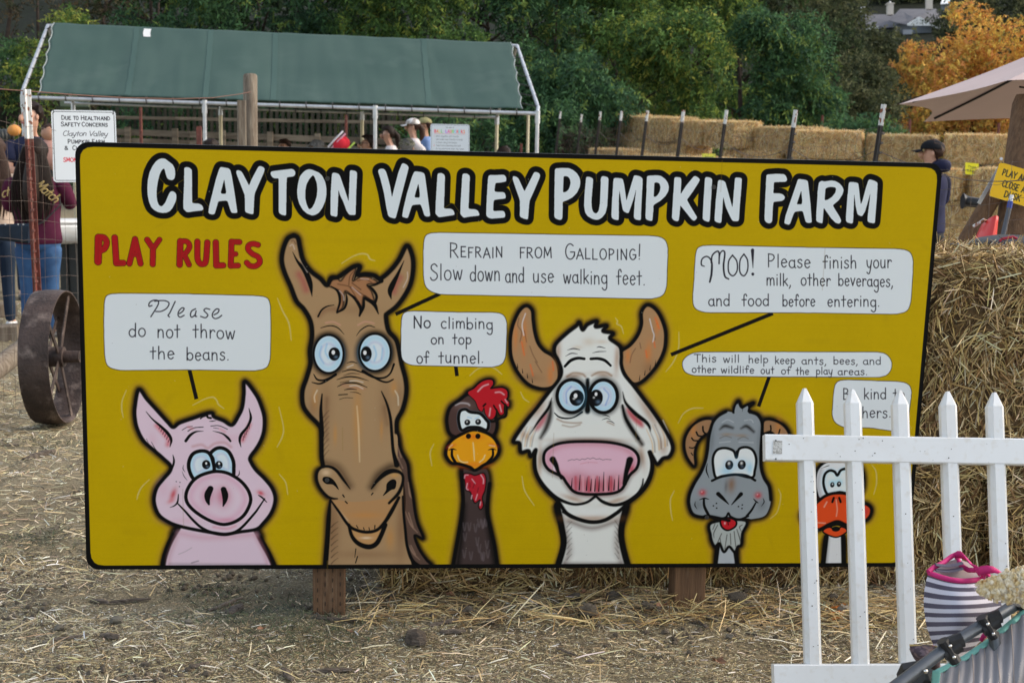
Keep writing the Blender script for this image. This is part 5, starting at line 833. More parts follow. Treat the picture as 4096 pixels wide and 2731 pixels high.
def lump(name,u,v,w,mat,label,cat,group,fl=.62):
    p=G(u,v); d=(p-CAM).dot(FWD); r=w*d/FPX/2; mb=MB(); mb.ell(p+Vector((0,0,r*fl*.6+.004)),r,r*.8,r*fl,10,7,jit=.55); return mb.build(name,mat,label=label,cat=cat,group=group)
for u,v,w,lb in STN: lump('stone',u,v,w,m_stone,lb,'stone','stones in the straw')
rr=random.Random(21)
CL=[(2455,2405,70,'large dirt clod left of the right post'),(2350,2463,84,'flat wide dirt clod in the middle of the ground'),(2590,2440,56,'dirt clod touching the bent twig'),(2950,2415,90,'largest dirt clod just right of the right post'),(1870,2455,52,'dirt clod in front of the bales left of centre'),(1720,2440,60,'dirt clod between the left post and the bales'),(1960,2500,44,'dirt clod below the rooster'),(1570,2390,44,'dirt clod behind the left post'),(3330,2400,44,'dirt clod under the duck'),(2300,2400,52,'dirt clod against the foot of the first bale'),(1850,2460,40,'small clod below the rooster neck'),(2840,2480,34,'small clod on the straws by the right post')]
for u,v,w,lb in CL: lump('dirt_clod',u,v,w,m_clod,lb,'dirt clod','dry clods of dirt')
mb=MB()
for i in range(420):
    z=[(1450,2390,130,60),(2960,2470,140,50),(850,2330,130,45),(2650,2530,160,40),(1300,2440,60,30),(60,2400,90,60),(500,2700,200,30)][i%7]
    p=G(z[0]+rr.gauss(0,1)*z[2],min(2725,z[1]+rr.gauss(0,1)*z[3])); r=rr.uniform(.003,.011); mb.ell(p+Vector((0,0,r*.4)),r,r,r*.8,6,4,jit=.5)
mb.build('dirt_crumbs',m_clod,kind='stuff',label='small crumbs of dry dirt scattered round the posts',cat='dirt')
m_dl=M('dead_leaf',(.20,.09,.055),.7,n1=30,c2=(.30,.17,.10),rnd=.3)
LEAF=[(1800,2395,46,'brown curled leaf standing by the bales'),(1945,2420,52,'brown lobed leaf at the foot of the bales'),(2650,2435,44,'brown leaf beside the right sign post'),(2500,2400,40,'dark dead leaf left of the right post'),(2340,2385,38,'russet leaf against the bale'),(1050,2530,34,'pale tan leaf on the green scraps'),(3420,2430,34,'pale leaf seen through the picket fence'),(1870,2440,18,'small reddish leaf below the rooster'),(1400,2540,30,'pale leaf in the straw in front of the left post'),(2870,2660,60,'wide pale leaf at the bottom right of centre')]
for u,v,w,lb in LEAF:
    p=G(u,v); d=(p-CAM).dot(FWD); s=w*d/FPX/2; mb=MB(); a=rr.random()*6; vs=[p+Vector((0,0,.012))]; n=13
    for i in range(n):
        th=i/n*2*math.pi; r=s*(1.1 if i%2==0 else .62)*(1.25 if i==0 else 1); vs.append(p+Vector((math.cos(th+a)*r,math.sin(th+a)*r*.7,.01+.35*s*math.sin(th*2+a)+.006)))
    mb.add(vs,[(0,1+i,1+(i+1)%n) for i in range(n)]); mb.build('dead_leaf',m_dl,label=lb,cat='leaf',group='dead leaves on the ground',smooth=False)
m_rind=M('orange_rind',(.55,.17,.03),.6)
for q in range(5):
    p=G(3300+q*14,2440+(q%3)*22)+Vector((0,0,.006)); MB().prism(p,p+Vector((.03,.01*(q-2),.012)),.012,.004).build('orange_peel',m_rind,label=['leftmost','second','middle','fourth','rightmost'][q]+' scrap of orange pumpkin rind on the straw behind the pickets',cat='scrap',group='orange rind scraps')
# ================================================================ HAY BALES
def bale(L,Wd,H,n,seed,label,wid=(.0020,.0052),ln=(.03,.15),mat=None,group='straw bales',twine=True,cols=BST,wts=(4,2.6,3.6,3.6,1.2,2.),tuft=0.):
    np.random.seed(seed); r=random.Random(seed); t=thing('straw_bale',label,'straw bale',(0,0,0),group); mb=MB(); nx,ny,nz=14,6,6
    def rough(p):
        q=Vector(p); k=mnoise.noise(q*9+Vector((seed,0,0)))*.022+mnoise.noise(q*24)*.010; return q+q.normalized()*k
    for ax,sg in ((0,-1),(0,1),(1,-1),(1,1),(2,-1),(2,1)):
        hs=[L/2,Wd/2,H/2]; o=[i for i in range(3) if i!=ax]
        def fn(a,b,ax=ax,sg=sg,o=o,hs=hs):
            p=[0,0,0]; p[ax]=sg*hs[ax]; p[o[0]]=(a*2-1)*hs[o[0]]; p[o[1]]=(b*2-1)*hs[o[1]]
            e=sum((abs(p[i])/hs[i])**8 for i in range(3)); k=1-.035*max(0,e-1); return tuple(rough((p[0]*k,p[1]*k,p[2]*k+H/2)))
        g=MB(); g.grid(fn,12 if 0 in o else 5,5); mb.add(g.v,[f[::(1 if (sg>0)^(ax==1) else -1)] for f in g.f])
    mb.build('bale_body',mat or m_bale,t)
    ar=[Wd*H,Wd*H,L*H,L*H,L*Wd*1.1]; pr=np.array(ar)/sum(ar); fc=np.random.choice(5,n,p=pr); a=np.random.uniform(-1,1,(n,2)); P_=np.zeros((n,3)); Nn=np.zeros((n,3))
    for k,(ax,sg) in enumerate(((0,-1),(0,1),(1,-1),(1,1),(2,1))):
        m=fc==k; o=[i for i in range(3) if i!=ax]; hs=[L/2,Wd/2,H/2]; P_[m,ax]=sg*hs[ax]; P_[m,o[0]]=a[m,0]*hs[o[0]]; P_[m,o[1]]=a[m,1]*hs[o[1]]; Nn[m,ax]=sg
    e=((np.abs(P_)/np.array([L/2,Wd/2,H/2]))**8).sum(1); P_*=(1-.035*np.clip(e-1,0,3))[:,None]
    P_+=Nn*np.random.uniform(-.004,.016,n)[:,None]
    # straw leans in loose clumps: a slowly varying direction plus scatter
    cl=np.floor((P_[:,0]+3)/.11)*7+np.floor((P_[:,2]+3)/.10)*3+np.floor((P_[:,1]+3)/.13)*5; base=np.sin(cl*12.9898+seed)*2.2
    rnd=np.random.randn(n,3); th=base+np.random.randn(n)*.55
    t1=np.where(np.abs(Nn[:,[0]])>.5,np.array([[0,1,0]]),np.array([[1,0,0]])); t2=np.cross(Nn,t1); d=unit(t1*np.cos(th)[:,None]+t2*np.sin(th)[:,None]+Nn*(np.random.randn(n)*.30)[:,None])
    edge=np.random.rand(n)<tuft; d[edge]=unit(d[edge]+Nn[edge]*.9)
    nr=Nn+rnd*.5; nr-=d*(nr*d).sum(1)[:,None]; P_[:,2]+=H/2; P_[:,2]=np.maximum(P_[:,2],.004)
    Ln=ln[0]+(ln[1]-ln[0])*np.random.rand(n)**2
    ribbons('loose_straw',P_,d,np.random.uniform(wid[0],wid[1],n),Ln,unit(nr),palette(n,cols,wts),mat and m_strawL or m_straw,t,seg=2,bend=.08,taper=.3)
    if twine:
        for x in (-L*.22,L*.2): MB().tube([(x,-Wd/2-.004,.02),(x,-Wd/2-.006,H*.5),(x,-Wd/2-.004,H-.01),(x,0,H+.006),(x,Wd/2+.004,H-.01),(x,Wd/2+.004,.02)],.0022,5).build('twine',m_rwire,t)
    return t
bx=BX.copy(); bx.z=0; bx.normalize(); byv=Vector((-bx.y,bx.x,0)); ang=math.atan2(bx.y,bx.x)
def bp(s,q): # s along the sign, q behind it (metres) from the point under the sign's middle
    p=Vector((0,-.01,0))+bx*s+byv*q; return p
b0=bale(.92,.46,.36,12500,3,'straw bale on the ground behind the sign, leftmost of the row')
b1=bale(.95,.46,.36,12500,8,'straw bale on the ground behind the right sign post')
b2=bale(.90,.46,.35,12500,15,'topmost straw bale at the left of the stack, with loose ends sticking up',tuft=.10)
def put(src,s,q,z,first,label,da=0,flip=False):
    p=bp(s,q); a=ang+da+(math.pi if flip else 0)
    if first: src.location=(p.x,p.y,z); src.rotation_euler=(0,0,a); src['label']=label; return src
    return copy_thing(src,(p.x,p.y,z),a,label)
put(b0,.10,.43,-.02,True,'straw bale on the ground behind the sign, leftmost of the row')
put(b1,1.06,.42,-.02,True,'bottom straw bale behind the right sign post')
put(b0,2.02,.40,-.02,False,'bottom straw bale of the stack, behind the white picket fence',.02,True)
put(b0,1.52,.41,.335,False,'middle straw bale of the stack, at the right edge of the sign',.01)
put(b1,2.46,.44,.335,False,'middle straw bale of the stack, at the right edge of the photo',-.03,True)
put(b2,1.42,.40,.685,True,'topmost straw bale at the right edge of the sign, loose straws sticking up')
put(b2,2.34,.43,.685,False,'topmost straw bale of the stack, at the right edge of the photo',.03,True)
# the straw wall of the play area, far behind
np.random.seed(5)
FC=[(.82,.62,.33),(.72,.51,.24),(.60,.39,.17),(.85,.74,.50),(.40,.25,.11)]
m_baleF=M('far_straw',(.60,.42,.20),.9,n1=9,c2=(.22,.135,.06),bump=.8,bs=30,rnd=.14)
fb=[bale(1.05,.5,.40,6000,30+i,'-',(.0035,.0085),(.04,.15),m_baleF,'straw bales of the play maze',False,FC,(3,3,2,2.2,1.2),tuft=.03) for i in range(3)]
used=[False]*3; ord_=['first','second','third','fourth','fifth','sixth','seventh','eighth','ninth','tenth','eleventh','twelfth','thirteenth','fourteenth','fifteenth']
def far_bale(k,p,a,label,sc=None,tilt=0):
    if not used[k]: used[k]=True; o=fb[k]; o.location=p; o.rotation_euler=(tilt,0,a); o['label']=label
    else: o=copy_thing(fb[k],p,(tilt,0,a),label)
    if sc: o.scale=sc
    return o
def wall(pts,ztop,rows,tag,jitter=.03,off=0.,span=1.08,skip=()):
    """rows of bales along a polyline of ground points; row 0 is the top one"""
    pts=[Vector(p) for p in pts]; seg=[(b-a).length for a,b in zip(pts,pts[1:])]; tot=sum(seg); rr=random.Random(len(tag))
    for r in range(rows):
        x=(span*.5 if r%2 else 0)+off*r; k=0
        while x<tot-.3:
            s=x+span/2; i=0; q=s
            while i<len(seg)-1 and q>seg[i]: q-=seg[i]; i+=1
            t=min(q/seg[i],1.05); p=pts[i].lerp(pts[i+1],t); a=math.atan2(pts[i+1].y-pts[i].y,pts[i+1].x-pts[i].x); zt=ztop(s/tot)-.40*r
            if (r,k) not in skip: far_bale(rr.randrange(3),(p.x,p.y+rr.uniform(-.08,.08),zt-.40+rr.uniform(-.03,.015)),a+rr.uniform(-.07,.07)+(math.pi if rr.random()<.5 else 0),'%s bale from the left in the %s of the %s'%(ord_[k],['top row','second row','third row','fourth row','bottom row'][r],tag),(span/1.14,1,1.))
            x+=span; k+=1
g=lambda u,d:(lambda p:(p.x,p.y,0))(P(u,600,d))
wall([g(2372,29.5),g(2610,25.5),g(2950,22.5),g(3300,21.6)],lambda t:1.88-.33*t,5,'rear maze wall',span=1.10,skip=((1,5),))
wall([g(3170,21.2),g(3700,20.6),g(4200,20.2)],lambda t:1.50-.05*t,5,'right hand maze wall',span=1.06)
wall([g(2392,24.6),g(2700,22.6),g(2895,21.3)],lambda t:1.16-.12*t,3,'low front maze wall',span=1.26)
wall([g(3160,19.6),g(3700,19.3),g(4060,19.2)],lambda t:1.02,3,'low ledge of the maze',span=1.16)

# ================================================================ THE PAINTED SIGN
m_board=image_mat('painted_board',paint_board(),rough=.55,spec=.10)
m_edge=M('board_edge_black',(.012,.012,.012),.5)
sg=thing('painted_sign','large yellow farm rules sign with painted cartoon animals on two wooden posts','sign',tuple(BO+BX*1.22))
def rounded(w,h,r,n=7):
    o=[]
    for cx,cy,a0 in ((w-r,h-r,0),(r,h-r,90),(r,r,180),(w-r,r,270)):
        for i in range(n): a=math.radians(a0+90*i/(n-1)); o.append((cx+r*math.cos(a),cy+r*math.sin(a)))
    return o
OUT=rounded(2.44,1.22,.036)
def slab(name,outline,O,X,Y,N,th,mats,parent,**k):
    mb=MB(); n=len(outline); fr=[O+X*a+Y*b for a,b in outline]; bk=[p-N*th for p in fr]
    mb.add(fr+bk,[tuple(range(n))]); mb.mi=1; mb.add(fr+bk,[tuple(range(2*n-1,n-1,-1))]+[(i+n,(i+1)%n+n,(i+1)%n,i) for i in range(n)])
    return mb.build(name,mats,parent,smooth=False,**k)
pn=slab('panel',OUT,BO,BX,BY,BN,.012,[m_board,m_edge],sg); planar_uv(pn,BO,BX*2.44,BY*1.22)
def to_board(u,v):
    r=ray(u,v); t=(BO-CAM).dot(BN)/r.dot(BN); return CAM+r*t
for u0,u1,vb in ((1252,1378,2453),(2702,2834,2474)):
    a=to_board((u0+u1)/2,2272)-BN*.062; h=Vector((0,0,1)); top=a+h*.95; bot=Vector((a.x,a.y,a.z-.30)); MB().prism(bot,top,.095,.09,up=BN,bev=.003).build('post',m_wood4,sg)
mb=MB()   # incising marks: small black bars set on the face of the lumber
r_=random.Random(4)
a=to_board(1315,2272)-BN*.0165
for c in range(4):
    for k in range(5):
        p=a+BX*(-.033+c*.022)+Vector((0,0,-.012-k*.03-(c%2)*.012)); mb.box(p,.0008,.0008,.006)
mb.build('incising_mark',m_edge,sg,kind='stuff')
m_screw=M('painted_screw',(.05,.05,.05),.5,metal=.3)
for u,v in ((1309.5,714.5),(2855,748.5),(1308,1919),(2827,2068)):
    p=to_board(u,v)+BN*.0015; MB().disc(p-BN*.001,BN,.0065,.0022,12).build('screw',m_screw,sg)
# ================================================================ PICKET FENCE
fz=thing('picket_fence','white vinyl picket fence leaning in front of the right end of the sign','fence',tuple(P(3400,2700,3.4)))
dT,dB=3.62,3.50     # depth at the picket tips and at the bottom rail
def fp(u,v,o=0): # a point on the fence plane seen at pixel u,v
    return P(u,v,dT+(dB-dT)*(v-1560)/1150.+o)
fup=(fp(3187,1610)-fp(3215,2653)).normalized(); fr=(fp(4096,1810)-fp(3060,1790)).normalized(); fn=fr.cross(fup).normalized()
def rail(v0,v1,u0,u1,nm):
    a=fp(u0,v0); b=fp(u1,v1); L=(b-a); MB().prism(a-fr*0,b,.040,.066 if nm else .074,up=fup,bev=.003).build('rail',m_white,fz)
rail(1791,1812,3056,4330,1)
rail(2716,2712,3092,4330,0)
lab=fp(3104,1778)+fn*(-.0235 if fn.dot(FWD)>0 else .0235)
for vv in (1759,1832,):
    q=fp(3097,vv)-FWD*.021; MB().disc(q,-FWD,.0022,.001,8).build('screw',m_bk,fz)
MB().prism(fp(3086,1784)-FWD*.0212,fp(3122,1786)-FWD*.0212,.0006,.033,up=fup).build('glue_patch',M('old_glue',(.35,.34,.32),.9,n1=220,c2=(.6,.6,.58),thr=(.45,.55)),fz)
tips=[(3220,1553),(3411,1557),(3601,1561),(3793,1565),(3980,1569),(4172,1573)]
for i,(u,v) in enumerate(tips):
    w=.0405; tip=fp(u,v); sh=v+58; t0=fp(u+1.5,sh); bt=fp(u+34+(v-1553)*.2,2672)
    for seg,(a,b) in enumerate(((bt,t0),)):
        mb=MB(); e=.009; h=.020
        ax=(a-b).normalized(); x=fr; z=fn if fn.dot(FWD)<0 else -fn
        pr=[(-w/2,-h),(w/2,-h),(w/2,h*.1),(w/2-e,h*.9),(-w/2+e,h*.9),(-w/2,h*.1)]
        vs=[b+x*p+z*q for p,q in pr]; vs2=[a+x*p+z*q for p,q in pr]; tp=[tip+x*(p*.22)+z*(q*.35-.004) for p,q in pr]; n=6
        mb.add(vs2+vs+tp,[(k,(k+1)%n,n+(k+1)%n,n+k) for k in range(n)]+[(n+k,n+(k+1)%n,2*n+(k+1)%n,2*n+k) for k in range(n)]+[tuple(range(2*n,3*n)),tuple(range(n-1,-1,-1))])
        mb.build('picket',m_white,fz,smooth=False)
# specks of dirt on the vinyl
mb=MB(); r_=random.Random(9)
for i in range(55):
    if i%3: k=r_.randrange(5); u=tips[k][0]+6+r_.uniform(-14,14)+(0); v=r_.uniform(1880,2640); u+= (v-1560)*.031; q=fp(u,v)-FWD*.0192
    else: q=fp(r_.uniform(3110,4090),r_.uniform(1745,1850))-FWD*.0205
    s=r_.uniform(.0006,.0016); mb.box(q,s,s*.4,s*.8)
mb.build('dirt_speck',m_clod,fz,kind='stuff')
# ================================================================ IRON WHEEL
wc=P(214,1427,7.30); wr=.337; axd=(RIGHT*.999+FWD*.02+Vector((0,0,.01))).normalized(); e1=Vector((0,0,1)); e1=(e1-axd*e1.dot(axd)).normalized(); e2=axd.cross(e1)
wh=thing('iron_wheel','rusty old iron farm wheel with a wide rim, standing left of the sign','wheel',(wc.x,wc.y,wc.z-wr))
mb=MB(); n=64; hw=.074; prof=[(-hw,wr-.006),(-hw,wr),(-hw*.4,wr+.006),(hw*.4,wr+.006),(hw,wr),(hw,wr-.006),(hw*.8,wr-.012),(0,wr-.010),(-hw*.8,wr-.012)]
vs=[wc+axd*x+(e1*math.cos(2*math.pi*i/n)+e2*math.sin(2*math.pi*i/n))*r for i in range(n) for x,r in prof]; k=len(prof)
mb.add(vs,[(i*k+j,i*k+(j+1)%k,((i+1)%n)*k+(j+1)%k,((i+1)%n)*k+j) for i in range(n) for j in range(k)]); mb.build('rim',m_rust,wh)
MB().tube([wc-axd*.12,wc-axd*.03,wc-axd*.03,wc+axd*.055,wc+axd*.055,wc+axd*.135],[.030,.030,.052,.052,.032,.030],16).build('hub',m_rust,wh)
MB().disc(wc+axd*.1355,axd,.017,.001,12).build('bore',m_bk,wh)
for i in range(10):
    a=2*math.pi*(i+.35)/10; s=1 if i%2 else -1; rd=e1*math.cos(a)+e2*math.sin(a); MB().prism(wc+axd*.035*s+rd*.045,wc+axd*.055*s+rd*(wr-.008),.028,.008,up=axd,bev=.002).build('spoke',m_rust,wh)
# ================================================================ LEFT WIRE FENCE
def tpost(pt,h,lean,mat,tipm,parent,w=.035,tip=.26,studs=True,name='post'):
    pt=Vector(pt); top=pt+Vector((lean*h,0,h)); up=Vector((0,-1,0)); ax=(top-pt).normalized(); tb=top-ax*tip
    mb=MB(); mb.prism(pt-ax*.1,tb,w,.006,up=up,bev=.001); mb.prism(pt-ax*.1+Vector((0,-.017,0)),tb+Vector((0,-.017,0)),.006,.03,up=up)
    if studs:
        z=.12
        while z<(tb-pt).length: q=pt+ax*z; mb.prism(q+Vector((.006,-.030,0)),q+Vector((.014,-.044,.004)),.016,.014); z+=.055
    o=mb.build(name,mat,parent); mb=MB(); mb.prism(tb,top,w,.0065,up=up,bev=.001); mb.prism(tb+Vector((0,-.017,0)),top+Vector((0,-.017,0)),.0065,.03,up=up); mb.build('tip',tipm,o)
    return o
fB=P(1003,900,10.5); _tA=P(152,900,7.72); fA=_tA+(_tA-fB)*.3
lf=thing('wire_fence','welded wire livestock fence with a white tipped steel post left of the sign','fence',(P(150,900,7.7).x,P(150,900,7.7).y,-.3))
def lfp(t,z):
    p=fA.lerp(fB,t); return Vector((p.x,p.y,zb(p.y)+z))
tp=lfp((_tA.x-fA.x)/(fB.x-fA.x),0); topz=P(127,360,7.7); tpost(tp,topz.z-tp.z,(topz.x-tp.x)/(topz.z-tp.z),m_redpost,m_tip,lf,w=.046)
mb=MB(); rr=random.Random(6)
for k in range(16):
    z=.05+k*.1; mb.tube([lfp(t/26,z+.006*math.sin(t*1.7+k)+.004*rr.random()) for t in range(27)],.0009,4,cap=False)
nv=34
for k in range(nv):
    t=(k+.4)/nv; mb.tube([lfp(t+.001*math.sin(j*2+k),.03+j*.155) for j in range(11)],.0008,4,cap=False)
mb.build('wire_mesh',m_wire,lf,kind='stuff')
MB().tube([P(u,v,d) for u,v,d in ((-80,350,7.4),(0,357,7.45),(125,366,7.68),(300,380,8.1),(500,392,8.8),(700,396,9.3),(850,392,9.9),(960,377,10.3),(1003,368,10.45))],.003,5).build('top_wire',m_rwire,lf)
# tall wooden post with a shorter one nailed to it
wp=P(1000,500,10.6); MB().tube([(wp.x,wp.y,zb(wp.y)-.2),(wp.x,wp.y,1.0),tuple(P(1001,305,10.6)),tuple(P(1001,298,10.6))],[.056,.054,.052,.044],14).build('fence_post',m_wood,label='tall round weathered wooden post standing behind the sign',cat='post')
q=P(968,500,10.45); MB().prism((q.x,q.y,zb(q.y)-.2),tuple(P(966,402,10.45)),.062,.06,bev=.006).build('fence_post',m_wood,label='shorter square wooden post against the tall round one',cat='post')
# staples
rp=P(797,600,9.25); o=thing('steel_post','short rust red steel post behind the sign, left of the wooden posts','post',(rp.x,rp.y,zb(rp.y))); MB().prism((rp.x,rp.y,zb(rp.y)),tuple(P(796,508,9.25)),.036,.03,bev=.004).build('shaft',m_redpost,o); MB().disc(P(796,507.5,9.25),(0,0,1),.014,.004).build('cap',m_redpost,o)
# leaning log rail at the left edge
MB().tube([P(-330,1705,7.9),P(-90,1528,8.3),P(20,1448,8.7),P(120,1372,9.1)],[.068,.067,.064,.06],12).build('log_rail',m_wood,label='grey round log lying slanted behind the iron wheel at the left edge',cat='log')
# ---- printed signs
def sign_canvas(w,h,fn,base=(190,196,199)):
    cv=Canvas(w,h,base,proj=False); fn(cv); return cv
def center(cv,s,cx,yb,xh,w,col,wd,**k): text(cv,s,cx-wd/2,cx+wd/2,yb,xh,w,col,**k)
def p_smoke(cv):
    K=(28,28,34); cv.S(cv.rnd([(14,14),(506,14),(506,586),(14,586)],14),5,K,closed=True,sp=False)
    center(cv,'DUE',118,80,21,6.4,K,74,smallcap=.82); center(cv,'TO',196,80,18,6.4,K,40); center(cv,'HEALTH',312,80,21,6.4,K,150,smallcap=.82); center(cv,'AND',434,80,18,6.4,K,74)
    center(cv,'SAFETY',150,134,21,6.4,K,150,smallcap=.82); center(cv,'CONCERNS',345,134,21,6.4,K,208,smallcap=.82)
    center(cv,'Clayton',178,214,25,5,K,190,slant=.3,gap=.02); center(cv,'Valley',368,214,25,5,K,150,slant=.3,gap=.02)
    center(cv,'PUMPKIN',210,278,21,6.4,K,170,smallcap=.82); center(cv,'FARM',370,278,21,6.4,K,100,smallcap=.82)
    center(cv,'&',110,332,18,6.4,K,26); center(cv,'CHRISTMAS',270,332,21,6.4,K,220,smallcap=.82)
    center(cv,'SMOKING',170,430,20,6.6,(176,30,44),170)
def flat_sign(name,label,cat,TL,TR,BL,cv,th=.004,rough=.4,extra=None):
    X=TR-TL; Y=TL-BL; Nn=X.cross(Y).normalized(); w,h=X.length,Y.length
    t=thing(name,label,cat,tuple(BL+X*.5)); o=slab('face',rounded(w,h,min(w,h)*.05,4),BL,X.normalized(),Y.normalized(),Nn,th,[image_mat(name+'_print',cv,rough),m_tip if extra is None else extra],t)
    planar_uv(o,BL,X,Y); return t
t=flat_sign('notice_sign','white notice about health and safety wired to the fence behind the sign','sign',P(204,440,7.85),P(462,444,7.97),P(214,729,7.82),sign_canvas(520,600,p_smoke))
for u,v,d in ((213,450,7.80),(452,452,7.92)): MB().tube([P(u-6,v-12,d),P(u+3,v-4,d-.01),P(u-2,v+6,d)],.0025,5).build('wire_tie',m_bk,t)
def p_ball(cv):
    K=(60,60,66); cv.S(cv.rnd([(16,16),(584,16),(584,784),(16,784)],14),3.5,(30,30,60),closed=True,sp=False)
    center(cv,'THE',250,58,9,2.2,K,34); center(cv,'GAME',302,58,9,2.2,K,46); center(cv,'OF',350,58,9,2.2,K,22)
    cs=[(214,40,60),(230,120,40),(235,190,40),(90,180,80),(60,160,220),(160,80,200),(220,60,140),(230,120,40),(120,190,80),(70,170,230),(230,60,60),(80,190,190)]
    x=60
    for i,ch in enumerate('BALL LAUNCHERS'):
        if ch!=' ': text(cv,ch,x,x+24,130,27,8.5,cs[i%12])
        x+=34
    cv.S([(60,146),(540,146)],3,(200,60,70))
    L=[('1.','Work together with friends'),('','(and make new friends) to build'),('','a tower using the blocks.'),('2.','Take turns launching the ball'),('','to try and knock down the tower.'),('3.','Use the ball')]; y=190
    for a,b in L:
        if a: text(cv,a,50,66,y,15,2.4,(200,60,60))
        x=84
        for wd in b.split(): n=sum(GL[c][0]+.16 for c in wd)*15.5; text(cv,wd,x,x+n,y,14,2.4,K); x+=n+13
        y+=46
t=flat_sign('rules_sign','white board of game rules headed in rainbow letters, behind the sign','sign',P(1722,496,14.2),P(1878,499,14.2),P(1722,712,14.2),sign_canvas(600,800,p_ball))
p=P(1800,700,14.28); MB().prism((p.x,p.y,zb(p.y)-.1),(p.x,p.y,p.z+.2),.05,.05).build('post',m_wood,t)

# ================================================================ CANOPY
cp=thing('canopy_tent','long green tarp canopy on a white pipe frame behind the sign','canopy',tuple(P(1100,900,18)))
E1=P(92,390,17.); E2=P(2150,455,17.3); R1=P(192,103,18.5); R2=P(2068,184,18.8); B1=P(292,413,20.); B2=P(1988,470,20.2)
gz=lambda p,z=0:Vector((p.x,p.y,zb(p.y)+z))
def pipe(pts,r,nm): return MB().tube(pts,r,10).build(nm,m_gal,cp)
pipe([E1.lerp(E2,t) for t in (0,.5,1)],.024,'eave_pipe'); pipe([B1.lerp(B2,t) for t in (-.02,.5,1)],.019,'eave_pipe'); pipe([R1,R2],.02,'ridge_pipe')
pipe([E1,E1.lerp(R1,.09)+Vector((-.03,0,0)),R1,R1+Vector((.08,0,0))],.024,'rafter_pipe'); pipe([E2,E2.lerp(R2,.09)+Vector((.03,0,0)),R2,R2-Vector((.12,0,0))],.024,'rafter_pipe'); pipe([B1,R1],.02,'rafter_pipe'); pipe([B2,R2],.02,'rafter_pipe')
fe=lambda u:(u-92)/(2150-92)
for t in (fe(810),fe(1493)): pipe([E1.lerp(E2,t),(R1.lerp(R2,t)-Vector((0,0,.05)))],.018,'rafter_pipe')
for i,u in enumerate((92,810,1493,2150)):
    p=E1.lerp(E2,fe(u)); pipe([gz(p,-.05),p+Vector((0,0,.0))],.024,'leg'); MB().tube([p-Vector((0,0,.12)),p+Vector((0,0,.035))],.033,10).build('connector',m_gal,cp)
m_gold=M('cream_pipe',(.62,.56,.40),.4,metal=.2)  # cream colour of the back legs of the canopy
for u in (292,878,1445,1988): p=B1.lerp(B2,(u-292)/(1988-292)); MB().tube([gz(p,-.05),p],.025,10).build('leg',m_gold,cp); MB().tube([p-Vector((0,0,.1)),p+Vector((0,0,.02))],.032,8).build('connector',m_gal,cp)
pz=P(2113,450,18.6); MB().tube([gz(pz,-.05),pz],.02,8).build('leg',m_gold,cp)
# tarp: both slopes; scalloped, laced ends; seams raised
def tarp(a,b):  # a along 0..1, b 0 eave .. 1 ridge .. 2 rear eave
    ed=.010+.018*max(0,1-b)+.004*abs(math.sin(b*17))
    aa=ed+a*(1-2*ed)
    if b<=1: p=E1.lerp(E2,aa).lerp(R1.lerp(R2,aa),b); s=b
    else: p=R1.lerp(R2,aa).lerp(B1.lerp(B2,aa),b-1); s=2-b
    sag=.040*math.sin(math.pi*s)*(1-.7*abs(math.cos(math.pi*aa*3)))+.010*mnoise.noise(Vector((aa*26,s*3.5,1.7)))+.006*mnoise.noise(Vector((aa*60,s*2,4.)))*(1.3-s)
    n=Vector((0,-.6,.8)) if b<=1 else Vector((0,.6,.8))
    return tuple(p+n*(.03-sag)+Vector((0,0,.012+.006*math.sin(aa*90))*1 if 0 else (0,0,.012))+Vector((0,0,.05*(1-s)*0)))
mb=MB(); mb.grid(lambda a,b:tarp(a,b*1.0+.02*(1-b)),150,36); mb.build('tarp',m_tarp,cp,solid=.004); mb=MB(); mb.grid(lambda a,b:tarp(a,1+b),60,10); mb.build('tarp',m_tarp,cp,solid=.004)
m_seam=M('tarp_seam',(.052,.100,.088),.7)
for t in (.175,.335,.475,.80): # stitched seams, barely proud
    mb=MB(); mb.grid(lambda a,b,t=t:tuple(Vector(tarp(t+a*.012,.03+b*.96))+Vector((0,-.003,.005))),1,16); mb.build('seam',m_seam,cp)
mb=MB(); mb.grid(lambda a,b:tuple(Vector(tarp(.196+a*.0155,.86+b*.11))+Vector((0,-.004,.006))),2,2); mb.build('patch',M('white_tape',(.72,.73,.72),.5),cp)
# pale binding along the scalloped ends
m_bind=M('tarp_binding',(.30,.34,.33),.6)
for a in (0,1): MB().tube([Vector(tarp(a,.02+.98*i/70)) for i in range(71)],.008,5).build('edge_binding',m_bind,cp)
for i in range(19):   # ball bungees on the front eave
    t=(i+.6)/19.4; c=E1.lerp(E2,t); n=10; MB().tube([c+Vector((.004*math.cos(k),.034*math.cos(2*math.pi*k/n),.012+.042*math.sin(2*math.pi*k/n))) for k in range(n+1)],.0065,5).build('bungee',m_bk,cp)
for i in range(12):
    t=.25+(i+.5)/16.5; c=B1.lerp(B2,t); n=8; MB().tube([c+Vector((0,.03*math.cos(2*math.pi*k/n),.0+.036*math.sin(2*math.pi*k/n))) for k in range(n+1)],.006,5).build('bungee',m_bk,cp)
for e,r,aa,s in ((E1,R1,0,-1),(E2,R2,1,1)):
    for k in range(7):
        t=.10+k*.14; c=e.lerp(r,t); q=Vector(tarp(aa,t)); MB().tube([c+Vector((s*.055,0,.02)),c+Vector((0,-.03,0)),q],.006,5).build('bungee',m_bk,cp)
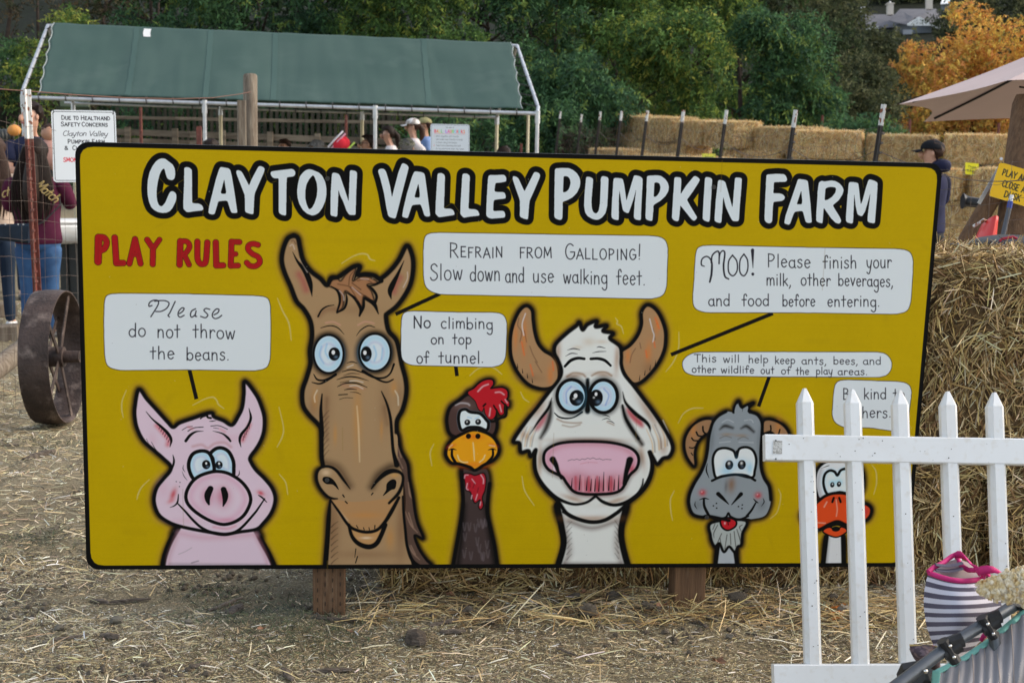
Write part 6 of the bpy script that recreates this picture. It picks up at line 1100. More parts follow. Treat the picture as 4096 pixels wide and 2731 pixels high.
# ================================================================ PLANK FENCE BEHIND THE CANOPY
m_pkt=M('dark_picket',(.075,.065,.045),.9,n1=3,c2=(.04,.036,.025))
pf=thing('plank_fence','weathered wooden rail and picket fence running behind the canopy','fence',tuple(gz(P(1300,600,27))))
def rail_(u0,v0,u1,v1,w,d0=26.5,d1=27.5):
    for k in range(6):
        a=P(u0+(u1-u0)*k/6,v0+(v1-v0)*k/6,d0); b=P(u0+(u1-u0)*(k+1)/6-2,v0+(v1-v0)*(k+1)/6,d0+(d1-d0)/6); MB().prism(a,b,.05,w,bev=.005).build('rail',m_plank,pf)
rail_(440,527,2350,596,.115); rail_(440,600,2350,660,.12); rail_(440,470,2000,500,.06); rail_(440,560,2350,628,.09)
for k in range(64):
    u=470+k*23.6; p=P(u,520,27.1); v=430+(u-470)*.025+random.uniform(-3,3); q=P(u+random.uniform(-1.5,1.5),v,27.1); MB().prism(gz(p),q,.062,.02,bev=.002).build('picket',m_pkt,pf)
for k in range(10):
    u=510+k*190; p=P(u,520,26.4); MB().prism(gz(p),P(u,508+(u-510)*.035,26.4),.11,.11,bev=.01).build('post',m_plank,pf)
# ================================================================ RIGHT HAND WIRE FENCE
rf=thing('wire_fence','sagging welded wire fence on white tipped steel posts, right of the sign','fence',tuple(gz(P(3510,900,8.3))))
RP=[(3490,420,8.3,10),(3143,442,10.,8),(2870,442,12.5,7),(2700,442,14.,6),(2558,444,16.3,6),(2456,446,18.,6),(2372,448,20.,5),(2298,459,22.,5),(2214,448,24.,5)]
RPp=[]
for u,v,d,_ in RP:
    top=P(u+26,v,d); base=gz(P(u-60+0*d,950,d)); base=Vector((top.x-.10*(top.z-base.z),base.y,base.z)); RPp.append((base,top)); tpost(base,top.z-base.z,(top.x-base.x)/(top.z-base.z),m_dkpost,m_tip,rf,w=.030 if d<13 else .034,tip=.12,studs=d<11)
st=(gz(P(4330,900,6.7)),P(4330,470,6.7)); ch=[st]+RPp; mb=MB()
for (a0,a1),(b0,b1) in zip(ch,ch[1:]):
    hh=min((a1-a0).length,(b1-b0).length)-.12; n=12; L=(b0-a0).length
    for k in range(15):
        f=.03+k*.97/14
        mb.tube([(a0.lerp(a1,f*(hh/(a1-a0).length)).lerp(b0.lerp(b1,f*(hh/(b1-b0).length)),j/n)+Vector((.01*math.sin(j*2.3+k),.012*math.sin(j*3+k),-.07*math.sin(math.pi*j/n)*f+.008*math.sin(j*2.+k*1.7)))) for j in range(n+1)],.0011 if L<3 else .0016,4,cap=False)
    m=int(L/.155)
    for j in range(1,m):
        t=j/m; mb.tube([(a0.lerp(a1,f*(hh/(a1-a0).length)).lerp(b0.lerp(b1,f*(hh/(b1-b0).length)),t)+Vector((.008*math.sin(f*20+j),0,-.07*math.sin(math.pi*t)*f))) for f in (0,.25,.5,.75,1)],.0010 if L<3 else .0015,4,cap=False)
mb.build('wire_mesh',m_wire,rf,kind='stuff')
for i,((a0,a1),(b0,b1)) in enumerate(zip(ch,ch[1:])):
    MB().tube([a1.lerp(b1,t)-Vector((0,0,.26+.10*math.sin(math.pi*t))) for t in [k/10 for k in range(11)]],.0026,5).build('top_wire',m_wire,rf)
for u,v,d,lb in ((2547,428,33,'rust red steel post left of the straw maze top, under the trees'),(2930,447,31,'rust red steel post sticking up behind the middle of the straw wall'),(3290,462,27,'rust red steel post sticking up behind the right part of the straw wall'),(2166,412,26,'rust red steel post just right of the canopy'),(3640,478,26,'rust red steel post below the umbrella tip'),(3996,492,26,'rust red steel post behind the wall at the far right'),(562,430,23,'crooked rust coloured post under the left of the canopy'),(1384,460,24,'rust coloured post under the middle of the canopy'),(2085,575,23,'stubby rust post beside the right canopy leg')):
    p=P(u,v,d); MB().prism(gz(p,-.1),p,.05,.04,bev=.004).build('steel_post',m_redpost,label=lb,cat='post',group='rusty steel posts in the background')
# yellow paper notices on the straw
def p_yel(cv):
    K=(50,50,20); center(cv,'Please',100,70,20,5,K,110); center(cv,'No',44,130,20,5,K,40); center(cv,'Running',130,130,20,5,K,112)
flat_sign('paper_notice','yellow paper notice pinned to the right hand straw wall','notice',P(3861,650,19.0),P(3915,655,19.0),P(3861,697,19.0),sign_canvas(200,170,p_yel,(212,200,30)),th=.002,extra=m_tip)
flat_sign('paper_notice','yellow paper notice on the low straw wall just above the sign','notice',P(2808,614,21.0),P(2862,616,21.0),P(2808,650,21.0),sign_canvas(200,140,p_yel,(206,200,70)),th=.002,extra=m_tip)
# ================================================================ SHED, PIPES, TUB AT THE LEFT
m_roof=M('grey_metal_roof',(.10,.105,.12),.5,n1=2,c2=(.075,.08,.095),bump=.1,metal=.2); m_wallg=M('green_wall',(.06,.075,.035),.8,n1=3,c2=(.035,.045,.025))
sh=thing('shed','low shed with a grey ribbed roof at the left edge behind the canopy','shed',tuple(gz(P(-100,600,34))))
a=P(-900,232,36); b=P(150,240,36); c=P(150,362,33); d=P(-900,355,33); mb=MB(); mb.grid(lambda s,t:tuple(a.lerp(b,s).lerp(d.lerp(c,s),t)+Vector((0,0,.03*abs(math.sin(s*150))))),300,1); mb.build('roof',m_roof,sh,solid=.03)
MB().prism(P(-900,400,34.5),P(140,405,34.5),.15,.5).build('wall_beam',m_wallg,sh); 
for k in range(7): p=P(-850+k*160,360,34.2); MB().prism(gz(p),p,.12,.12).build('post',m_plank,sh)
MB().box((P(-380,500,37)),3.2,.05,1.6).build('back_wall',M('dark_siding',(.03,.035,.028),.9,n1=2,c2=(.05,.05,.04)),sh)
hb=thing('garden_wall','pale green wall panel seen under the left part of the canopy','wall',tuple(gz(P(330,600,30)))); MB().box(P(300,425,30),.30,.04,.22).build('panel',M('pale_green_paint',(.20,.24,.16),.8,n1=4,c2=(.16,.2,.13)),hb); MB().box(P(300,600,30.1),.34,.05,.9).build('lower_panel',m_wallg,hb)
def corr(u0,v0,u1,v1,d,r,label):
    a=P(u0,v0,d); b=P(u1,v1,d+.4); n=60; pts=[a.lerp(b,i/n) for i in range(n+1)]; rs=[r*(1+.06*math.sin(i*2*math.pi/3)) for i in range(n+1)]
    t=thing('corrugated_pipe',label,'pipe',tuple(a),'black corrugated play tunnels'); MB().tube(pts,rs,20,cap=False).build('tube_wall',m_bkp,t,solid=.012); MB().tube([b-(b-a).normalized()*.01,b+(b-a).normalized()*.02],[r*1.06,r*1.06],20,cap=False).build('end_ring',m_bkp,t,solid=.02)
m_bkp=M('black_corrugated_plastic',(.045,.05,.05),.45,n1=3,c2=(.03,.032,.032))
corr(-260,556,44,548,16,.085,'thinner black corrugated pipe, upper one at the left edge'); corr(-260,640,62,634,15,.125,'thicker black corrugated pipe, lower one at the left edge')
pu=P(57,522,16.2); mb=MB(); mb.ell(pu,.075,.075,.065,18,10,fn=lambda w:Vector((w.x*(1+.06*math.cos(8*math.atan2(w.y,w.x))),w.y*(1+.06*math.cos(8*math.atan2(w.y,w.x))),w.z))); t=thing('pumpkin','small orange pumpkin resting on the corrugated pipe','pumpkin',tuple(pu)); mb.build('pumpkin_body',M('orange_rind2',(.62,.27,.07),.5),t); MB().tube([pu+Vector((0,0,.06)),pu+Vector((.01,0,.1))],[.012,.008],6).build('stem',m_wood,t)
tb=thing('metal_trough','white ribbed steel drum lying across a dark stand, left of the sign','trough',tuple(gz(P(300,950,12.6))))
a=P(205,925,12.6); b=P(470,925,12.9); mb=MB(); n=40; pr=[a.lerp(b,i/n) for i in range(n+1)]; mb.tube(pr,[.115]*(n+1),24); mb.build('drum',M('white_enamel',(.62,.65,.68),.25,n1=6,c2=(.5,.5,.48),spec=.6),tb)
for z in (.085,.045,.0): MB().tube([a+Vector((0,-.105,z)),b+Vector((0,-.105,z))],.018,8).build('rib',m_white,tb)
for u in (262,300,420): p=P(u,975,12.7); MB().prism(gz(p),P(u-6,965,12.7),.06,.07).build('leg',m_bkp,tb)
tm=P(300,1145,11.8)
for u0,v0,u1,v1,d,lb in ((255,1144,420,1146,12.,'dark squared timber on the ground below the white drum'),(-40,1352,75,1345,9.4,'grey squared timber on the ground at the left edge'),(-40,1255,60,1250,10.2,'upper grey timber on the ground at the left edge')):
    MB().prism(G(u0,v0+12)+Vector((0,0,.06)),G(u1,v1+12)+Vector((0,0,.06)),.18,.13,bev=.01).build('timber',m_wood,label=lb,cat='timber',group='timbers lying on the yard')
# ================================================================ UMBRELLA AND THE THINGS AT THE RIGHT
um=thing('patio_umbrella','pale mauve and beige patio umbrella at the right edge of the photo','umbrella',tuple(gz(P(4450,900,8.8))))
m_um=M('umbrella_cloth',(.62,.48,.45),.7,n1=3,c2=(.58,.45,.42),trans=.06)
ap=P(4520,35,8.9); rim=[P(3595,418,8.9),P(4030,322,7.7),P(4600,300,7.2),P(5150,350,7.6),P(5330,450,8.8),P(5000,520,10.0),P(4400,492,10.4),P(3694,488,10.0)]
for i in range(8):
    A_,B_=rim[i],rim[(i+1)%8]; mb=MB()
    def fn(s,t,A_=A_,B_=B_):
        q=A_.lerp(B_,s); c=(rim[0]+rim[4])/2; q=q.lerp(c,.10*math.sin(math.pi*s)); p=q.lerp(ap,t); return tuple(p-Vector((0,0,.03*math.sin(math.pi*t)))+Vector((0,0,.02*math.sin(math.pi*s)*(1-t))))
    mb.grid(fn,10,10); mb.build('cloth_panel',m_um,um)
    MB().tube([A_.lerp(ap,t)-Vector((0,0,.03*math.sin(math.pi*t)+.014)) for t in [k/8*.90+.06 for k in range(9)]],.008,6).build('rib',m_bk,um)
MB().tube([gz(ap),ap+Vector((0,0,.08))],.022,10).build('pole',m_bkp,um)
hub=ap-Vector((0,0,.55)); 
for i in range(8): MB().tube([hub,rim[i].lerp(ap,.5)-Vector((0,0,.12))],.007,6).build('strut',m_bk,um)
MB().tube([P(4125,396,7.9),P(4118,420,7.9),P(4078,760,7.8),P(4048,1075,7.7),gz(P(4040,1300,7.7))],[.085,.092,.10,.105,.11],16).build('wooden_pole',m_wood4,label='thick brown wooden pole at the right edge under the umbrella',cat='pole')
MB().tube([P(4012,720,7.75),P(3940,840,7.75),P(3838,1010,7.75),P(3780,1110,7.75)],[.046,.047,.048,.048],12).build('diagonal_brace',m_wood4,label='slanting brown wooden brace running down from the pole',cat='brace')
def p_dusk(cv):
    K=(34,38,18); w=(('PLAY',90,66,100),('AREAS',250,66,150),('CLOSE',104,150,122),('AT',212,150,48),('DUSK',150,218,120))
    text(cv,'PLAY',42,138,84,27,8,K); text(cv,'AREAS',160,282,84,27,8,K); text(cv,'CLOSE',64,180,160,27,8,K); text(cv,'AT',204,250,160,27,8,K); text(cv,'DUSK',100,212,228,27,8,K)
TL=P(3999,648,7.6); th=math.radians(16.5); wx=(RIGHT*math.cos(th)+DOWN*math.sin(th)); wy=(RIGHT*-math.sin(th)*1.1+DOWN*math.cos(th))
t=flat_sign('closing_sign','tilted yellow sign about closing at dusk nailed to the pole at the right edge','sign',TL,TL+wx*.25,TL+wy*.187,sign_canvas(324,250,p_dusk,(214,168,10)),extra=m_tip)
MB().disc(P(4004,636,7.58),-FWD,.008,.004).build('nail',m_gal,t)
st_=P(3990,690,7.66); MB().prism(P(3998,670,7.66),P(3915,815,7.7),.004,.02,up=RIGHT).build('metal_strap',m_gal,label='thin perforated steel strap along the slanting brace',cat='strap')
br=thing('broom','broom handle with a white and blue end leaning by the pole','broom',tuple(gz(P(4000,1100,7.4)))); MB().tube([P(4047,780,7.4),P(4042,805,7.4)],.011,10).build('grip',m_white,br); MB().tube([P(4042,805,7.4),P(4037,832,7.4)],.0135,10).build('collar',M('blue_plastic',(.03,.06,.32),.4),br); MB().tube([P(4037,832,7.4),P(3996,1010,7.4),gz(P(3975,1100,7.4))],.0125,10).build('handle',M('grey_paint',(.10,.11,.13),.5),br)
m_redp=M('red_plastic',(.72,.035,.03),.35,n1=3,c2=(.65,.03,.03),spec=.5)
rc=thing('red_chair','bright red plastic chair back showing behind the straw stack','chair',tuple(gz(P(3930,1000,6.9))))
mb=MB(); 
def ch_(s,t): return tuple(P(3930-62*t+s*(52+60*t),900+ (1-t)*-18*math.sin(math.pi*s)+t*130-(12*math.sin(math.pi*s)*(1-t)),6.9)+FWD*(-.10*math.sin(math.pi*s)))
mb.grid(ch_,12,8); mb.build('backrest',m_redp,rc,solid=.012); MB().tube([P(3895,905,6.9),P(3935,880,6.85),P(3978,900,6.9)],.008,8).build('top_rim',m_tip,rc)
MB().box(P(3930,1070,6.9),.08,.16,.02).build('seat',m_redp,rc)
for dx,dy in ((-.07,-.1),(.07,-.1),(-.07,.14),(.07,.14)):
    q=P(3930,1070,6.9)+Vector((dx,dy,0)); MB().tube([q,gz(q)],.012,8).build('leg',m_redp,rc)
bn=thing('waste_bin','black plastic waste bin with a red lid handle behind the straw stack','bin',tuple(gz(P(4040,1200,6.2))))
q=P(4050,985,6.2); mb=MB(); mb.prism(gz(q),q-Vector((0,0,.03)),.36,.36,up=(0,1,0),bev=.03,taper=1.08); mb.build('bin_body',m_bkp,bn); MB().prism(q-Vector((0,0,.035)),q-Vector((0,0,.005)),.43,.43,up=(0,1,0),bev=.03).build('rim',M('grey_rim',(.06,.065,.07),.5),bn); mb=MB(); mb.ell(q-Vector((0,0,.01)),.20,.20,.06,16,8); mb.build('lid',m_bk,bn)
MB().tube([P(3998,966,6.02),P(4008,956,6.02),P(4052,948,6.02),P(4068,955,6.02)],.006,8).build('lid_handle',M('dark_red',(.35,.02,.04),.35),bn)

# ================================================================ PEOPLE
def skin(joints,edges,root,sub=1):
    me=bpy.data.meshes.new('t'); ks=list(joints); ix={k:i for i,k in enumerate(ks)}
    me.from_pydata([joints[k][:3] for k in ks],[(ix[a],ix[b]) for a,b in edges],[]); o=bpy.data.objects.new('t',me); COL.objects.link(o)
    o.modifiers.new('s','SKIN').use_smooth_shade=True
    for k in ks:
        v=me.skin_vertices[0].data[ix[k]]; r=joints[k][3]; v.radius=(r,r) if not hasattr(r,'__len__') else tuple(r); v.use_root=(k==root)
    m=o.modifiers.new('u','SUBSURF'); m.levels=m.render_levels=sub
    dg=bpy.context.evaluated_depsgraph_get(); dg.update(); n=bpy.data.meshes.new_from_object(o.evaluated_get(dg)); bpy.data.objects.remove(o); bpy.data.meshes.remove(me); return n
SK=M('skin_light',(.56,.33,.235),.5,n1=12,c2=(.50,.27,.19),spec=.35); SK2=M('skin_tan',(.46,.25,.165),.5,n1=12,c2=(.40,.21,.135),spec=.35)
HDK=M('dark_hair',(.012,.008,.007),.6,n1=40,c2=(.026,.015,.011),stretch=(6,6,.5),spec=.18); HGR=M('grey_hair',(.20,.19,.18),.6,n1=60,c2=(.09,.085,.08)); HBR=M('brown_hair',(.06,.03,.02),.6,n1=40,spec=.2,c2=(.03,.016,.012),stretch=(5,5,.6))
EYE=M('eye',(.03,.02,.02),.2); LIPm=M('lips',(.38,.12,.11),.5)
def cloth(name,c,c2=None,**k): return M(name,c,.85,n1=k.pop('n1',5),c2=c2 or tuple(x*.7 for x in c),spec=.15,bump=.25,bs=14,**k)
def person(label,u,vtop,d,yaw,shirt,pants,hair,skinm=SK,arms=None,long=True,bend=0,H=None,hairfn='short',cap=None,group='people beyond the sign',shoes=None,build=1.,headturn=0,dz=0,glasses=False,legs=True,twist=0):
    top=P(u,vtop,d); gzz=zb(top.y)+dz
    if H is None: H=top.z-gzz
    t=thing('person',label,'person',(top.x,top.y,gzz),group); b=build
    J={'pel':(0,0,.53,.046),'wai':(0,.0,.60,.044),'che':(0,0,.70,.048),'uch':(0,-.005,.77,.044),'nb':(0,-.005,.825,.036),'nk':(0,.002,.855,.030),'jaw':(0,.018,.893,.040),'hed':(0,.010,.935,.052),'crn':(0,.0,.968,.036)}
    for s,n in ((-1,'L'),(1,'R')):
        J['sh'+n]=(s*.098*b,-.005,.785,.030); J['hip'+n]=(s*.042,0,.48,.034); J['kn'+n]=(s*.052,.008,.275,.026); J['cf'+n]=(s*.053,-.0,.19,.022); J['an'+n]=(s*.058,0,.05,.022); J['to'+n]=(s*.066,.075,.018,.020)
        e,h=(arms or {}).get(n,((s*.128,.0,.64),(s*.130,.05,.50)))
        J['el'+n]=(*e,.025); w=Vector(e).lerp(Vector(h),.9); J['wr'+n]=(*w,.0165); J['ha'+n]=(*h,.020)
    E=[('pel','wai'),('wai','che'),('che','uch'),('uch','nb'),('nb','nk'),('nk','jaw'),('jaw','hed'),('hed','crn')]
    for n in 'LR': E+=[('uch','sh'+n),('sh'+n,'el'+n),('el'+n,'wr'+n),('wr'+n,'ha'+n),('pel','hip'+n),('hip'+n,'kn'+n),('kn'+n,'cf'+n),('cf'+n,'an'+n),('an'+n,'to'+n)]
    def tf(p,upper=True,flat=True):
        p=Vector(p[:3]); 
        if bend and upper and p.z>.5: q=p-Vector((0,0,.52)); q=Matrix.Rotation(-bend,3,'X')@q; p=q+Vector((0,0,.52))
        return p
    UP={'wai','che','uch','nb','nk','jaw','hed','crn','shL','shR','elL','elR','wrL','wrR','haL','haR'}
    JW={k:((*(tf(v) if k in UP else Vector(v[:3])),v[3])) for k,v in J.items()}
    hc0=Vector(JW['hed'][:3])
    RT=Matrix.Rotation(yaw,3,'Z')
    def fin(me,name,mat,parent,headp=False,flat=True):
        n=len(me.vertices); co=np.empty(n*3,np.float32); me.vertices.foreach_get('co',co); co=co.reshape(-1,3)
        z=co[:,2]; tor=np.clip((z-.45)/.05,0,1)*np.clip((.84-z)/.03,0,1) if not bend else 0*z
        inner=np.clip((.17-np.abs(co[:,0]))/.06,0,1)
        co[:,1]*=1-.25*tor*inner
        co=(co*H)@np.array(RT).T+np.array(t.location); me.vertices.foreach_set('co',co.astype(np.float32).ravel()); me.materials.clear(); me.materials.append(mat); me.polygons.foreach_set('use_smooth',[True]*len(me.polygons)); me.update(); me.name=name
        return link(name,me,parent)
    fin(skin(JW,E,'pel'),'body',skinm,t)
    def sub(keys,dr,extra=()):
        return {k:(*JW[k][:3],JW[k][3]+dr) for k in keys},[e for e in E if e[0] in keys and e[1] in keys]
    L=lambda p:Vector(t.location)+RT@(Vector(p)*H)
    # clothes: lofted rings that follow the body
    def loft(mb,rings,n=14,upper=True):
        vs=[]
        for (cx,cy,cz,rx,ry) in rings:
            for k in range(n):
                a=2*math.pi*k/n; q=Vector((cx+rx*math.cos(a),cy+ry*math.sin(a),cz)); q*=1
                w=1+.035*math.sin(3*a+cz*40)+.02*math.sin(7*a+cz*70); q=Vector((cx+rx*w*math.cos(a),cy+ry*w*math.sin(a),cz)); vs.append(L(tf(q) if upper else q))
        m=len(rings); mb.add(vs,[(i*n+k,i*n+(k+1)%n,(i+1)*n+(k+1)%n,(i+1)*n+k) for i in range(m-1) for k in range(n)]+[tuple(range(n-1,-1,-1)),tuple(range((m-1)*n,m*n))])
    mb=MB(); loft(mb,[(0,0,.470,.098*b,.074*b),(0,0,.50,.100*b,.076*b),(0,0,.55,.096*b,.071*b),(0,0,.60,.092*b,.066*b),(0,0,.66,.096*b,.067*b),(0,0,.72,.104*b,.070*b),(0,-.003,.77,.110*b,.066*b),(0,-.005,.80,.096*b,.056*b),(0,-.006,.822,.060,.044),(0,-.004,.835,.042,.038)])
    for s,n in ((-1,'L'),(1,'R')):
        sh,el,wr=[Vector(JW[k+n][:3]) for k in ('sh','el','wr')]; inn=sh-Vector((s*.035,0,.0))
        pts=[inn,sh+Vector((s*.006,0,-.004)),sh.lerp(el,.5),el] ; rs=[.040,.043*b**.5,.036*b**.5,.032*b**.5]
        if long: pts+=[el.lerp(wr,.5),wr.lerp(el,.04)]; rs+=[.029*b**.5,.023]
        else: pts=[inn,sh+Vector((s*.006,0,-.004)),sh.lerp(el,.4),sh.lerp(el,.7)]; rs=[.040,.043,.038,.037]
        mb.tube([L(p) for p in pts],[r*H for r in rs],12)
    o=mb.build('shirt',shirt,t,sub=1)
    if legs:
        mb=MB(); loft(mb,[(0,0,.44,.088*b,.070*b),(0,0,.48,.094*b,.072*b),(0,0,.53,.090*b,.066*b),(0,0,.57,.084*b,.060*b)],upper=False)
        for s in (-1,1): loft(mb,[(s*.046*b,0,.49,.050*b,.064*b),(s*.047*b,.0,.43,.049*b,.058*b),(s*.050,.004,.36,.044*b,.050*b),(s*.052,.008,.28,.036*b,.041*b),(s*.054,.002,.19,.034*b,.038*b),(s*.057,.0,.10,.029*b,.031*b),(s*.058,.002,.035,.030*b,.034*b)],n=12,upper=False)
        mb.build('trousers',pants,t,sub=1)
        for n in 'LR':
            a=Vector(JW['an'+n][:3]); mb=MB(); mb.ell((a.x,a.y+.035,.018),.030,.078,.028,12,8)
            me=bpy.data.meshes.new('shoe'); me.from_pydata(mb.v,[],mb.f); fin(me,'shoe',shoes or m_bk,t)
    # head details, in head coordinates
    HR=Matrix.Rotation(-bend,3,'X')@Matrix.Rotation(headturn,3,'Z') if bend else Matrix.Rotation(headturn,3,'Z'); F3=RT@HR
    hp=lambda x,y,z:L(hc0+HR@Vector((x,y,z)))
    h=H
    MB().ell(hp(0,.058,-.012),.010*h,.014*h,.018*h,8,6,R=F3).build('nose',skinm,t)
    for s in (-1,1):
        MB().ell(hp(s*.020,.049,.004),.0065*h,.004*h,.0045*h,8,5,R=F3).build('eye',EYE,t); MB().tube([hp(s*.010,.053,.016),hp(s*.021,.054,.019),hp(s*.031,.047,.015)],.0022*h,5).build('eyebrow',hair if hair else HDK,t)
        MB().ell(hp(s*.047,-.004,-.006),.005*h,.010*h,.015*h,8,6,R=F3).build('ear',skinm,t)
    MB().ell(hp(0,.050,-.036),.015*h,.006*h,.005*h,8,5,R=F3).build('mouth',LIPm,t)
    if glasses:
        for s in (-1,1): MB().ell(hp(s*.021,.060,.003),.016*h,.004*h,.012*h,10,6,R=F3).build('lens',m_bk,t)
        for s in (-1,1): MB().tube([hp(s*.035,.056,.006),hp(s*.052,.0,.006)],.002*h,5).build('temple',m_bk,t)
    # hands
    for s,n in ((-1,'L'),(1,'R')):
        w=Vector(JW['wr'+n][:3]); a=Vector(JW['ha'+n][:3]); dr=(a-w).normalized() if (a-w).length>1e-5 else Vector((0,0,-1)); sd_=dr.cross(Vector((0,1,0))); sd_=sd_.normalized() if sd_.length>.1 else Vector((1,0,0)); nn=dr.cross(sd_); mb=MB()
        mb.ell(L(a),.020*h,.020*h,.024*h,10,6)
        for q in range(4):
            o=(q-1.5)*.0105; b0=a+sd_*o+dr*.012; ln=(.030,.036,.034,.027)[q]; mb.tube([L(b0),L(b0+dr*ln*.5+nn*.004),L(b0+dr*ln+nn*.014)],[.0056*h,.0052*h,.0036*h],6)
        mb.tube([L(a+sd_*-.016),L(a+sd_*-.027+dr*.014),L(a+sd_*-.026+dr*.030)],[.0062*h,.0058*h,.004*h],6); mb.build('hand',skinm,t)
    # hair
    if hair:
        mb=MB()
        if hairfn=='short': mb.ell(hp(0,-.010,.016),.058*h,.062*h,.056*h,16,10,R=F3,jit=.25,fn=lambda w:Vector((w.x,w.y if w.y<0 else w.y*(.10+.90*min(1,max(0,(w.z-.020*h)/(.014*h)))),w.z*(1 if w.y<.0 or w.z>0 else .25))))
        elif hairfn=='bun': mb.ell(hp(0,-.010,.014),.057*h,.064*h,.058*h,16,10,R=F3,jit=.2,fn=lambda w:Vector((w.x,w.y if w.y<0 else w.y*(.10+.90*min(1,max(0,(w.z-.020*h)/(.014*h)))),w.z*(1 if w.y<.0 or w.z>0 else .25)))); mb.tube([hp(0,-.055,.01),hp(0,-.085,-.03),hp(0,-.085,-.09),hp(0,-.07,-.13)],[.026*h,.028*h,.022*h,.008*h],10)
        elif hairfn=='long':
            mb.ell(hp(0,-.012,.012),.064*h,.068*h,.062*h,18,12,R=F3,jit=.12)
            pts=[hp(0,-.022,.02),hp(0,-.040,-.06),hp(0,-.062,-.13),hp(0,-.074,-.20),hp(0,-.070,-.27),hp(0,-.062,-.33)]; mb.tube(pts,[.060*h,.080*h,.096*h,.100*h,.080*h,.022*h],16,sq=.45)
            r=random.Random(3)
            for k in range(90):
                x=r.uniform(-.09,.09); y0=-.040-.02*math.sqrt(max(0,1-(x/.095)**2)); e_=r.uniform(-.37,-.24); w=r.uniform(-.012,.012)
                mb.tube([hp(x*.55,y0+.0,.03),hp(x*.9,y0-.022,-.07),hp(x*1.08+w*.3,y0-.044,-.16),hp(x*1.0+w,y0-.048,e_*.8),hp(x*.8+w,y0-.040,e_)],[.0045*h,.006*h,.006*h,.005*h,.001*h],4,cap=False)
        mb.build('hair',hair,t)
    if cap:
        mb=MB(); mb.ell(hp(0,-.004,.022),.062*h,.067*h,.050*h,18,12,R=F3,fn=lambda w:Vector((w.x,w.y,max(w.z,-.004*h)))); mb.build('cap_crown',cap,t)
        mb=MB(); mb.grid(lambda a,b:tuple(hp((a-.5)*.096*(1-.35*b*b),.052+.058*b*(1-.5*(2*a-1)**2),.018-.012*b-.010*(2*a-1)**2)),8,5); mb.build('cap_brim',cap,t,solid=.004)
        MB().disc(hp(0,-.004,.070),F3@Vector((0,0,1)),.006*h,.003*h,8).build('cap_button',cap,t)
    return t,L,hp,F3,H
JEAN=M('blue_denim',(.035,.095,.22),.85,n1=7,c2=(.022,.06,.15),bump=.3,bs=20,c3=(.07,.16,.30),n3=5); DJEAN=cloth('dark_denim',(.020,.035,.065)); BLKc=cloth('black_cloth',(.018,.018,.02))
MAR=cloth('maroon_shirt',(.085,.014,.040),(.055,.008,.026)); NAVY=cloth('navy_hoodie',(.026,.029,.075),(.014,.016,.04)); WHc=cloth('white_cloth',(.70,.66,.66),(.6,.55,.55))
# ---- woman in the maroon shirt
t,L,hp,F3,H=person('woman seen from behind in maroon shirt and blue jeans, with long dark hair',140,560,11.6,.08,MAR,JEAN,HDK,arms={'R':((.165,.03,.665),(.085,.16,.76)),'L':((-.150,.02,.66),(-.09,.14,.66))},long=True,hairfn='long',build=1.24,group='people standing left of the sign')
def text3(s,O,X,Y,xh,r,mat,parent,slant=.3,name='lettering'):
    mb=MB(); x=0.
    for ch in s:
        wd,st=GL[ch]
        for q in st:
            pts=[O+X*((x+a+slant*b)*xh)+Y*(b*xh) for a,b in q]; mb.tube(pts,r,5)
        x+=wd+.02
    return mb.build(name,mat,parent)
GOLD=M('gold_print',(.55,.40,.16),.6)
text3('Match',L((.015,-.098,.775)),(F3@Vector((.70,.02,-.62))).normalized(),(F3@Vector((.60,.0,.72))).normalized(),.050,.006,GOLD,t); text3('ct',L((-.150,-.080,.715)),(F3@Vector((.9,0,.25))).normalized(),(F3@Vector((-.1,.0,1))).normalized(),.046,.0055,GOLD,t)
pu=thing('shoulder_bag','dark navy leather shoulder bag worn across the back of the woman in maroon','handbag',tuple(L((-.12,-.14,.55)))); m_bag=M('navy_leather',(.016,.028,.048),.5,n1=8,c2=(.010,.018,.03),spec=.2)
q=L((-.090,-.120,.560)); mb=MB(); mb.prism(q-F3@Vector((.145,0,.02)),q+F3@Vector((.125,.0,-.030)),.05,.12,up=F3@Vector((.12,0,1)),bev=.015,taper=1.35); mb.build('bag_body',m_bag,pu)
MB().tube([q+F3@Vector((.14,-.01,.02)),L((.06,-.125,.60)),L((.13,-.07,.68)),L((.10,.02,.80))],.007,6).build('strap',m_bk,pu)
for dx in (-.10,-.05,.05,.09): MB().disc(q+F3@Vector((dx,-.03,.045)),F3@Vector((0,-1,0)),.007,.004,8).build('stud',m_gal,pu)
ph=L((.085,.175,.775)); MB().prism(ph-Vector((0,0,.07)),ph+Vector((0,0,.075)),.07,.009,up=F3@Vector((0,1,0)),bev=.004).build('phone',M('phone_case',(.12,.22,.34),.3),label='pale blue phone held up by the woman in maroon',cat='phone')
# ---- person at the very edge
person('person cut off by the left edge, cream top and dark jeans',-30,548,12.1,.2,WHc if 0 else cloth('cream_top',(.62,.50,.42)),DJEAN,HBR,arms={'R':((.15,.0,.64),(.10,.10,.56))},hairfn='long',shoes=m_white,group='people standing left of the sign')
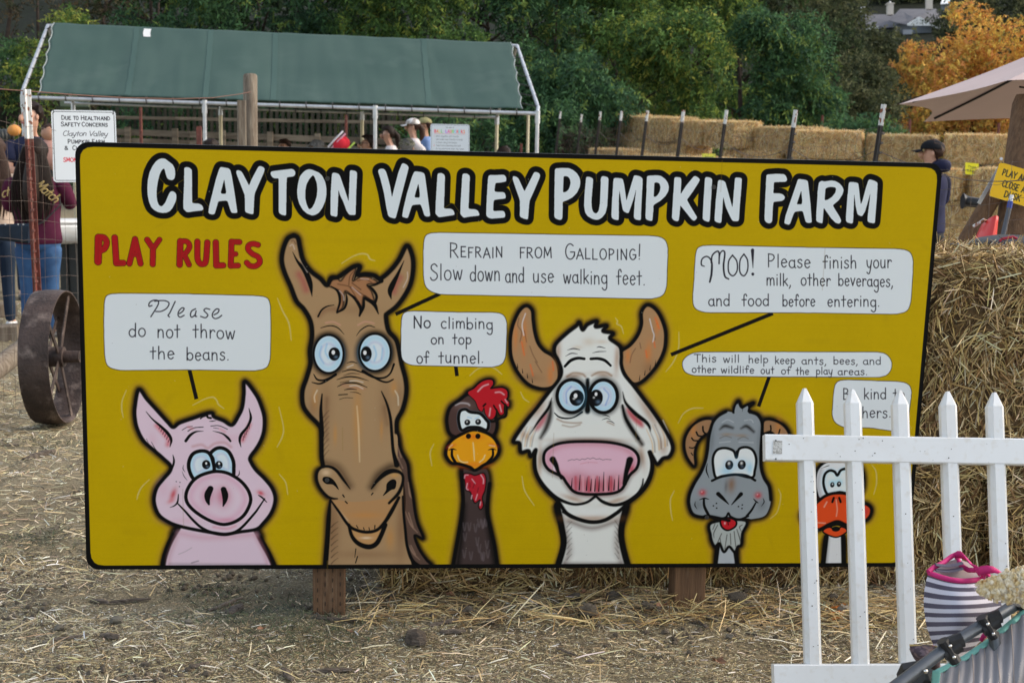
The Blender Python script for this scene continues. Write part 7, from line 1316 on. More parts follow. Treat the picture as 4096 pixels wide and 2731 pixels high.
# ---- man with the baby
tm,Lm,hpm,F3m,Hm=person('man in a navy shirt holding a baby, partly hidden by the red steel post',118,412,14.2,math.radians(205),cloth('navy_shirt',(.02,.025,.06)),DJEAN,HDK,arms={'L':((-.17,.07,.68),(-.05,.13,.70)),'R':((.12,.09,.66),(-.02,.17,.66))},long=False,build=1.05,headturn=math.radians(-55),group='people standing left of the sign')
by=Lm((-.075,.15,.80)); bt=thing('baby','baby in a peach top held in the arms of the man, seen from behind','baby',tuple(by)); PEACH=cloth('peach_top',(.62,.34,.28))
mb=MB(); mb.ell(by+Vector((0,0,.10)),.078,.084,.085,16,10); mb.build('head',SK2,bt); mb=MB(); mb.ell(by+Vector((0,.0,-.10)),.11,.09,.15,14,10,jit=.15); mb.build('top',PEACH,bt)
mb=MB(); mb.ell(by+Vector((0,.01,.125)),.081,.085,.068,14,8,jit=.1); mb.build('hair',HBR,bt)
for s in (-1,1):
    MB().tube([by+Vector((s*.09,-.02,-.04)),by+Vector((s*.15,-.05,-.10)),by+Vector((s*.12,-.09,-.15))],[.034,.029,.022],8).build('arm',SK2,bt); MB().tube([by+Vector((s*.05,-.02,-.22)),by+Vector((s*.09,-.08,-.27)),by+Vector((s*.08,-.09,-.38))],[.046,.04,.026],8).build('leg',SK2,bt)
    MB().ell(by+Vector((s*.078,0,.09)),.012,.015,.02,8,6).build('ear',SK2,bt)
# ---- people under and behind the canopy
DE=cloth('denim_shirt',(.20,.28,.36)); 
person('child with brown hair, only the top of the head over the sign, left of centre',1137,558,18.8,math.radians(150),cloth('grey_shirt',(.2,.2,.2)),DJEAN,HBR,skinm=SK2,hairfn='short',dz=.0)
person('dark haired head just above the sign near the left canopy leg',845,558,15.5,0,BLKc,DJEAN,HDK,hairfn='short')
person('grey haired man in black bending over to the left behind the sign',1400,500,17.8,math.radians(90),BLKc,DJEAN,HGR,bend=.62,H=1.72,arms={'L':((-.12,.10,.66),(-.08,.16,.56)),'R':((.12,.12,.66),(.08,.18,.56))})
bk=P(1368,578,17.2); t=thing('backpack','red backpack with pink and white stripes beside the bending man','backpack',tuple(bk)); RB=cloth('red_nylon',(.62,.03,.05)); Rm=Matrix.Rotation(.75,3,'Y'); MB().ell(bk+Vector((0,0,.0)),.085,.08,.10,14,10,R=Rm,jit=.1).build('main_pocket',RB,t); MB().ell(bk+Vector((-.02,-.09,.0)),.075,.05,.09,12,8,R=Rm).build('front_pocket',RB,t)
for k,c in ((-.05,(.75,.35,.45)),(-.09,(.8,.75,.78)),(.10,(.55,.75,.15))): MB().tube([bk+Rm@Vector((k,-.09,.13)),bk+Rm@Vector((k,-.125,0)),bk+Rm@Vector((k,-.09,-.13))],.012,6).build('stripe',cloth('stripe_cloth',c),t)
person('dark haired man with glasses and a pale denim shirt by the middle canopy leg',1472,541,17.9,math.radians(105),DE,DJEAN,HDK,skinm=SK2,glasses=True,long=False)
person('woman with dark tied hair in a white top looking down to the left',1577,505,21.,math.radians(100),WHc,DJEAN,HDK,hairfn='bun',bend=.12,headturn=0)
CAMO=M('camo_cloth',(.09,.09,.06),.8,n1=40,c2=(.28,.27,.20),thr=(.48,.52))
person('person in a grey green camouflage hat, head just above the sign',1628,556,17.6,0,cloth('olive_shirt',(.10,.10,.07)),DJEAN,HGR,cap=CAMO)
tw,Lw,hpw,F3w,Hw=person('woman in a white and brown cap and white striped shirt, hand on her hip',1655,476,22.,math.radians(95),WHc,DJEAN,HBR,hairfn='bun',cap=M('trucker_cap',(.40,.36,.33),.8,n1=12,c2=(.72,.70,.68),thr=(.48,.5)),long=False,glasses=True,arms={'L':((-.14,-.13,.68),(-.08,-.03,.585)),'R':((.15,-.15,.66),(.10,-.04,.575))})
for z,c in ((.700,(.75,.35,.05)),(.690,(.10,.12,.45))):
    MB().tube([Lw((.112*math.cos(a),.092*math.sin(a)*.92,z)) for a in [k*math.pi/10 for k in range(21)]],.010,6,sq=.4).build('shirt_stripe',cloth('stripe_dye',c),tw)
person('man in light blue shirt and olive cap behind the woman in the white cap',1702,472,23.2,math.radians(100),cloth('light_blue_shirt',(.20,.30,.55)),DJEAN,HBR,cap=cloth('olive_cap',(.30,.28,.14)),long=False,skinm=SK2)
person('dark haired child head just above the sign right of the canopy leg',2016,588,17.5,0,cloth('plum_shirt',(.12,.05,.08)),DJEAN,HDK)
# ---- man at the right
th,Lh,hph,F3h,Hh=person('man in a navy hoodie and black cap looking down, right of the sign',3735,563,14.,math.radians(40),NAVY,cloth('grey_trousers',(.05,.052,.055)),HBR,skinm=SK,cap=cloth('black_cap',(.012,.013,.017)),arms={'L':((-.14,.06,.66),(-.05,.17,.62)),'R':((.17,.02,.665),(.20,.10,.625))},bend=.0,build=1.15,headturn=.65,group='people right of the sign')
mb=MB(); mb.ell(hph(0,-.055,-.075),.085*Hh,.060*Hh,.040*Hh,14,8,R=F3h,jit=.2); mb.build('hood',NAVY,th)
tl=P(3850,805,13.4); MB().tube([tl,P(3870,806,13.4),P(3935,815,13.3)],[.075,.05,.045],12).build('telephoto_lens',m_bk,label='black cylindrical tool held out by the man in the navy hoodie',cat='tool')  # plain black tube in the man's outstretched hand
# ================================================================ STROLLER, BAG, POPCORN
sx=3500; sy=2100; sc=2.485   # close crop coordinates
D0=3.08
def Q(x,y,d=D0): return P(sx+x/sc,sy+y/sc,d)
stl=thing('stroller','grey folding stroller with a mint trimmed canopy at the bottom right corner','stroller',tuple(Q(1100,1500)))
m_tube=M('stroller_tube',(.11,.12,.135),.35,metal=.5,n1=30,c2=(.09,.10,.11))
MB().tube([Q(150,1640,2.92),Q(780,1165+70*0,3.0)+DOWN*0,Q(1481,735,3.12),Q(2200,290,3.25)],.0131,16).build('frame_tube',m_tube,stl)
MB().tube([Q(1175,1060,3.05),Q(1215,1300,3.04),Q(1262,1568,3.03),Q(1320,1900,3.0)],.0125,14).build('frame_tube',m_tube,stl)
def clip(x,y,riv,sz,d):
    c=Q(x,y,d); a=(Q(x+10,y-6.3,d)-c).normalized(); b=a.cross(FWD).normalized(); mb=MB()
    mb.prism(c-b*.030*sz,c+b*.030*sz,.026*sz,.034,up=FWD,bev=.008); mb.tube([c-a*.016*sz,c+a*.030*sz],.0175*sz,14); mb.prism(c+a*.01*sz+b*.012,c+a*.042*sz+b*.006,.034*sz,.026,up=FWD,bev=.008)
    k=mb.build('joint_clip',m_bk,stl)
    for rx,ry in riv: q=Q(rx,ry,d)-FWD*.019; MB().ell(q,.0042,.003,.0042,10,6).build('rivet',m_chrome,k)
m_chrome=M('polished_rivet',(.75,.73,.70),.18,metal=1.)
clip(735,1250,((720,1182),(758,1292)),.88,2.985); clip(1120,1010,((1092,966),(1147,1062)),.84,3.04); clip(1450,752,((1466,742),),.95,3.10)
MB().ell(Q(505,1452,2.94),.0048,.003,.0048,10,6).build('rivet',m_chrome,stl)
# canopy cloth: ribbed grey fabric stretched below the tube
m_fab=M('grey_nylon',(.30,.29,.30),.55,n1=3,c2=(.25,.24,.255),spec=.35)
def fab(s,t):
    top=[(560,1480),(890,1310),(1150,1130),(1481,850),(2000,470)]; i=min(int(s*4),3); f=s*4-i; x=top[i][0]*(1-f)+top[i+1][0]*f; y=top[i][1]*(1-f)+top[i+1][1]*f
    x2=x+ (250+250*s)*t; y2=y+560*t+60*math.sin(math.pi*t); d=3.02+.10*s-.10*math.sin(math.pi*t*.8)-.02*t+.004*math.sin((s*1.6+t*.55)*46)
    return tuple(Q(x2,y2,d))
mb=MB(); mb.grid(fab,90,36); mb.build('canopy_cloth',m_fab,stl,solid=.002)
m_pip=M('tan_seam',(.45,.36,.30),.6)
for k in range(9):
    s0=.10+k*.11; MB().tube([Vector(fab(min(1,max(0,s0-t*.25)),t))-FWD*.003 for t in [j/14 for j in range(15)] if 0<=s0-t*.25<=1],.0008,5).build('seam',m_pip,stl)
m_mint=M('mint_binding',(.22,.52,.44),.6)
MB().tube([Vector(fab(s,0))-FWD*.004 for s in [k/24 for k in range(25)]],.0085,8,sq=.5).build('mint_trim',m_mint,stl)
mb=MB(); mb.grid(lambda s,t:tuple(Q(575+s*75-20*t,1440+t*160+20*s,2.99-.01*s)),4,6); mb.build('mint_flap',m_mint,stl,solid=.003)
mb=MB(); mb.tube([Q(300,1520,3.06),Q(330,1470,3.05),Q(450,1440,3.05),Q(490,1450,3.05)],[.020,.026,.022,.014],8); mb.tube([Q(420,1500,3.0),Q(520,1530,3.02),Q(640,1590,3.02)],[.02,.024,.02],8); mb.tube([Q(440,1440,3.07),Q(452,1400,3.07),Q(448,1365,3.08)],.004,6); mb.build('black_strap',m_bk,stl)
# wheels and lower frame (out of frame, so that it stands)
for a,b in ((Q(1320,1900,3.0),Q(1500,1900,2.9)),): 
    g0=Vector((a.x,a.y,zg(a.x,a.y))); MB().tube([a,g0+Vector((0,0,.09))],.011,8).build('lower_leg',m_tube,stl); MB().tube([g0+Vector((-.02,0,.09)),g0+Vector((.02,0,.09))],.09,20).build('wheel',m_bk,stl)
a=Q(2200,290,3.25); g0=Vector((a.x+.1,a.y+.05,0)); MB().tube([a,g0+Vector((0,0,.09))],.011,8).build('lower_leg',m_tube,stl); MB().tube([g0+Vector((-.02,0,.09)),g0+Vector((.02,0,.09))],.09,20).build('wheel',m_bk,stl)
# striped bag
bg=thing('striped_bag','white and grey striped cloth bag with pink trim hanging on the stroller','bag',tuple(Q(800,1300,3.16)))
PINK=M('pink_binding',(.60,.030,.19),.6,n1=40,c2=(.5,.02,.15)); m_s1=M('white_knit',(.66,.65,.74),.85,n1=6,c2=(.58,.57,.66)); m_s2=M('grey_knit',(.115,.105,.145),.85,n1=20,c2=(.09,.08,.115)); m_in=M('bag_lining',(.40,.34,.33),.85)
lf_=[(532,470),(505,560),(485,680),(484,800),(495,900),(515,1010),(550,1110),(585,1200),(640,1330)]; rt_=[(1100,520),(1180,600),(1230,690),(1260,780),(1250,880),(1200,980),(1130,1070),(1020,1180),(900,1290)]
def lerpl(L_,t): i=min(int(t*(len(L_)-1)),len(L_)-2); f=t*(len(L_)-1)-i; return (L_[i][0]*(1-f)+L_[i+1][0]*f,L_[i][1]*(1-f)+L_[i+1][1]*f)
def bagf(s,t,back=False):
    l=lerpl(lf_,t); r=lerpl(rt_,t); x=l[0]*(1-s)+r[0]*s; y=l[1]*(1-s)+r[1]*s; bow=math.sin(math.pi*s)
    if not back: y+=52*bow*(1-t)+ (10*math.sin(s*7+t*3))*t
    return Q(x,y,3.20-(0 if back else .085*bow*(.6+.4*math.sin(math.pi*t)))+(.05*bow if back else 0)+.02*s)
nb=18
for k in range(nb):
    mb=MB(); zig=.10/nb
    def f(s,t,k=k):
        tt=(k+t)/nb; 
        if 0<t<1 or True: tt+= (zig*.9 if (int(round(s*84))%2) else 0)*(1 if 0<tt<1 else 0)
        p=bagf(s,min(tt,1)); return tuple(p)
    mb.grid(f,84,2); mb.build('stripe',m_s2 if k%2==0 else m_s1,bg)
mb=MB(); mb.grid(lambda s,t:tuple(Q(*(lambda a,b:(a[0]*(1-t)+b[0]*t,a[1]*(1-t)+b[1]*t))((540+s*560,455-150*math.sin(math.pi*min(1,s*1.25)*.5)*(1 if s<.5 else 1)+ (s>.5)*(s-.5)*330),(560+s*540,470+s*30+60*math.sin(math.pi*s))),3.24-.03*t)),30,8); mb.build('lining',m_in,bg)
for v_ in (.2,.55): 
    MB().tube([Q(600+s*270,360+v_*150+20*math.sin(s*3)-s*20,3.205-.02*v_) for s in [j/10 for j in range(11)]],.0095,6,sq=.25).build('lining_stripe',m_s2,bg)
MB().tube([bagf(s,0)-FWD*.004 for s in [j/24*.93 for j in range(25)]]+[Q(1110,440,3.17),Q(1060,430,3.17)],.0058,10).build('rim_trim',PINK,bg)
MB().tube([Q(530,462,3.19),Q(580,420,3.2),Q(680,370,3.22),Q(760,310,3.24),Q(800,290,3.245)],.0056,10).build('rim_trim',PINK,bg); MB().tube([Q(810,300,3.245),Q(830,360,3.24),Q(870,410,3.22),Q(930,445,3.2),Q(1000,445,3.18)],.0058,10).build('rim_trim',PINK,bg)
def strap(pts,w,nm='strap'):
    mb=MB(); n=len(pts); vs=[]
    for (x,y,d,wx_,wy_) in pts: vs+= [Q(x-wx_*w,y-wy_*w,d),Q(x+wx_*w,y+wy_*w,d)]
    mb.add(vs,[(2*i,2*i+1,2*i+3,2*i+2) for i in range(n-1)]); return mb.build(nm,PINK,bg,solid=.0022)
strap([(780,300,3.24,.1,.4),(830,290,3.235,.3,.8),(880,300,3.22,.7,1),(930,350,3.21,.9,.9),(980,410,3.19,.9,.7),(1040,440,3.17,.6,.8)],44)
strap([(1010,470,3.165,.6,.9),(1060,450,3.15,.2,1.05),(1120,440,3.14,.1,1.0),(1180,440,3.14,.15,.8),(1240,465,3.15,.2,.45),(1290,500,3.16,.2,.2)],42)
strap([(1110,470,3.16,.8,.5),(1150,520,3.155,.8,.4),(1190,590,3.15,.8,.4)],40); strap([(1250,930,3.12,.6,.6),(1170,1010,3.12,.7,.5),(1080,1100,3.12,.6,.6),(1050,1150,3.12,.5,.3)],30); MB().tube([bagf(0,t)-FWD*.002 for t in (.86,.93,1.)],.006,8).build('rim_trim',PINK,bg)
# floral pouch
pc=thing('patterned_pouch','dark grey patterned cloth pouch with gold piping behind the stroller tube','pouch',tuple(Q(480,1280,3.16)))
m_fl=M('patterned_cloth',(.075,.055,.07),.7,n1=70,c2=(.16,.115,.13),thr=(.5,.56),c3=(.42,.26,.14),n3=38)
mb=MB(); mb.grid(lambda s,t:tuple(Q(345+s*270+60*t-40*s*t,1190+s*25+t*(130-10*s)+s*t*120,3.15-.035*math.sin(math.pi*s)*math.sin(math.pi*t))),12,10); mb.build('pouch_body',m_fl,pc,solid=.01); MB().tube([Q(342,1190,3.145),Q(420,1192,3.14),Q(520,1208,3.145),Q(615,1205,3.15)],.0022,6).build('piping',GOLD,pc)
# popcorn
pb=thing('popcorn_bag','clear plastic bag of popcorn lying on the stroller at the right edge','popcorn bag',tuple(Q(1300,700,3.0)))
m_film=bpy.data.materials.new('clear_film'); m_film.use_nodes=True; _n=m_film.node_tree.nodes; _l=m_film.node_tree.links; _b=_n['Principled BSDF']; _b.inputs['Base Color'].default_value=(.9,.9,.92,1); _b.inputs['Roughness'].default_value=.12; _t=_n.new('ShaderNodeBsdfTransparent'); _m=_n.new('ShaderNodeMixShader'); _m.inputs[0].default_value=.16; _l.new(_t.outputs[0],_m.inputs[1]); _l.new(_b.outputs[0],_m.inputs[2]); _l.new(_m.outputs[0],_n['Material Output'].inputs[0])
axp=(Q(1600,480,3.0)-Q(985,625,3.0)); 
def film(a,t):
    c=Q(985+t*800,628-t*60+ (30*t),3.02-.02*t); r=(.003+.056*t**.75); k=1+.05*math.sin(a*5+t*9)+.03*math.sin(a*11); up=DOWN*-1; return tuple(c+up*(math.sin(a)*r*k*1.05)+FWD*(math.cos(a)*r*k*.5)+axp.normalized()*0)
mb=MB(); mb.grid(lambda a,t:film(a*2*math.pi,t),26,18); mb.build('film',m_film,pb)
np.random.seed(3); rp=random.Random(12)
m_pop=M('popcorn',(.66,.52,.28),.75,n1=75,c2=(.80,.74,.60),c3=(.42,.22,.06),n3=90,thr=(.45,.6))
mb=MB()
for k in range(420):
    t=rp.uniform(.03,1)**.75; c=Q(985+t*760,628-t*48,3.02-.02*t); R_=(.002+.053*t**.75); a=rp.uniform(0,6.28); q=rp.uniform(.55,1); p=c-DOWN*(math.sin(a)*R_*q)-FWD*(abs(math.cos(a))*R_*.45*q)
    for j in range(3): r=rp.uniform(.0036,.0062); mb.ell(p+Vector((rp.gauss(0,.003),rp.gauss(0,.003),rp.gauss(0,.003))),r,r,r,6,5,jit=.8)
mb.build('popcorn',m_pop,pb,kind='stuff')

# ================================================================ TREES AND HILLSIDE
GR1=[(.040,.086,.038),(.055,.115,.046),(.030,.064,.034),(.11,.155,.040),(.022,.046,.028)]; GR2=[(.065,.115,.030),(.13,.17,.034),(.042,.082,.026),(.20,.21,.045),(.028,.052,.02)]
OLV=[(.050,.060,.028),(.075,.080,.036),(.032,.040,.022),(.10,.10,.05),(.022,.028,.016)]; YEL=[(.46,.26,.06),(.52,.35,.08),(.38,.18,.05),(.44,.20,.07),(.22,.15,.045),(.17,.17,.05)]
def crown(seed,lumps,n,lw,ll,cols,wts,droop=.5,inner=.25,tw=.35,gain=1.6):
    """lumps: (x,y,z,rx,ry,rz); leaves sit in fronds on the lumps' skins, the top side fuller"""
    R=np.random.RandomState(seed); lumps=np.array(lumps,float); ar=lumps[:,3]*lumps[:,5]; i=R.choice(len(lumps),n//7,p=ar/ar.sum()); Lm=lumps[i]; m=len(i)
    d=unit(R.randn(m,3)+np.array([0,0,.25])); k=np.where(R.rand(m)<inner,R.uniform(.35,.85,m),R.uniform(.82,1.12,m))
    c=Lm[:,:3]+d*Lm[:,3:]*k[:,None]
    # hold back where the noise leaves hollows
    h=np.sin(c[:,0]*3.1+seed)*np.sin(c[:,2]*3.7+1.3*seed)+.6*np.sin(c[:,0]*7.3+c[:,2]*6.1); keep=R.rand(m)<np.clip(.72+.5*h,.12,1); c,d,k=c[keep],d[keep],k[keep]; m=len(c)
    ax=unit(d*.8+R.randn(m,3)*.6+np.array([0,0,-droop])); reps=7; t=(np.arange(reps)/(reps-1)-.5)[None,:,None]; side=unit(np.cross(ax,R.randn(m,3)))
    P_=c[:,None]+ax[:,None]*t*ll*5.2*tw*2; s=np.where(np.arange(reps)%2==0,1,-1)[None,:,None]; D=unit(ax[:,None]*.7+side[:,None]*s+R.randn(m,reps,3)*.35+np.array([0,0,-droop*.5])); P_=P_+D*ll*.5
    Nn=unit(np.cross(D,ax[:,None]+R.randn(m,reps,3)*.5)+d[:,None]*.7); Nn-=D*(Nn*D).sum(-1,keepdims=True); Nn=unit(Nn)
    base=np.array(cols)[R.choice(len(cols),m,p=np.array(wts)/sum(wts))]; cc=np.clip(base[:,None]*gain*(1+.18*R.randn(m,reps,1)),.008,.85)
    f=lambda a:a.reshape(-1,3); N=m*reps
    return f(P_),f(D),R.uniform(lw*.7,lw*1.3,N),R.uniform(ll*.7,ll*1.3,N),f(Nn),f(cc)
def tree(name,label,base,lumps,n,lw,ll,cols,wts,seed,group,trunks,mat=None,**k):
    t=thing(name,label,'tree',tuple(base),group); b=np.array(base)
    lm=[(x,y,z,a,bb,c) for x,y,z,a,bb,c in lumps]; P_,D,w,L_,Nn,cc=crown(seed,lm,n,lw,ll,cols,wts,**k)
    ribbons('crown',P_+b,D,w,L_,Nn,cc,mat or m_leaf,t,kind=None,seg=1,taper=.5)
    r=random.Random(seed)
    for (x0,x1,y1,z1,rr_) in trunks:
        B=Vector(base); mb=MB(); pts=[B+Vector((x0,0,-.3)),B+Vector((x0*.9+x1*.1,0,z1*.25)),B+Vector((x0*.4+x1*.6+r.uniform(-.2,.2),y1*.5,z1*.6)),B+Vector((x1,y1,z1))]; mb.tube(pts,[rr_,rr_*.8,rr_*.6,rr_*.25],8)
        for j in range(4):
            s=r.uniform(.3,.95); p=pts[1].lerp(pts[3],s); q=p+Vector((r.uniform(-1,1),r.uniform(-.6,.2),r.uniform(.2,1.))); mb.tube([p,p.lerp(q,.5)+Vector((0,0,.1)),q],[rr_*.35,rr_*.22,rr_*.07],6)
        mb.build('trunk',m_bark,t)
    return t
def lumpset(cx,top,w,n,seed,depth=1.2,lo=0.,sz=(.45,.95)):
    r=random.Random(seed); L=[]
    for i in range(n):
        z=lo+(top-lo)*(1-r.random()**1.3*1.0); x=cx+r.uniform(-.5,.5)*w*(1-.25*(z/top)); s=r.uniform(*sz); y=r.uniform(-.6,.6)*depth
        L.append((x,y,z-s*.4,s*1.1,s*.9,s*.85))
    return L
def spec(u0,u1,vtop,d):
    a=P(u0,vtop,d); b=P(u1,vtop,d); base=((a.x+b.x)/2,a.y,zb(a.y)); return base,b.x-a.x,a.z-base[2]
DEFS=[ # label, u0,u1,vtop,d,lumps,n,palette,seed
('dark leafy tree above the left part of the canopy',430,1010,-260,27,30,30000,GR1,(4,3,4,1,3)),
('dark green tree above the middle of the canopy',900,1420,-260,28,30,30000,GR1,(4,3,4,1.4,3)),
('green tree above the right half of the canopy with yellowish tips',1330,1900,-260,27.5,30,32000,GR2,(4,1.6,4,.5,2)),
('broad green tree right of the canopy ridge',1850,2350,-260,28.5,32,32000,GR1,(4,4,3,1.6,2)),
('tall green tree with sunlit yellow green crown left of the rounded one',2200,2640,-240,30,30,30000,GR2,(4,2,4,.8,2)),
('rounded drooping green tree over the straw maze',2400,2885,75,27.5,30,36000,GR2,(4,2.2,4,.8,2)),
('tall yellow green tree behind the rounded drooping one',2560,3010,-240,33,28,24000,GR2,(4,2.4,3,1.1,2)),
('green tree with two domed tops left of the oak slope',2960,3320,70,30,28,32000,GR1,(3,4,3,2,1)),
('drooping green tree low over the straw wall',2050,2500,250,26.5,22,24000,GR1,(4,3,4,.8,2)),
]
for i,(lb,u0,u1,vt,d,nl,n,pal,wt) in enumerate(DEFS):
    base,w,h=spec(u0,u1,vt,d); cx=0
    tree('leafy_tree',lb,base,lumpset(0,h,w,int(nl*1.5),40+i,sz=(.26,.62)),int(n*1.35),.036,.082,pal,wt,60+i,'green trees behind the farm',[(-.3,-.8,.9,h*.8,.10),(.3,.7,.9,h*.85,.09)],droop=.75,inner=.22)
for i,(u0,u1,d) in enumerate(((300,900,40),(800,1400,41),(1300,1900,40),(1800,2400,41),(2300,2800,42),(2700,3200,43))):
    base,w,h=spec(u0,u1,-320,d); tree('dark_tree','shaded tree behind the front row, number of trees %s from the left'%['one','two','three','four','five','six'][i] if 0 else ['deep shaded tree behind the left end of the canopy','deep shaded tree behind the middle of the canopy ridge','deep shaded tree behind the right end of the canopy','deep shaded tree right of the canopy, behind the front row','deep shaded tree behind the rounded drooping tree','deep shaded tree behind the two domed tops'][i],base,lumpset(0,h,w,34,240+i,sz=(.5,.9)),9000,.09,.20,[(.018,.032,.013),(.028,.048,.018),(.012,.02,.01)],(2,2,2),260+i,'shaded trees of the second row',[(0,.2,0,h*.6,.2)],droop=.4)  # dark leaf palette for the second row of trees
# darker bare-branched oaks at the far left
for i,(lb,u0,u1,vt,d,n,pal,wt) in enumerate((('dark bare branched tree in the top left corner',-300,260,-260,33,7000,[(.035,.03,.02),(.06,.045,.025),(.025,.03,.016)],(3,2,2)),('second dark thinly leaved tree left of the canopy ridge',200,560,-260,34,8000,[(.03,.032,.018),(.05,.04,.022),(.02,.035,.014)],(3,2,2)))):
    base,w,h=spec(u0,u1,vt,d); tree('bare_tree',lb,base,lumpset(0,h,w,22,80+i),n,.035,.08,pal,wt,90+i,'dark thin trees at the left',[(-1.,-1.6,0.6,h,.07),(-.2,.3,.8,h,.09),(.9,1.4,.6,h*.9,.06)],droop=.2,inner=.5)
for lb,u0,u1,vt,d,n,s in (('bright green bush left of the canopy frame above the shed roof',30,200,165,32.,5000,101),('small green bush in the gap left of the ridge',200,330,60,30,3000,102),('green shrub behind the shed at the left edge',-60,110,160,32.5,3600,103),('green bush with broad leaves between canopy and straw wall',2080,2320,380,25.8,9000,104),('leafy shrub under the oak slope just above the straw wall',3320,3540,430,26,9000,105),('green hanging branches seen under the canopy',1640,2060,470,25.2,9000,106),('green shrub seen under the left half of the canopy',640,900,440,28.6,6000,107)):
    base,w,h=spec(u0,u1,vt,d); tree('bush',lb,base,lumpset(0,h,w,9,s,.8,lo=h*.35,sz=(.3,.5)),n,.030,.085,GR2 if s in (101,102) else GR1,(4,3,2,1.5 if s in (101,102) else .6,1),s,'green bushes',[(0,.2,0,h*.7,.05)],droop=.4)
# olive oaks up the slope on the right
OK=[(2950,3260,-150,48),(3150,3420,90,42),(3290,3560,230,38),(3380,3640,150,50),(3180,3440,-60,58),(3420,3590,150,62),(3560,3820,200,56),(3080,3380,320,34.5),(3330,3600,345,33),(3500,3760,300,44),(2800,3060,-200,50),(3770,3950,60,66),(3860,4200,-60,60),(3980,4300,60,52),(3250,3420,-160,80),(3640,3860,-200,150),(3460,3720,-110,150),(3940,4200,230,50)]
for i,(u0,u1,vt,d) in enumerate(OK):
    base,w,h=spec(u0,u1,vt,d); hh=min(h,w*1.1); base=(base[0],base[1],base[2]+h-hh)
    lb='%s olive green oak on the slope, %s'%(['dense','dark','pale topped','round','grey green','broad'][i%6],['left of the house','above the two domed trees','low over the straw wall','right behind the dark shrub','below the white roof','just left of the yellow tree','in front of the house','at the foot of the slope','touching the yellow tree','between the slope and the yellow tree','at the top edge right of centre','behind the top of the yellow tree','in the top right corner','at the right edge above the umbrella','below the top edge left of the house','at the top edge right of the house','at the top edge between the chimneys','behind the umbrella'][i])
    k=d/40; tree('oak_tree',lb,base,lumpset(0,hh,w,16,120+i,1.5*k,lo=-hh*.1,sz=(.42*k,.72*k)),11000,.05*k,.085*k,OLV if i not in (1,7,13) else [(.03,.045,.02),(.045,.06,.026),(.02,.03,.016)],(4,3,4,2.,2.5) if i not in (1,7,13) else (3,2,3),150+i,'oaks on the slope',[(0,.3,0,hh*.6,.14*k)],droop=.1,inner=.3)
# the yellow autumn tree
base,w,h=spec(3540,4240,30,41)
r=random.Random(77); LY=[]
for u,v,s in ((3900,110,.5),(3870,210,.6),(3960,230,.6),(3880,300,.8),(3760,300,.7),(4000,320,.8),(3690,300,.6),(3820,400,.9),(3700,420,.8),(3620,310,.5),(3950,430,1.0),(4080,250,.8),(4090,400,1.),(3600,480,.6),(3560,500,.45),(3740,520,.8),(3890,510,.9),(4020,520,.9),(3840,60,.32),(4130,150,.6),(3980,130,.4),(3900,40,.28),(3650,230,.4),(3780,230,.5),(4180,320,.9),(3480+60,520,.4)):
    p=P(u,v,41+r.uniform(-1,1)); LY.append((p.x-base[0],p.y-base[1],p.z-base[2],s*1.15,s,s*.95))
tree('autumn_tree','tall tree with golden orange autumn leaves above the umbrella',base,LY,46000,.050,.075,YEL,(4,4,3,2,1.4,.8),200,'autumn tree',[(-.3,-.8,0,h*.8,.11),(.2,.5,0,h*.9,.12),(.6,1.3,0,h*.7,.08)],droop=.2,inner=.35)
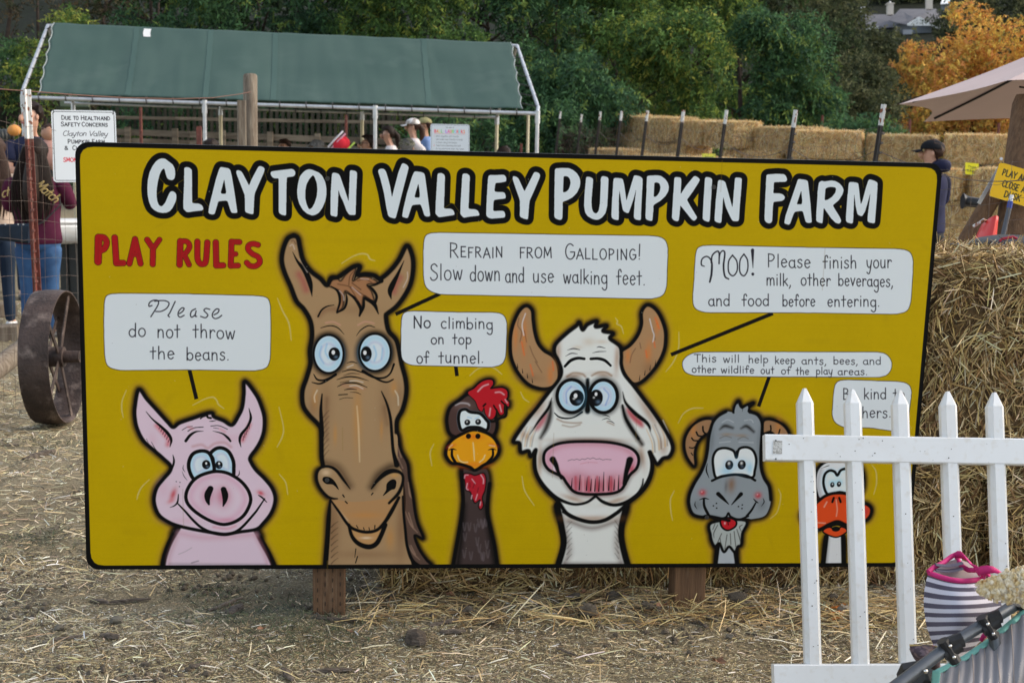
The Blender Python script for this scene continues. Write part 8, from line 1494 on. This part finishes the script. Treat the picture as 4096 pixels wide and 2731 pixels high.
# ================================================================ HOUSE ON THE HILL
hd=118
hs=thing('house','grey house with a white trimmed gable and pale chimneys up on the wooded hill','house',tuple(P(3640,250,hd)))
m_shing=M('dark_shingles',(.13,.13,.145),.8,n1=1.4,c2=(.10,.10,.115)); m_hw=M('blue_grey_siding',(.16,.18,.20),.8,n1=.6,c2=(.13,.15,.17)); m_trim=M('white_trim',(.70,.72,.72),.6); m_ch=M('chimney_stucco',(.55,.50,.44),.8)
H_=lambda u,v,d=hd:P(u,v,d)
def quad(name,pts,mat,par=None,solid=.06,**k): mb=MB(); mb.add(pts,[tuple(range(len(pts)))]); return mb.build(name,mat,par or hs,solid=solid,smooth=False,**k)
rf_=quad('roof',[H_(3555,85,121),H_(3600,38,127),H_(3745,38,127),H_(3790,118,119),H_(3735,100,119),H_(3660,72,120),H_(3600,95,119),H_(3625,100,118)],m_shing)
quad('roof',[H_(3400,120,124),H_(3440,60,130),H_(3580,60,130),H_(3600,110,124)],m_shing)
quad('wall',[H_(3585,98,120),H_(3725,98,120),H_(3725,250,120),H_(3585,250,120)],m_hw); quad('wall',[H_(3400,118,125),H_(3600,108,125),H_(3600,250,125),H_(3400,250,125)],m_hw)
for a,b in (((3630,100),(3676,72)),((3676,72),(3726,100)),((3630,100),(3726,100)),((3674,74),(3674,99)),((3652,98),(3674,84)),((3700,98),(3676,84)),((3726,100),(3768,118))): MB().prism(H_(*a,d=117),H_(*b,d=117),.10,.16).build('gable_trim',m_trim,hs)
quad('window',[H_(3612,120,119.6),H_(3650,120,119.6),H_(3650,165,119.6),H_(3612,165,119.6)],M('pale_window',(.32,.35,.40),.3)); quad('window',[H_(3462,108,124),H_(3515,106,124),H_(3515,118,124),H_(3462,120,124)],m_trim)
for u,v0,v1,w_ in ((3560,18,62,.50),(3716,-20,40,.50)):
    c=MB().prism(H_(u,v1,122),H_(u,v0,122),w_,w_*.9,up=(0,1,0)).build('chimney',m_ch,hs); MB().prism(H_(u,v0+2,122),H_(u,v0-3,122),w_*1.25,w_*1.1,up=(0,1,0)).build('chimney_cap',m_ch,c); MB().tube([H_(u,v0-3,122),H_(u,v0-11,122)],.09,8).build('flue',m_trim,c)
wr_=thing('white_roofed_building','white metal roof showing among the oaks near the top edge','building',tuple(P(3440,80,112))); quad('roof',[P(3408,52,112),P(3420,26,115),P(3462,24,115),P(3460,50,112)],m_white,wr_); quad('wall',[P(3410,50,112.3),P(3460,50,112.3),P(3460,100,112.3),P(3410,100,112.3)],m_hw,wr_)
wr_=thing('white_roofed_building','small white roof at the top edge right of the chimneys','building',tuple(P(3780,40,116))); quad('roof',[P(3762,18,116),P(3770,-4,119),P(3800,-4,119),P(3798,16,116)],m_white,wr_); quad('wall',[P(3764,18,116.3),P(3798,17,116.3),P(3798,50,116.3),P(3764,50,116.3)],m_hw,wr_)
